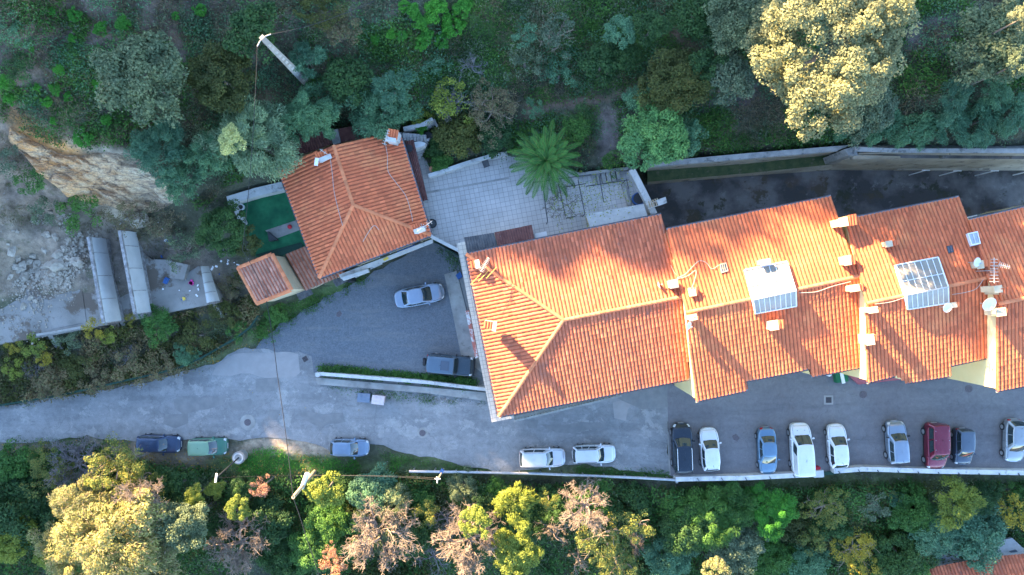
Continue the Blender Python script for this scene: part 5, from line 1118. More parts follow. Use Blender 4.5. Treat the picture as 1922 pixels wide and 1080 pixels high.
def make_car(px, py, head, L, W, typ, col, label, ht=None, metal=.3, rails=None, sideglass=2, extra=None, roofcol=None, group=None, lights='headlight'):
    T = TYPES[typ]; hgt = ht or T['h']; belt = T['belt']; hl = L / 2; hw = W / 2
    c = P(px, py, .85); root = empty('parked_car', (c.x, c.y, .02), label, 'car' if typ not in ('van',) else 'van', group, rz=R(head), ref=(0, 0, 0))
    pm = paint('car_paint', col, metal)
    zd = lambda t: float(np.interp(t, [a for a, b in T['deck']], [b for a, b in T['deck']]))
    ex = T['ex']
    def w_(t): return hw * max(.02, 1 - abs(t) ** ex) ** (1 / (ex * .75)) if abs(t) < 1 else hw * .45
    st = [-.995, -.985, -.965, -.93, -.88, -.8, -.7, -.6, -.5, -.35, -.2, 0, .2, .35, .46, .55, .65, .75, .83, .89, .93, .96, .98, .993]
    def body(t, s, off=0):
        sg = 1 if s >= 0 else -1; a = abs(s); w = w_(t); z = zd(t)
        # a: 1 = sill, 0 = centre line
        if a > .62: f = (1 - a) / .38; y = w * (.955 + .045 * f); zz = .26 + f * (z - .14 - .26); n = (0, sg, .05)
        elif a > .45: f = (.62 - a) / .17 * math.pi / 2; y = w - .12 + .12 * math.cos(f); zz = z - .14 + .14 * math.sin(f); n = (0, sg * math.cos(f), math.sin(f))
        else: y = (w - .12) * a / .45; zz = z + .035 * (1 - (a / .45) ** 2); n = (0, 0, 1)
        return Vector((t * hl + (0.5 * off if t > .9 else 0), sg * y + n[1] * off, zz + n[2] * off))
    SS = [-1, -.9, -.75, -.62, -.57, -.51, -.45, -.3, -.15, 0, .15, .3, .45, .51, .57, .62, .75, .9, 1]
    mb = MB(); rows = [[body(t, s) for s in SS] for t in st]; mb.grid(rows, 0, True, flip=True)
    mb.face(rows[0], 0); mb.face(rows[-1][::-1], 0); mb.face([rows[i][0] for i in range(len(st))] + [rows[i][-1] for i in range(len(st))][::-1], 0)
    bo = mb.build('body', pm, root)
    # bumpers / lower trim in dark where the sill is
    mb = MB()
    for sg in (1, -1): mb.grid([[body(t, sg * .99, .012) for t in st[4:-4]], [body(t, sg * .93, .012) for t in st[4:-4]]], 0, True)
    mb.build('sill', M['blackp'], root)
    mb = MB()
    for k in (-1, -2, -3): pass
    gx = T['g']; x0, x1, x2, x3 = [g * hl for g in gx]
    wb = hw - .075; wr = hw * (.76 if typ not in ('van', 'jeep', 'box') else .83); zb = belt - .03
    def ring(k):   # k 0 belt .. 1 roof; returns 4 sides x 9 points
        e = math.sin(k * math.pi / 2) * .25 + k * .75
        xr = x0 + (x1 - x0) * k; xf = x3 + (x2 - x3) * k; w = wb + (wr - wb) * (k ** 1.15); z = zb + (hgt - zb) * e
        wf = w * (.90 if typ != 'jeep' else .98); wre = w * (.88 if typ in ('hatch', 'sedan') else .95); bow = .16 * (1 - .5 * k) if typ != 'jeep' else .03; bwr = .08
        def wx(f): return wre + (w - wre) * min(1, f * 4) if f < .25 else (w if f < .72 else w + (wf - w) * (f - .72) / .28)
        right = [Vector((xr + (xf - xr) * f, -wx(f), z)) for f in np.linspace(0, 1, 13)]
        front = [Vector((xf + bow * (1 - (y / wf) ** 2), y, z + .012 * (1 - (y / wf) ** 2))) for y in np.linspace(-wf, wf, 9)]
        left = [Vector((xr + (xf - xr) * f, wx(f), z)) for f in np.linspace(1, 0, 13)]
        rear = [Vector((xr - bwr * (1 - (y / wre) ** 2), y, z)) for y in np.linspace(wre, -wre, 9)]
        return right, front, left, rear
    rings = [ring(k) for k in np.linspace(0, 1, 7)]
    mb = MB(); full = [[p for sd in r for p in sd] for r in rings]
    n = len(full[0]); top = full[-1]; cen = Vector(((x1 + x2) / 2, 0, hgt)); 
    rows = full + [[cen + (p - cen) * .93 + Vector((0, 0, .025)) for p in top], [cen + (p - cen) * .6 + Vector((0, 0, .045)) for p in top], [cen + (p - cen) * .05 + Vector((0, 0, .055)) for p in top]]
    mb.grid(rows, 0, True, close=True); mb.build('roof', paint('roof_paint', roofcol, metal) if roofcol else pm, root)
    def glass(side, f0, f1, k0, k1, name, off=.014, mt='glass'):
        mb = MB(); rows = []
        for k in np.linspace(k0, k1, 6):
            r = ring(k)[side]; r2 = ring(min(1, k + .02))[side]; row = []
            for f in np.linspace(f0, f1, 10):
                i = f * (len(r) - 1); j = min(int(i), len(r) - 2); p = r[j].lerp(r[j + 1], i - j); nn = {0: Vector((0, -1, .4)), 1: Vector((.6, 0, .8)), 2: Vector((0, 1, .4)), 3: Vector((-.8, 0, .5))}[side].normalized()
                row.append(p + nn * off)
            rows.append(row)
        mb.grid(rows, 0, True); return mb.build(name, M[mt], root)
    glass(1, .05, .95, .06, .95, 'windscreen'); 
    if typ != 'van': glass(3, .07, .93, .15, .92, 'rear_window')
    if sideglass == 2: sp = [(.09, .44), (.48, .84)]
    elif sideglass == 3: sp = [(.05, .26), (.30, .54), (.58, .86)]
    else: sp = [(.64, .90)]
    for a, b in sp:
        glass(0, a, b, .12, .86, 'side_window'); glass(2, 1 - b, 1 - a, .12, .86, 'side_window')
    def patch(t0, t1, s0, s1, name, m, off=.012):
        mb = MB(); mb.grid([[body(t, s, off) for s in np.linspace(s0, s1, 5)] for t in np.linspace(t0, t1, 5)], 0, True, flip=s1 > s0); return mb.build(name, M[m] if isinstance(m, str) else m, root)
    for sg in (1, -1):
        patch(.86, .955, sg * .42, sg * .68, 'headlight', 'lamp'); patch(-.985, -.93, sg * .44, sg * .75, 'tail_light', 'redlamp')
    mb = MB(); mb.box((hl * .985, 0, .48), (.05, .52, .11)); mb.build('number_plate', M['white'], root); mb = MB(); mb.box((-hl * .985, 0, .55), (.05, .52, .11)); mb.build('number_plate', M['white'], root)
    mb = MB(); mb.grid([[body(t, s, .006) for s in np.linspace(-.36, .36, 7)] for t in (gx[3] + .015, gx[3] + .045)], 0, True); mb.build('wiper_tray', M['blackp'], root)
    mb = MB(); eg = .004
    for sg in (1, -1):
        for t in ([.37, .02, -.36] if typ != 'van' else [.40, .12]):
            mb.grid([[body(t - .004, sg * s, .005) for s in (.98, .9, .75, .62, .55, .48)], [body(t + .004, sg * s, .005) for s in (.98, .9, .75, .62, .55, .48)]], 0, True)
        mb.grid([[body(t, sg * .44, .005) for t in np.linspace(gx[3] + .05, .9, 9)], [body(t, sg * .425, .005) for t in np.linspace(gx[3] + .05, .9, 9)]], 0, True)
    mb.grid([[body(.9, s, .005) for s in np.linspace(-.44, .44, 9)], [body(.906, s, .005) for s in np.linspace(-.44, .44, 9)]], 0, True)
    mb.build('panel_gap', M['blackp'], root)
    for sg in (1, -1):
        mb = MB(); mb.box((x3 - .18 * (x3 - x2) - .1, sg * (hw + .07), belt + .06), (.12, .2, .13), sg * -.25); mb.build('mirror', M['blackp'] if typ in ('jeep', 'suv') else pm, root)
        for fx in (-.10, .22):
            mb = MB(); mb.box((fx * hl, sg * (hw * .99), belt - .17), (.17, .035, .035)); mb.build('door_handle', pm, root)
    ra_ = .30 if typ not in ('jeep', 'suv', 'van') else .35
    for fx in (-.60, .62):
        for sg in (1, -1):
            mb = MB(); mb.tube([(fx * hl, sg * (hw - .17), ra_), (fx * hl, sg * (hw + .015), ra_)], ra_, 20); wh = mb.build('wheel', M['blackp'], root)
            mb = MB(); mb.tube([(fx * hl, sg * (hw - .02), ra_), (fx * hl, sg * (hw + .028), ra_)], ra_ * .62, 16); mb.build('rim', M['metal'], wh)
    if rails:
        for sg in (1, -1):
            mb = MB(); mb.tube([(x1 + .1, sg * (wr - .06), hgt + .03), (x1 + .25, sg * (wr - .05), hgt + .09), (x2 - .25, sg * (wr - .05), hgt + .09), (x2 - .1, sg * (wr - .06), hgt + .03)], .028, 5); mb.build('roof_rail', M[rails], root)
    if extra: extra(root, locals())
    return root
M['lamp'] = glassmat('headlight_glass', (.62, .64, .66), .15); M['redlamp'] = glassmat('tail_light_red', (.45, .01, .015), .2)
def box_part(name, m, c, s, rz=0):
    def f(root, v): mb = MB(); mb.box(c, s, rz); mb.build(name, M[m], root)
    return f
g_ = 'cars parked along the road and car park'
def roofbar(n):
    def f(root, v):
        for i in range(n): mb = MB(); mb.box((.1 - i * .55, 0, v['hgt'] + .062), (.02, v['wr'] * 1.3, .012)); mb.build('roof_seam', v['pm'].copy() if 0 else M['metal'], root)
    return f
def jeepx(root, v):
    mb = MB(); mb.tube([(-v['hl'] - .02, .1, 1.05), (-v['hl'] - .24, .1, 1.05)], .36, 20); sw = mb.build('spare_wheel', M['blackp'], root)
    mb = MB(); mb.tube([(-v['hl'] - .2, .1, 1.05), (-v['hl'] - .26, .1, 1.05)], .2, 16); mb.build('rim', M['metal'], sw)
    mb = MB(); mb.box((-.35, 0, v['hgt'] + .07), (.75, .85, .03)); mb.build('sunroof', M['glassdark'], root)
    mb = MB(); mb.box((v['hl'] + .06, 0, .55), (.16, v['W'] * .98, .22)); mb.build('bumper', M['blackp'], root)
    mb = MB(); mb.box((v['hl'] + .02, 0, .85), (.05, 1.0, .25)); mb.build('grille', M['blackp'], root)
def antenna(root, v):
    mb = MB(); x = v['x1'] + .15; mb.tube([(x, 0, v['hgt'] + .04), (x - .15, 0, v['hgt'] + .25)], .015, 4); mb.build('roof_antenna', M['blackp'], root)
def spoiler(root, v):
    antenna(root, v); mb = MB(); mb.box((v['x1'] - .1, 0, v['hgt'] - .01), (.22, v['wr'] * 1.5, .04)); mb.build('spoiler', v['pm'], root)
def vanx(root, v):
    for k in range(4): mb = MB(); mb.box((-v['hl'] * .8 + k * .62, 0, v['hgt'] + .052), (.035, v['wr'] * 1.75, .012)); mb.build('roof_rib', v['pm'], root)
    for sg in (-.32, .32): mb = MB(); mb.box((v['hl'] * .66, sg, 1.02), (.42, .09, .012), 0, 0, 0, .25); mb.build('bonnet_stripe', M['darkmetal'], root)
def redx(root, v):
    for k in range(3):
        for sg in (1, -1): mb = MB(); mb.box((-v['hl'] * .75 + k * .85, sg * (v['wr'] - .12), v['hgt'] + .04), (.06, .04, .02)); mb.build('rail_mount', M['metal'], root)
    for sg in (.2, -.2): mb = MB(); mb.box((-.4, sg, v['hgt'] + .05), (1.8, .02, .01)); mb.build('roof_groove', v['pm'], root)
def panoroof(root, v):
    mb = MB(); mb.box((v['x2'] - .35, 0, v['hgt'] + .035), (.6, v['wr'] * 1.5, .02)); mb.build('glass_roof', M['glass'], root)
make_car(297, 834, -2, 3.95, 1.62, 'estate', (.02, .045, .10), 'old dark blue hatchback at the left end of the road, partly under a yellow-green tree', ht=1.42, group=g_, sideglass=2)
make_car(390, 839, 1, 3.40, 1.60, 'box', (.04, .16, .10), 'small green car with a faded pale green roof, parked beside the round concrete drum', group=g_, roofcol=(.20, .33, .20), ht=1.5)
make_car(655, 841, -1, 3.6, 1.62, 'hatch', (.20, .27, .36), 'silver-blue hatchback parked alone on the road verge, between lamp drum and white estates', group=g_, metal=.6)
make_car(786, 555, 11, 4.65, 1.80, 'sedan', (.28, .34, .42), 'silver-blue saloon parked at an angle on the gravel yard', group=g_, metal=.6)
make_car(844, 685, -5, 4.35, 1.78, 'jeep', (.03, .055, .075), 'dark blue-grey off-road car with a rear spare wheel and sunroof, on the gravel yard', group=g_, extra=jeepx, roofcol=(.09, .14, .19))
make_car(1018, 860, 1, 4.25, 1.74, 'estate', (.62, .64, .66), 'white estate car with black rear end, left one of the white pair', group=g_, rails='metal', sideglass=2, ht=1.45)
make_car(1115, 853, 1.5, 4.0, 1.70, 'estate', (.64, .66, .68), 'white car with dark roof rails on the road edge, right one of the white pair', group=g_, rails='blackp', sideglass=3, ht=1.5)
make_car(1281, 842, 92, 4.6, 1.86, 'suv', (.010, .02, .035), 'black estate car with chrome roof rails, first in the car park row', group=g_, rails='white', metal=.5, sideglass=3, ht=1.6)
make_car(1333, 845, 94, 4.0, 1.74, 'hatch', (.74, .74, .74), 'small white hatchback with a black rear window, next to the black estate', group=g_, extra=spoiler)
make_car(1441, 847, -87, 4.35, 1.70, 'sedan', (.14, .24, .34), 'steel-blue car parked nose to the parapet, left of the white van', group=g_, metal=.55)
make_car(1504, 843, 93, 4.7, 1.88, 'van', (.76, .76, .76), 'white panel van with two dark bonnet stripes, in the middle of the car park row', group=g_, sideglass=1, extra=vanx)
make_car(1573, 839, 94, 4.1, 1.74, 'hatch', (.75, .75, .75), 'white hatchback parked between the gate pillar and the silver-blue car, right of the white van', group=g_, extra=antenna)
make_car(1684, 831, 94, 3.95, 1.78, 'suv', (.28, .33, .40), 'silver-blue car with amber reflections in its windscreen, left of the burgundy van', group=g_, metal=.6, extra=antenna, ht=1.55)
make_car(1757, 838, -89, 4.25, 1.76, 'van', (.20, .012, .035), 'burgundy people carrier with silver wheels, parked nose to the parapet', group=g_, sideglass=2, extra=redx, metal=.45, ht=1.8)
make_car(1809, 839, -90, 3.35, 1.56, 'box', (.045, .065, .10), 'small dark blue-grey car right of the burgundy people carrier', group=g_, roofcol=(.10, .13, .17), ht=1.5, metal=.5)
make_car(1906, 828, -91, 3.95, 1.76, 'hatch', (.34, .36, .38), 'silver hatchback cut by the right edge of the photo', group=g_, metal=.55, extra=antenna, ht=1.52)
# ---------------------------------------------------------------- vegetation
def fast_mesh(name, V, F, m, sizes=4, smooth=False):
    me = bpy.data.meshes.new(name); V = np.asarray(V, np.float32); F = np.asarray(F, np.int32)
    me.vertices.add(len(V)); me.vertices.foreach_set('co', V.ravel()); me.loops.add(F.size); me.loops.foreach_set('vertex_index', F.ravel())
    me.polygons.add(len(F)); me.polygons.foreach_set('loop_start', np.arange(0, F.size, F.shape[1], dtype=np.int32)); me.polygons.foreach_set('loop_total', np.full(len(F), F.shape[1], np.int32))
    if smooth: me.polygons.foreach_set('use_smooth', np.ones(len(F), bool))
    me.update(calc_edges=True)
    if m: me.materials.append(m)
    return me
def kites(pos, nrm, size, asp, rg, tdir=None):
    n = len(pos); r = rg.normal(size=(n, 3)) if tdir is None else tdir + rg.normal(size=(n, 3)) * .35
    nrm = nrm / (np.linalg.norm(nrm, axis=1, keepdims=True) + 1e-9); t = np.cross(nrm, r) if tdir is None else r - nrm * (r * nrm).sum(1, keepdims=True)
    t /= (np.linalg.norm(t, axis=1, keepdims=True) + 1e-9); b = np.cross(nrm, t); s = np.asarray(size).reshape(-1, 1) * np.ones((n, 1)); 
    a = pos - t * s * .5; c = pos + t * s * .5; m1 = pos + b * s * asp * .5 + t * s * .08 - nrm * s * .07; m2 = pos - b * s * asp * .5 + t * s * .08 - nrm * s * .07
    V = np.stack([a, m2, c, m1], 1).reshape(-1, 3); F = np.arange(n * 4).reshape(-1, 4); return V, F
def cloud(seed, Rr, cr, ncl, per, leaf, asp=.6, flat=.75, up=.7, mode='dome', lob=.25):
    rg = np.random.RandomState(seed)
    d = rg.normal(size=(ncl, 3)); d[:, 2] = np.abs(d[:, 2]) * 1.0 - .28; d /= np.linalg.norm(d, axis=1, keepdims=True)
    th = np.arctan2(d[:, 1], d[:, 0]); ph = rg.rand(6) * 6.28
    rad = 1 + lob * (np.sin(th * 3 + ph[0]) * .5 + np.sin(th * 5 + ph[1]) * .35 + np.sin(th * 2 + d[:, 2] * 4 + ph[2]) * .5)
    rr = Rr * rad * (.42 + .58 * rg.rand(ncl) ** .45) * .86; c = d * rr[:, None]; c[:, 2] *= flat
    crs = cr * (.55 + .8 * rg.rand(ncl)); idx = np.repeat(np.arange(ncl), per)
    q = rg.normal(size=(len(idx), 3)); q /= np.linalg.norm(q, axis=1, keepdims=True); q[:, 2] = np.where(q[:, 2] < -.3, -q[:, 2], q[:, 2])
    pos = c[idx] + q * (crs[idx] * (.35 + .65 * rg.rand(len(idx)) ** .4))[:, None] * np.array([1, 1, .8])
    nrm = q * .7 + np.array([0, 0, up]) + rg.normal(size=q.shape) * .45
    size = leaf * (.6 + .8 * rg.rand(len(idx)))
    td = None
    if mode == 'spray': td = q * .8 + (pos / (np.linalg.norm(pos, axis=1, keepdims=True) + 1e-6)) * .9
    return kites(pos, nrm, size, asp, rg, td)
def branches(seed, Rr, levels=4, kids=(6, 4, 4, 3), up=.35, r0=.11, rise=.4, sides=3, spread=1.0, curl=.25):
    rg = random.Random(seed); V = []; F = []
    def seg(pts, ra, rb):
        n = len(pts); b = len(V)
        for i, p in enumerate(pts):
            d = (pts[min(i + 1, n - 1)] - pts[max(0, i - 1)]).normalized(); a = d.cross(Vector((.3, .2, 1))).normalized(); c = d.cross(a); r = ra + (rb - ra) * i / (n - 1)
            for k in range(sides): t = 2 * math.pi * k / sides; V.append(tuple(p + (a * math.cos(t) + c * math.sin(t)) * r))
        for i in range(n - 1):
            for k in range(sides): k2 = (k + 1) % sides; F.append((b + i * sides + k, b + i * sides + k2, b + (i + 1) * sides + k2, b + (i + 1) * sides + k))
    def grow(p, d, L, r, lv):
        pts = [p]; q = p.copy(); dd = d.copy()
        for i in range(4): dd = (dd + Vector((rg.gauss(0, curl), rg.gauss(0, curl), rg.gauss(0, curl * .6) + .04))).normalized(); q = q + dd * L / 4; pts.append(q.copy())
        r1 = r * .55; seg(pts, r, r1)
        if lv + 1 < levels:
            for k in range(kids[lv + 1]):
                f = rg.uniform(.3, 1); i = min(3, int(f * 4)); s = pts[i].lerp(pts[i + 1], f * 4 - i if f < 1 else 1)
                nd = (dd + Vector((rg.gauss(0, .62), rg.gauss(0, .62), rg.gauss(0, .3) + up * .2)) * spread).normalized(); grow(s, nd, L * rg.uniform(.5, .75), max(.017, r1 * .8), lv + 1)
    for k in range(kids[0]):
        a = 2 * math.pi * (k + rg.random() * .6) / kids[0]; d = Vector((math.cos(a), math.sin(a), rg.uniform(.15, .8) * rise * 2)).normalized(); grow(Vector((0, 0, -Rr * .25)), d, Rr * .52, r0, 0)
    return np.array(V), np.array(F)
PR = {}
def addp(key, vf): PR[key] = vf
# protos at real size for a crown radius of 2 (small), 3 (medium) and 6 metres
for s in (1, 2, 3):
    addp('round_s%d' % s, cloud(s, 1.5, .42, 42, 102, 0.152, .6)); addp('round_m%d' % s, cloud(10 + s, 3, .62, 105, 136, 0.190, .6))
    addp('spray_s%d' % s, cloud(20 + s, 1.5, .42, 40, 119, 0.198, .24, mode='spray', up=.5, lob=.4)); addp('spray_m%d' % s, cloud(30 + s, 3, .7, 90, 178, 0.258, .22, mode='spray', up=.5, lob=.45))
    addp('airy_m%d' % s, cloud(40 + s, 3, .55, 62, 71, 0.167, .5, lob=.5)); addp('airy_s%d' % s, cloud(50 + s, 1.5, .4, 24, 57, 0.137, .5, lob=.5))
addp('oak_l1', cloud(61, 6.6, .78, 330, 187, 0.190, .6, flat=.7, lob=.18)); addp('round_l1', cloud(62, 5, .8, 240, 170, 0.198, .6, lob=.3))
for s in (1, 2, 3): addp('bare_m%d' % s, branches(s, 3.2)); 
addp('bare_d1', branches(7, 3.2, 5, (9, 5, 4, 4, 3), r0=.14, curl=.3)); addp('limbs', branches(9, 3.0, 3, (6, 3, 3), r0=.12)); addp('limbs_s', branches(8, 1.5, 2, (5, 3), r0=.06))
PRM = {k: fast_mesh(k, v[0], v[1], M['bark'], smooth=k.startswith(('bare', 'limbs'))) for k, v in PR.items()}
def trunkmesh():
    mb = MB(); pts = [Vector((0, 0, 0)), Vector((.02, .01, .35)), Vector((-.02, .03, .7)), Vector((0, 0, 1))]
    mb.tube(pts, [.22, .17, .13, .08], 8)
    me = bpy.data.meshes.new('trunk'); me.from_pydata(mb.v, [], mb.f); me.polygons.foreach_set('use_smooth', [True] * len(mb.f)); me.materials.append(M['bark']); return me
TRM = trunkmesh(); SZ = dict(s=1.5, m=3.0, l=6.2, d=3.2); trng = random.Random(99); _cnt = {}
def part(name, me, parent, m, loc=(0, 0, 0), scale=(1, 1, 1), rz=0, kind=None):
    o = bpy.data.objects.new(name, me); COL.objects.link(o); o.parent = parent; o.location = loc; o.scale = scale; o.rotation_euler = (0, 0, rz)
    if m is not None: o.material_slots[0].link = 'OBJECT'; o.material_slots[0].material = m
    return o
def tree(px, py, rpx, shape, mt, h, label, name='tree', cat=None, group=None, flat=1.0, sx=1.0, bare=None, tw='twig', rot=None):
    """px,py,rpx: the crown in the photo; h: height of the crown's top above the ground"""
    gz = 0.0
    if px > 1430 and py > 890: h *= .8
    if py > 880 and mt in ('dark', 'teal', 'green', 'greygreen', 'olive') and h < 7: h *= .75
    for _ in range(8):
        zc = gz + h * .62; p = P(px, py, zc); gz = .5 * gz + .5 * float(terrain(np.array([p.x]), np.array([p.y]))[0])
    r = rpx * K * (H - zc) / H; sz = 'l' if 'oak' in shape or shape == 'round_l' else ('s' if r < 2.1 else 'm')
    if shape == 'oak': key = 'oak_l1'; base = 6.0
    elif shape == 'round_l': key = 'round_l1'; base = 4.6
    elif shape == 'bare_d': key = 'bare_d1'; base = 3.1
    elif shape == 'bare': key = 'bare_m%d' % trng.randint(1, 3); base = 3.1
    else: key = '%s_%s%d' % (shape, sz, trng.randint(1, 3)); base = 1.45 if sz == 's' else 2.9
    k = r / base; root = empty(name, (p.x, p.y, gz - .1), label, cat or name.split('_')[-1], group, rz=0)
    kz = k * flat
    if shape in ('bare', 'bare_d'):
        part('crown', PRM[key], root, M[tw], (0, 0, zc - gz + .1 - .2 * h), (k, k * sx, kz), rot if rot is not None else trng.uniform(0, 6.28))
    else:
        part('crown', PRM[key], root, M[mt], (0, 0, zc - gz + .1), (k, k * sx, kz), rot if rot is not None else trng.uniform(0, 6.28))
        if bare: part('branch', PRM[bare], root, M[tw], (0, 0, zc - gz + .1), (r / 2.6 if bare != 'limbs_s' else r / 1.3,) * 3, trng.uniform(0, 6.28))
    th = max(.4, zc - gz + .1 - (.25 * r if 'bare' not in shape else .2 * h + r * .2)); part('trunk', TRM, root, None, (0, 0, 0), (max(.5, r * .42),) * 2 + (th,), trng.uniform(0, 6.28))
    return root
T = tree
UL_L = ['next to the blue-green thicket at the top left', 'near the top left corner', 'at the far left, below a dim shrub', 'left of the grey-green tree, upper one', 'in the bare soil left of the grey-green tree', 'just below the pair left of the grey-green tree', 'touching the left side of the grey-green tree', 'above the orange rock, towards the grey-green tree', 'on the top rim of the rock face', 'small one between the left edge and the bare soil', 'at the left edge just above the orange rock', 'near the top edge above the olive-yellow tree', 'above the grey-green tree, left of its top', 'above the grey-green tree, right of its top', 'largest one above the grey-green tree', 'smallest one near the top edge', 'tiny one in bare soil near the left edge', 'tiny one left of the grey-green tree top', 'tiny one at the upper end of the rock face', 'between the grey-green tree and the rock face']
TC_L = ['largest one at the top edge', 'middle one of the top clump', 'right one of the top clump', 'lower left one of the clump', 'lower middle one of the clump', 'left end of the clump at the top', 'isolated one left of the clump', 'leftmost isolated one', 'pair member between isolated and clump', 'lowest one of the clump', 'top right end of the clump', 'small one at the top edge left of the largest']
# upper left slope
T(270, 150, 88, 'round', 'greygreen', 7, 'large grey-green tree on the upper left slope', sx=.9, flat=.9)
T(415, 150, 62, 'round', 'olive', 6, 'dark olive-yellow tree left of the concrete power pole')
T(478, 62, 52, 'round', 'dark', 6, 'very dark green tree at the top, touching the tip of the concrete pole')
T(575, 112, 34, 'spray', 'teal', 3.5, 'small blue-green tree right of the concrete pole shaft', bare='limbs')
T(478, 265, 74, 'spray', 'mimosa', 7, 'large pale mimosa tree left of the small house roof', bare=None)
T(435, 264, 26, 'round', 'paleyellow', 9.4, 'pale yellow mimosa crown at the left side of the large mimosa', 'pale_yellow_tree', 'tree')
T(585, 216, 52, 'spray', 'teal', 6, 'blue-green tree directly above the left corner of the small house roof')
T(712, 218, 56, 'spray', 'teal', 6, 'blue-green tree with bare twigs above the right part of the small house', bare='limbs')
T(655, 150, 44, 'round', 'dark', 4.5, 'round dark green tree in the gap behind the small house')
T(738, 170, 36, 'spray', 'teal', 4, 'dim blue-green shrub right of the round dark tree', 'shrub')
T(300, 285, 52, 'spray', 'teal', 5, 'blue-green tree hanging over the upper edge of the rock face')
T(345, 342, 38, 'spray', 'teal', 4, 'blue-green shrub at the lower right end of the rock face', 'shrub')
T(395, 285, 42, 'spray', 'teal', 5, 'blue-green tree between rock face and large mimosa')
T(422, 432, 48, 'round', 'dark', 4.5, 'dense dark green tree left of the artificial turf yard')
T(462, 452, 28, 'round', 'olive', 4.2, 'small olive-yellow tree touching the turf yard', 'shrub')
T(152, 397, 46, 'airy', 'green', 2, 'wide low green bush at the foot of the rock face', 'shrub', flat=.5)
T(85, 395, 32, 'airy', 'greygreen', 1.6, 'grey-green bush left of the rock face foot', 'shrub', flat=.5)
T(225, 405, 34, 'airy', 'brownleaf', 1.8, 'brownish bush right of the wide low green bush', 'shrub', flat=.5)
T(300, 415, 40, 'airy', 'brownleaf', 1.8, 'brown-green bramble above the right big shell', 'shrub', flat=.5)
T(345, 470, 36, 'airy', 'greygreen', 2, 'loose grey-green bush between shells and dark tree', 'shrub', bare='limbs_s')
T(40, 130, 30, 'airy', 'dark', 1.6, 'dark shrub at the left on the bare upper slope', 'shrub'); T(20, 60, 34, 'airy', 'teal', 1.6, 'dim blue-green shrub at the upper left edge', 'shrub')
T(60, 335, 36, 'airy', 'green', 1.6, 'low green bush left of the orange rock', 'shrub', flat=.5); T(15, 300, 32, 'airy', 'greygreen', 1.6, 'grey-green bush at the left edge beside the orange rock', 'shrub', flat=.5)
for i, (a, b, r_) in enumerate([(140, 28, 13), (97, 22, 7), (12, 155, 14), (112, 132, 10), (105, 168, 12), (128, 182, 9), (182, 157, 9), (88, 192, 10), (155, 258, 18), (70, 165, 7), (18, 185, 13), (375, 20, 12), (190, 55, 14), (310, 85, 9), (230, 45, 14), (330, 30, 8), (60, 92, 6), (135, 73, 8), (100, 228, 7), (200, 225, 10)]):
    T(a, b, r_, 'round', 'bright', 1.0, 'bright green bush, ' + UL_L[i], 'shrub', group='small green bushes on the bare upper left slope')
for i, (a, b, r_) in enumerate([(820, 20, 26), (790, 45, 15), (850, 45, 22), (800, 70, 14), (830, 75, 16), (775, 22, 14), (735, 65, 10), (705, 75, 9), (755, 68, 10), (790, 85, 12), (870, 15, 18), (760, 12, 12)]):
    T(a, b, r_, 'round', 'bright', 1.3, 'bright green ivy-like bush, ' + TC_L[i], 'shrub', group='bright green bushes at the top centre')
T(600, 15, 55, 'airy', 'olive', 2.2, 'broad olive-brown bush at the top edge left of centre', 'shrub', sx=.7); T(640, 55, 40, 'airy', 'brownleaf', 1.8, 'brown-green bush below the olive-brown bush at the top', 'shrub')
T(845, 185, 52, 'bare', None, 4.5, 'bare grey tree with a few yellow leaves behind the terrace', 'bare_tree', 'tree', tw='twiggrey')
T(845, 190, 44, 'airy', 'yg', 3.0, 'sparse yellow leaves on the shrub inside the bare grey tree', 'shrub')
T(925, 205, 50, 'airy', 'brownleaf', 4, 'brown-olive tree with thin foliage left of the palm', bare='limbs')
T(885, 118, 34, 'bare', None, 2.2, 'low grey pile of bare branches on the slope', 'bare_shrub', 'shrub', tw='twiggrey')
T(820, 125, 30, 'airy', 'teal', 1.5, 'low blue-green fallen sapling left of the bare branch pile', 'shrub', sx=.5, rot=.2)
T(860, 255, 42, 'round', 'olive', 2.6, 'yellow-brown shrub just behind the curving garden wall', 'shrub'); T(930, 255, 34, 'round', 'dark', 2.6, 'dark shrub between the brown-olive tree and the palm', 'shrub'); T(790, 222, 20, 'airy', 'yg', 3, 'yellow-green shrub behind the short white wall', 'shrub')
T(828, 305, 20, 'round', 'green', 1.2, 'green plant spilling over the left end of the curving garden wall', 'shrub'); T(818, 280, 20, 'round', 'dark', 1.5, 'dark shrub right of the garden stairs', 'shrub'); T(790, 238, 13, 'round', 'bright', 2.4, 'small vivid plant against the short white wall', 'shrub')
T(985, 65, 28, 'airy', 'teal', 1.8, 'dim blue-green shrub left of the grey bush at the top', 'shrub'); T(1045, 65, 40, 'airy', 'greygreen', 3, 'grey-green bush with bare twigs at the top centre', 'shrub', bare='limbs')
T(985, 115, 40, 'airy', 'greygreen', 2, 'pale olive bush left of centre top slope', 'shrub'); T(1165, 62, 30, 'round', 'teal', 4, 'blue-green bush on the left of the dark pair at the top', 'shrub'); T(1222, 52, 32, 'round', 'dark', 4, 'dark bush with glossy leaves beside the earth path', 'shrub')
T(1130, 118, 38, 'round', 'dark', 3.2, 'dark green bush above the earth path', 'shrub'); T(1050, 140, 32, 'airy', 'teal', 1.8, 'low blue-green bush left of the earth path', 'shrub'); T(1180, 108, 26, 'round', 'dark', 3, 'dark bush between the two dark masses by the path', 'shrub')
T(1262, 155, 62, 'round', 'olive', 6, 'dark olive-brown tree above the fresh green tree'); T(1320, 130, 38, 'round', 'dark', 5, 'dark tree between the olive-brown tree and the big oak'); T(1300, 35, 40, 'round', 'dark', 4, 'dark shrub at the top right of the path', 'shrub', bare='limbs')
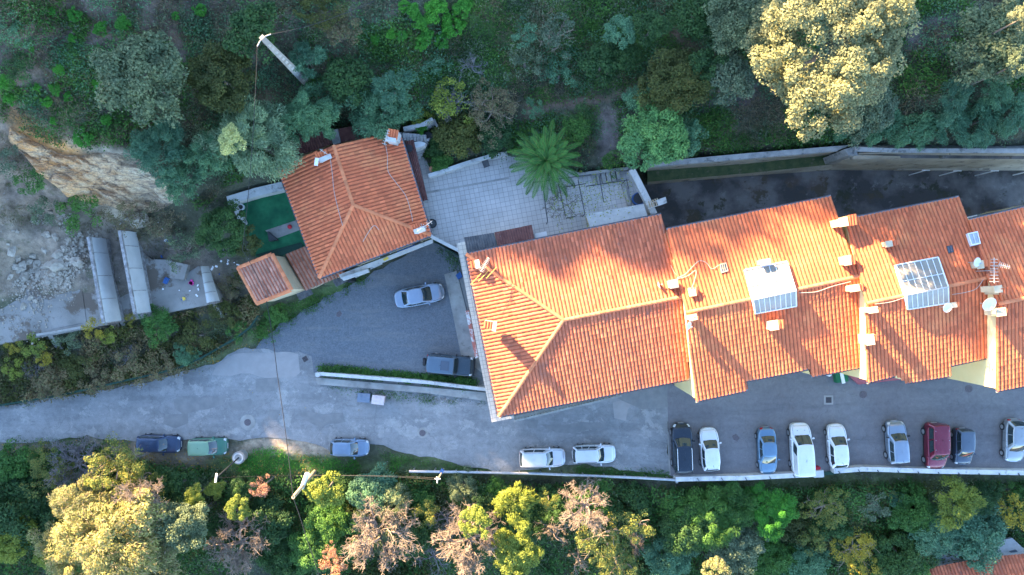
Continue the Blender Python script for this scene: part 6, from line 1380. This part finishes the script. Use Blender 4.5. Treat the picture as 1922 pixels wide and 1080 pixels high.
T(1385, 40, 62, 'round', 'greygreen', 6.5, 'grey-green tree at the top edge, left behind the big sunlit oak'); T(1370, 150, 44, 'round', 'greygreen', 5.5, 'grey-green crown under the left side of the big sunlit oak')
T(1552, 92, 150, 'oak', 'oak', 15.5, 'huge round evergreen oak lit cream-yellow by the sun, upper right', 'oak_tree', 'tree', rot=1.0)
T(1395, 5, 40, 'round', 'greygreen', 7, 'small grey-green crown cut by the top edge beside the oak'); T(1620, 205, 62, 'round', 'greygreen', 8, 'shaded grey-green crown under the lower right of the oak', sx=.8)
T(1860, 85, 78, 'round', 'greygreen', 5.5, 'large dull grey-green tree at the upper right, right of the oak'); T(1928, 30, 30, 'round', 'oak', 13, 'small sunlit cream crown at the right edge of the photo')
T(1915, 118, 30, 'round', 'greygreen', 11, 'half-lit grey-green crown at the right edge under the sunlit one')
for i, (a, b, r_, s) in enumerate([(1600, 240, 34, 'blue-green thicket just below the oak'), (1660, 235, 42, 'blue-green thicket right of the oak base'), (1720, 245, 42, 'blue-green thicket in the middle above the retaining wall'), (1785, 238, 46, 'blue-green thicket above the third wall post'), (1845, 225, 46, 'blue-green thicket above the fourth wall post'), (1905, 215, 42, 'blue-green thicket at the right edge above the retaining wall'), (1870, 170, 34, 'blue-green thicket under the dull grey-green tree'), (1790, 185, 36, 'dim blue-green thicket between oak and dull tree')]):
    T(a, b, r_, 'spray', 'teal', 2.4, s, 'shrub', sx=.75, flat=.7)
T(1232, 245, 62, 'round', 'fresh', 5.5, 'fresh bright green tree left of the dark court', rot=.6); T(1205, 275, 42, 'round', 'fresh', 5.8, 'lower left crown of fresh green foliage over the end of the terrace'); T(1290, 255, 34, 'round', 'teal', 4.5, 'blue-green crown on the right flank of the fresh green tree'); T(1195, 185, 24, 'round', 'teal', 4.5, 'small blue-green crown above the fresh green tree')
T(1085, 218, 26, 'airy', 'dark', 1.6, 'dark low shrub right above the palm', 'shrub'); T(1082, 242, 26, 'round', 'green', 1.8, 'green shrub at the upper right of the palm', 'shrub'); T(1148, 305, 24, 'airy', 'green', 1.4, 'small green shrub on the low wall at the back of the terrace', 'shrub'); T(1000, 205, 22, 'airy', 'teal', 1.8, 'small dim shrub behind the palm top', 'shrub')
# bank between ruins and road
for a, b, r_, sh, m_, h, s in [(178, 615, 24, 'airy', 'yellow', 3, 'orange-yellow autumn shrub below the left big shell'), (205, 632, 17, 'airy', 'yg', 2.4, 'yellow-green shrub right of the orange-yellow one'), (60, 650, 26, 'airy', 'yg', 2.2, 'yellow shrub at the front edge of the ruin, far left'), (25, 645, 20, 'airy', 'yellow', 2, 'small yellow shrub near the left edge below the ruin'), (85, 672, 18, 'airy', 'yellow', 1.8, 'yellow shrub right under the left buttress'), (25, 690, 24, 'airy', 'yg', 1.6, 'yellow-green shrub on the bank at the left edge'),
        (297, 608, 34, 'spray', 'green', 2.6, 'feathery green shrub below the right big shell'), (130, 640, 28, 'airy', 'greygreen', 2, 'grey-green shrub behind the left buttress'), (150, 685, 30, 'airy', 'olive', 1.6, 'olive bush in the middle of the bank'), (370, 630, 36, 'airy', 'olive', 1.8, 'olive-green bush on the right part of the bank'), (350, 665, 22, 'spray', 'teal', 1.2, 'small teal shrub near the mesh fence'), (250, 690, 40, 'airy', 'brownleaf', 1.6, 'brown brush above the middle of the mesh fence'), (180, 715, 34, 'airy', 'brownleaf', 1.4, 'brown brush above the left part of the mesh fence'), (100, 720, 36, 'airy', 'brownleaf', 1.4, 'brown brush near the left end of the mesh fence'), (310, 690, 34, 'airy', 'brownleaf', 1.5, 'brown brush above the right part of the mesh fence'),
        (420, 590, 34, 'airy', 'olive', 1.8, 'olive bush between ruin and shed'), (450, 620, 26, 'airy', 'green', 1.2, 'green bush at the right end of the mesh fence'), (440, 540, 26, 'airy', 'brownleaf', 1.5, 'brown bush left of the shed'), (520, 590, 20, 'round', 'green', .9, 'low green bush under the shed'), (500, 620, 22, 'airy', 'green', .9, 'low green bush at the top corner of the gravel yard'), (245, 600, 12, 'airy', 'yellow', 1.6, 'small orange shrub at the middle buttress')]:
    T(a, b, r_, sh, m_, h, s, 'shrub', flat=.7)
T(235, 670, 30, 'bare', None, 1.8, 'bare grey shrub in the middle of the bank', 'bare_shrub', 'shrub', tw='twiggrey', flat=.6); T(60, 690, 30, 'bare', None, 1.6, 'bare grey shrub on the left of the bank', 'bare_shrub', 'shrub', tw='twiggrey', flat=.6)
for a, b, r_ in [(632, 694, 8), (655, 698, 7), (690, 703, 7), (728, 706, 7), (765, 713, 9), (800, 711, 9), (832, 713, 9), (862, 715, 10)]:
    T(a, b, r_, 'round', 'green', .55, 'taller leafy tuft in the hedge strip above the long white wall', 'shrub', group='green tufts above the long white wall')
# lower belt
T(120, 880, 62, 'bare_d', None, 6, 'bare grey tree reaching in from the left above the sunlit mass', 'bare_tree', 'tree', tw='twiggrey'); T(95, 880, 46, 'airy', 'ygm', 4, 'sparse yellow-green leaves under the bare grey tree', 'shrub')
T(30, 868, 38, 'round', 'green', 3, 'green bush at the left edge below the road', 'shrub'); T(215, 880, 56, 'airy', 'ygm', 6.5, 'yellow-green tree reaching over the dark blue car', bare='limbs'); T(255, 905, 46, 'airy', 'ygm', 5, 'second yellow-green crown below the dark blue car', bare='limbs'); T(245, 865, 32, 'airy', 'ygm', 7, 'yellow-green branch in front of the dark blue car', bare='limbs_s')
T(175, 925, 44, 'round', 'greygreen', 5, 'grey-green shaded tree between bare grey tree and sunlit mass')
T(40, 960, 76, 'round', 'dark', 6, 'dark green tree at the left edge of the valley'); T(20, 1010, 46, 'round', 'yg', 7, 'yellow-green tree at the lower left edge'); T(330, 912, 38, 'round', 'dark', 5, 'dark blue-green tree right of the yellow-green crowns')
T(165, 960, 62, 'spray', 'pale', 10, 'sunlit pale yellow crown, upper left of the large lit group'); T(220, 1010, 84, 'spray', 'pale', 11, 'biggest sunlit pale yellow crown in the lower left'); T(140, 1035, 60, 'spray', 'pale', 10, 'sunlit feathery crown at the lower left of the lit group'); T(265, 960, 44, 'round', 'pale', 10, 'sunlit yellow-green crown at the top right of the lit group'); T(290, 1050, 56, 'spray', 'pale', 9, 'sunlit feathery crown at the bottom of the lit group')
T(345, 985, 50, 'round', 'greygreen', 10, 'half-sunlit olive crown at the right of the lit group'); T(365, 930, 20, 'round', 'yg', 8, 'small yellow crown between lit group and street lamp'); T(85, 1040, 22, 'round', 'yg', 7, 'small bright yellow-green crown near the bottom left'); T(155, 1070, 26, 'round', 'green', 7, 'green crown at the bottom edge below the lit group'); T(225, 960, 60, 'bare_d', None, 14, 'sunlit bare twigs on top of the lit group', 'bare_tree', 'tree')
T(425, 1045, 74, 'bare_d', None, 13, 'sunlit pinkish bare tree at the bottom, left of the overhead cable', 'bare_tree', 'tree'); T(440, 990, 40, 'round', 'dark', 5, 'dark tree above the pinkish bare tree'); T(405, 918, 18, 'round', 'yg', 5, 'small bright yellow-green crown below the street lamp head'); T(448, 952, 24, 'round', 'yg', 6, 'bright yellow-green crown below the lamp, larger one'); T(458, 912, 26, 'round', 'dark', 3.5, 'dark bush beside the street lamp', 'shrub')
T(490, 915, 22, 'airy', 'pink', 5.5, 'rusty pink tree left of the wooden pole', bare='limbs_s'); T(500, 975, 50, 'round', 'dark', 4.5, 'very dark tree below the rusty pink tree'); T(545, 1040, 52, 'round', 'dark', 4, 'very dark tree at the bottom beside the cable'); T(480, 1020, 34, 'round', 'dark', 4, 'dark tree between bare pinkish tree and cable')
T(612, 920, 34, 'round', 'yg', 6.5, 'bright yellow-green tree right of the wooden pole', rot=.4); T(645, 908, 24, 'round', 'dark', 3, 'dark bush right behind the bright yellow-green tree', 'shrub')
T(705, 922, 46, 'round', 'teal', 4.5, 'blue-green tree with rounded leaves under the phone wires'); T(725, 965, 56, 'spray', 'greygreen', 6, 'feathery grey-green tree in the middle of the lower belt'); T(620, 975, 48, 'round', 'green', 5, 'mid green tree below the bright yellow-green one'); T(590, 1030, 46, 'round', 'green', 5, 'mid green tree beside the overhead cable, near the bottom'); T(660, 1000, 40, 'round', 'green', 5, 'mid green tree above the big bare pinkish tree')
T(700, 1030, 88, 'bare_d', None, 13, 'largest bare pinkish tree, bottom left of centre', 'bare_tree', 'tree'); T(625, 1068, 28, 'airy', 'pink', 8.5, 'rusty pink crown at the bottom left of the largest bare tree', bare='limbs_s'); T(620, 1035, 16, 'airy', 'pink', 8.5, 'small rusty pink crown above the bottom one', bare='limbs_s')
T(785, 936, 31, 'round', 'green', 4, 'green tree right of the blue-green one'); T(800, 965, 28, 'airy', 'ygm', 6.5, 'small half-lit yellow-green tree left of the spiky grey plant'); T(775, 1000, 40, 'round', 'dark', 4, 'dark tree in the gap right of the feathery tree')
T(835, 985, 48, 'bare', None, 6, 'grey bare tree, upper one of the two right of the largest bare tree', 'bare_tree', 'tree', tw='twiggrey'); T(875, 1040, 80, 'bare_d', None, 12, 'pale bare tree between the largest bare tree and the bright yellow ones', 'bare_tree', 'tree'); T(810, 1060, 46, 'bare', None, 7, 'grey bare tree at the bottom between the two big bare trees', 'bare_tree', 'tree', tw='twiggrey')
T(870, 912, 30, 'spray', 'greygreen', 3.2, 'spiky grey-green plant against the guard rail', 'shrub', bare='limbs_s'); T(930, 914, 18, 'spray', 'green', 2.4, 'green bush at the guard rail left of the white cars', 'shrub')
T(893, 980, 30, 'round', 'yg', 8.5, 'brilliant yellow-green tree left of the pair'); T(966, 945, 40, 'spray', 'yg', 7.5, 'yellow-green tree with drooping sprays below the guard rail', bare=None); T(966, 1035, 46, 'round', 'yg', 8.5, 'brilliant yellow-green tree at the bottom centre'); T(905, 940, 24, 'round', 'dark', 3, 'dark bush between the yellow-green trees', 'shrub')
T(1045, 944, 38, 'round', 'dark', 3, 'dark green bush below the guard rail, under the two white cars', 'shrub'); T(1110, 940, 36, 'spray', 'green', 3, 'green bush below the right end of the guard rail', 'shrub'); T(1180, 948, 42, 'round', 'dark', 4, 'dark bush below the end of the guard rail', 'shrub'); T(1030, 940, 20, 'airy', 'ygm', 6, 'small sparse yellow-green tree right of the drooping one')
T(1105, 970, 62, 'bare_d', None, 10.5, 'sunlit tangled bare tree with yellow leaves in the lower middle', 'bare_tree', 'tree'); T(1130, 1010, 50, 'airy', 'ygm', 7, 'yellow-green foliage below the tangled bare tree', bare='limbs'); T(1195, 985, 34, 'airy', 'ygm', 7.5, 'yellow-green crown right of the tangled bare tree', bare='limbs_s'); T(1040, 1005, 46, 'bare', None, 7, 'grey-pink bare tree left of the tangled one', 'bare_tree', 'tree'); T(1200, 1030, 32, 'bare_d', None, 7, 'drooping dry brown tree right of the tangled bare tree', 'bare_tree', 'tree', sx=.6)
T(1160, 1065, 44, 'airy', 'ygm', 7, 'yellow-green crown at the bottom below the tangled tree', bare='limbs'); T(1090, 1065, 34, 'bare', None, 7, 'pinkish bare crown at the bottom edge', 'bare_tree', 'tree'); T(1000, 985, 30, 'round', 'dark', 4, 'dark gap tree between the yellow and the bare trees')
T(1315, 962, 56, 'spray', 'green', 5, 'wide dark green willow-like tree below the black estate'); T(1375, 950, 46, 'spray', 'green', 4.5, 'dark green feathery tree below the white parapet'); T(1290, 985, 54, 'round', 'dark', 5, 'dark tree right of the tangled bare group'); T(1255, 1040, 48, 'round', 'teal', 5.5, 'blue-green tree at the bottom, left of the grey crown'); T(1378, 1020, 54, 'round', 'greygreen', 5, 'round grey-green tree with bare twigs at the bottom', bare='limbs')
T(1345, 1072, 26, 'round', 'pale', 9.5, 'sunlit pale crown at the bottom below the grey-green tree'); T(1448, 956, 44, 'spray', 'bright', 5, 'vivid green feathery tree below the parapet'); T(1440, 1050, 50, 'round', 'green', 6, 'mid green tree at the bottom right of the grey-green one'); T(1505, 1060, 46, 'round', 'teal', 6, 'blue-green tree at the bottom, left of the yellow-brown tree'); T(1490, 990, 34, 'airy', 'olive', 4.5, 'olive sparse tree right of the vivid green one')
T(1550, 952, 42, 'airy', 'ygm', 5.5, 'yellow-green tree with dry twigs below the gate', bare='limbs'); T(1560, 985, 38, 'round', 'dark', 3.5, 'dark round bush under the yellow-green tree with twigs', 'shrub'); T(1525, 1015, 30, 'airy', 'ygm', 4.5, 'small yellow tree left of the yellow-brown one'); T(1605, 1035, 44, 'airy', 'yellow', 5, 'yellow-brown autumn tree near the bottom right', bare='limbs')
T(1640, 948, 30, 'airy', 'greygreen', 3.5, 'sparse grey-green tree in the grassy gap', bare='limbs_s'); T(1677, 935, 16, 'spray', 'teal', 2, 'small fan-leaved plant in the grassy gap', 'shrub'); T(1712, 962, 44, 'round', 'green', 4.5, 'round mid green tree left of the yellow tree'); T(1710, 924, 30, 'airy', 'green', 1.5, 'low green bush under the right parapet', 'shrub')
T(1792, 940, 42, 'spray', 'yg', 5, 'yellow-green tree with upright sprays below the burgundy car', bare=None); T(1850, 930, 28, 'spray', 'dark', 3, 'dark feathery bush below the right parapet', 'shrub'); T(1905, 960, 38, 'airy', 'yellow', 5.5, 'orange-yellow tree at the right edge'); T(1825, 996, 62, 'round', 'teal', 3.5, 'large blue-green tree half over the valley house'); T(1752, 1000, 44, 'round', 'teal', 6, 'blue-green tree left of the large one'); T(1690, 1040, 54, 'round', 'dark', 6, 'dark green tree left of the valley house roof'); T(1720, 1070, 32, 'round', 'green', 6, 'green tree at the bottom touching the valley house'); T(1897, 922, 20, 'airy', 'green', 2.2, 'small green bush at the right end of the parapet', 'shrub')
# palm
def palm(px, py, rpx):
    zc = 6.2; p = P(px, py, zc); gz = float(terrain(np.array([p.x]), np.array([p.y]))[0]); gz = min(gz, 4.0); r = rpx * K * (H - zc) / H
    root = empty('palm_tree', (p.x, p.y, gz), 'big date palm with arching fronds at the back of the terrace', 'palm tree'); rg = np.random.RandomState(4); V = []; F = []
    pos = []; nrm = []; td = []; sz = []
    mbr = MB()
    for i in range(46):
        a = i * 2.39996; lift = (i / 46.0); el = R(78 - 72 * lift ** .75 + rg.uniform(-6, 6)); L = r * (.45 + .68 * min(1, lift * 1.5)) * rg.uniform(.9, 1.1); pts = []
        x = z = 0.0; e = el
        for k in range(15):
            pts.append(Vector((math.cos(a) * x, math.sin(a) * x, z))); x += math.cos(e) * L / 14; z += math.sin(e) * L / 14; e -= R(4.2 + 2.5 * lift)
        mbr.tube(pts, [.05 * (1 - k / 16) for k in range(15)], 4, cap=False)
        for k in range(2, 28):
            j = k / 2; i0 = int(j); q = pts[i0].lerp(pts[min(14, i0 + 1)], j - i0); d = (pts[min(14, i0 + 1)] - pts[max(0, i0 - 1)]).normalized(); s = d.cross(Vector((0, 0, 1))).normalized(); ll = .50 * math.sin(math.pi * min(.95, (j + 1.5) / 15.5)) ** .6 * r / 3.2
            for sg in (1, -1):
                t = (s * sg * .62 + d * .85 + Vector((0, 0, -.12))).normalized(); c = q + t * ll * .5; pos.append(c); td.append(t); nrm.append(Vector((0, 0, 1)) - t * t.z); sz.append(ll)
    pos, td, nrm, sz = map(np.array, (pos, td, nrm, sz))
    b = np.cross(nrm, td); b /= np.linalg.norm(b, axis=1, keepdims=True); s = sz[:, None]
    Vk = np.stack([pos - td * s * .5, pos - b * .035 - td * s * .1, pos + td * s * .5, pos + b * .035 - td * s * .1], 1).reshape(-1, 3)
    cr = bpy.data.objects.new('crown', fast_mesh('palm_crown', Vk, np.arange(len(Vk)).reshape(-1, 4), M['palm'])); COL.objects.link(cr); cr.parent = root; cr.location = (0, 0, zc - gz)
    BASE[root.name] = Vector((0, 0, 0)); mbo = mbr.build('frond_stem', leafmat('palm_stem', (.16, .26, .06), (.2, .3, .08)), root); mbo.location = (0, 0, zc - gz)
    mb = MB(); mb.tube([(0, 0, 0), (.05, 0, (zc - gz) * .5), (0, 0, zc - gz)], [.36, .3, .34], 12); mb.build('trunk', M['bark'], root)
palm(1025, 302, 77)
# vine on the pergola
V, F = branches(31, 2.4, 4, (5, 4, 4, 3), r0=.04, curl=.35, rise=.1); vr = empty('pergola_vine', tuple(P(1065, 385, 5.3)), 'bare brown vine with a few yellow leaves on the dark steel pergola', 'vine')
part('stem', fast_mesh('vine_stem', V * np.array([1, 1.1, .12]), F, M['bark']), vr, None); rg = np.random.RandomState(3); pos = np.stack([rg.uniform(-1.5, 5.5, 420), rg.normal(0, .9, 420) + .2, rg.uniform(-.05, .15, 420)], 1); pos[:, 1] += np.where(rg.rand(420) < .5, 1.1, -.5) + pos[:, 0] * .12; V, F = kites(pos, np.tile([0, 0, 1.], (420, 1)) + rg.normal(size=(420, 3)) * .4, .13, .8, rg); part('leaf', fast_mesh('vine_leaf', V, F, M['yg']), vr, None, kind='stuff')['kind'] = 'stuff'

# ---------------------------------------------------------------- ground cover
PATHS = [[(960, 222), (1000, 205), (1085, 184), (1150, 176), (1190, 166), (1184, 180), (1150, 192), (1158, 230), (1175, 300), (1110, 300), (1126, 240), (1122, 198), (1010, 216), (965, 235)], [(1232, 28), (1250, 30), (1285, 75), (1355, 95), (1370, 110), (1300, 92), (1268, 80)], [(590, 132), (700, 118), (765, 118), (765, 128), (680, 130), (600, 140)]]
def inpoly(poly, x, y): return sdf(np.array(poly, float), x, y) < 0
def scatter(name, regions, mt, leaf, asp, label, seed, h=.3, per=5, thr=.45, nsc=.35, up=1.0, cat='undergrowth', spread=.18):
    rg = np.random.RandomState(seed); PX = []; PY = []
    for poly, dens in regions:
        a = np.array(poly, float); x0, y0 = a.min(0); x1, y1 = a.max(0); n = int((x1 - x0) * (y1 - y0) * K * K * dens); x = rg.uniform(x0, x1, n); y = rg.uniform(y0, y1, n); k = inpoly(poly, x, y)
        for e in PATHS: k &= ~(sdf(np.array(e, float), x, y) < rg.normal(0, 3, len(x)))
        PX.append(x[k]); PY.append(y[k])
    px, py = np.concatenate(PX), np.concatenate(PY); x, y, z = drop(px, py); nn = fbm(x, y, nsc, seed % 6, 4); k = nn > thr; x, y, z = x[k], y[k], z[k]; nn = nn[k]
    idx = np.repeat(np.arange(len(x)), per); o = rg.normal(size=(len(idx), 3)) * np.array([spread, spread, 0]); hh = h * (.4 + 1.6 * (nn[idx] - thr) / (1 - thr) * 2); pos = np.stack([x[idx], y[idx], z[idx] + .04 + rg.rand(len(idx)) * hh], 1) + o
    V, F = kites(pos, rg.normal(size=(len(idx), 3)) * .6 + np.array([0, 0, up]), leaf * (.5 + rg.rand(len(idx))), asp, rg); off = V.mean(0); off[2] = V[:, 2].min(); o_ = bpy.data.objects.new(name, fast_mesh(name, V - off, F, M[mt])); o_.location = off; COL.objects.link(o_); tag(o_, label, cat, kind='stuff'); return o_
UL = [(0, -40), (1000, -40), (1360, -40), (1960, -40), (1960, 262), (1600, 262), (1400, 275), (1235, 295), (1190, 308), (1095, 322), (930, 282), (810, 315), (760, 235), (540, 250), (520, 300), (430, 350), (380, 395), (330, 350), (290, 300), (240, 275), (110, 275), (60, 250), (0, 220)]
BANK = [(-20, 655), (200, 620), (420, 572), (445, 510), (480, 575), (495, 590), (450, 640), (350, 690), (200, 727), (60, 752), (-20, 765)]
LOW = [(-20, 850), (180, 838), (250, 862), (440, 885), (520, 893), (620, 893), (740, 886), (860, 902), (980, 906), (1260, 914), (1530, 912), (1570, 907), (1940, 909), (1940, 1100), (-20, 1100)]
scatter('undergrowth', [(UL, 24)], 'green', .19, .5, 'dark green ground cover and weeds on the wooded slope above the houses', 11, .45, 5, .54, .3)
scatter('dry_brush', [(UL, 20), (BANK, 22), ([(0, 240), (60, 320), (110, 370), (250, 405), (330, 400), (400, 470), (300, 480), (200, 440), (100, 430), (0, 420)], 14)], 'dry', .30, .13, 'dry grass and twigs on the upper slope and the overgrown bank', 12, .35, 5, .46, .4, .6)
scatter('undergrowth', [([(880, -20), (1360, -20), (1360, 270), (940, 290), (800, 200), (780, 100)], 26), ([(1230, 250), (1600, 262), (1590, 270), (1400, 285), (1235, 300)], 60), ([(700, 90), (900, 90), (900, 160), (640, 150)], 18)], 'green', .17, .35, 'low green herbs on the shady slope behind the terrace', 13, .3, 5, .40, .5)
scatter('undergrowth', [(BANK, 32)], 'olive', .24, .45, 'olive and green weeds on the bank between ruins and road', 14, .6, 5, .44, .5)
scatter('undergrowth', [(BANK, 22)], 'brownleaf', .24, .4, 'brown-green brambles on the bank between ruins and road', 15, .7, 5, .46, .5)
scatter('undergrowth', [(LOW, 26)], 'green', .24, .45, 'green undergrowth covering the valley side below the road', 16, .9, 5, .36, .35)
scatter('undergrowth', [(LOW, 12)], 'olive', .24, .45, 'olive undergrowth patches on the valley side', 17, 1.1, 5, .5, .4)
scatter('grass', [([(440, 848), (520, 842), (600, 862), (760, 866), (740, 890), (450, 890)], 90)], 'bright', .14, .25, 'bright green grass on the sunlit verge below the road', 18, .1, 5, .48, .6, cat='grass')
scatter('grass', [([(700, 846), (830, 870), (960, 890), (1250, 884), (1260, 896), (1100, 890), (900, 884), (740, 868)], 70), ([(1440, 905), (1940, 900), (1940, 940), (1440, 940)], 40), ([(1080, 876), (1250, 888), (1255, 896), (1080, 888)], 90), ([(860, 500), (780, 465), (845, 470), (872, 500)], 60)], 'green', .16, .25, 'green grass along the lower edges of road and car park', 19, .12, 5, .42, .6, cat='grass')
scatter('grass', [([(500, 585), (560, 565), (640, 545), (670, 525), (700, 520), (640, 560), (560, 600), (500, 640), (465, 640)], 80), ([(600, 690), (640, 698), (900, 722), (900, 712), (640, 688), (605, 684)], 90), ([(600, 722), (800, 740), (910, 755), (905, 762), (800, 756), (640, 738)], 40), ([(842, 500), (858, 495), (862, 510), (850, 512)], 60), ([(20, 822), (240, 826), (250, 850), (0, 850)], 30)], 'green', .15, .28, 'green weeds around the gravel yard and the long white wall', 20, .12, 5, .36, .8, cat='grass')
scatter('scrub', [(UL, 1.3)], 'teal', .17, .4, 'low blue-green scrub scattered over the wooded slope', 31, .5, 60, .50, .3, .8, spread=.42, cat='scrub')
scatter('scrub', [(UL, 1.3), (BANK, 1.5)], 'greygreen', .17, .4, 'low grey-green scrub scattered over slope and bank', 32, .5, 60, .50, .3, .8, spread=.42, cat='scrub')
scatter('scrub', [(LOW, 1.6)], 'greygreen', .2, .4, 'grey-green scrub between the trees on the valley side', 33, .9, 60, .48, .3, .8, spread=.5, cat='scrub')
scatter('scrub', [(LOW, 1.6)], 'olive', .2, .4, 'olive scrub between the trees on the valley side', 34, .9, 60, .48, .3, .8, spread=.5, cat='scrub')
scatter('hedge', [([(600, 688), (640, 690), (760, 700), (885, 712), (900, 728), (760, 716), (640, 705), (605, 700)], 160)], 'green', .15, .5, 'low weedy green hedge along the top of the long white wall', 35, .32, 6, .30, .8, spread=.15, cat='hedge')
scatter('dry_weeds', [([(780, 570), (870, 620), (890, 690), (640, 700), (650, 685), (800, 680)], 5), ([(600, 722), (905, 755), (905, 762), (800, 752), (640, 736)], 20)], 'dry', .14, .3, 'sparse dry yellow weeds growing through the gravel yard', 22, .05, 3, .45, .5, cat='weeds')
scatter('green_weeds', [([(-20, -40), (420, -40), (420, 230), (240, 260), (60, 240), (-20, 210)], 22), ([(420, -40), (800, -40), (780, 130), (440, 120)], 18)], 'fresh', .15, .5, 'patches of small teal-green weeds on the bare upper left slope', 23, .12, 5, .53, .45, cat='weeds')
scatter('twigs', [(UL, 3), (BANK, 5)], 'dry', .8, .035, 'pale fallen twigs and dead branches on the slope', 24, .1, 1, .45, .5, cat='twigs')
scatter('fallen_leaves', [([(260, 700), (360, 676), (460, 640), (520, 600), (520, 640), (450, 668), (380, 700), (0, 775), (0, 760), (120, 742)], 7), ([(0, 770), (400, 700), (800, 760), (900, 860), (0, 825)], .12), ([(250, 845), (620, 855), (600, 900), (250, 900)], 9), ([(800, 600), (870, 640), (880, 700), (700, 700)], .5), ([(0, 830), (260, 830), (260, 870), (0, 870)], 8)], 'fallen', .13, .8, 'fallen yellow and brown leaves along the verges', 21, .02, 2, .3, .6, 3, cat='leaves')
# leaf clumps added on the unseen up-sun ridge to shade and dapple the valley
rg = np.random.RandomState(77); nC = 620; v = rg.uniform(-95, 110, nC); u = U0 + rg.uniform(-4, 7, nC); x = (v - u) * CA; y = (v + u) * CA; z = S_of(v) + U0 * TANE - rg.uniform(.2, 4.2, nC) - (fbm(v, v * .7, .5, 3) - .3) * 2.4
idx = np.repeat(np.arange(nC), 90); q = rg.normal(size=(len(idx), 3)); q /= np.linalg.norm(q, axis=1, keepdims=True); pos = np.stack([x, y, z], 1)[idx] + q * (1.9 * rg.rand(len(idx)) ** .4)[:, None]
V, F = kites(pos, q + rg.normal(size=q.shape) * .5, .75, .7, rg); off = V.mean(0); off[2] = V[:, 2].min(); o_ = bpy.data.objects.new('ridge_woods', fast_mesh('ridge_woods', V - off, F, M['dark'])); o_.location = off; COL.objects.link(o_); tag(o_, 'added out-of-view leaf clumps on the ridge, shaped to shade the valley', 'wood', kind='stuff')
for o in list(bpy.data.objects):
    if o.type == 'MESH' and o.users_collection == (): bpy.data.objects.remove(o)
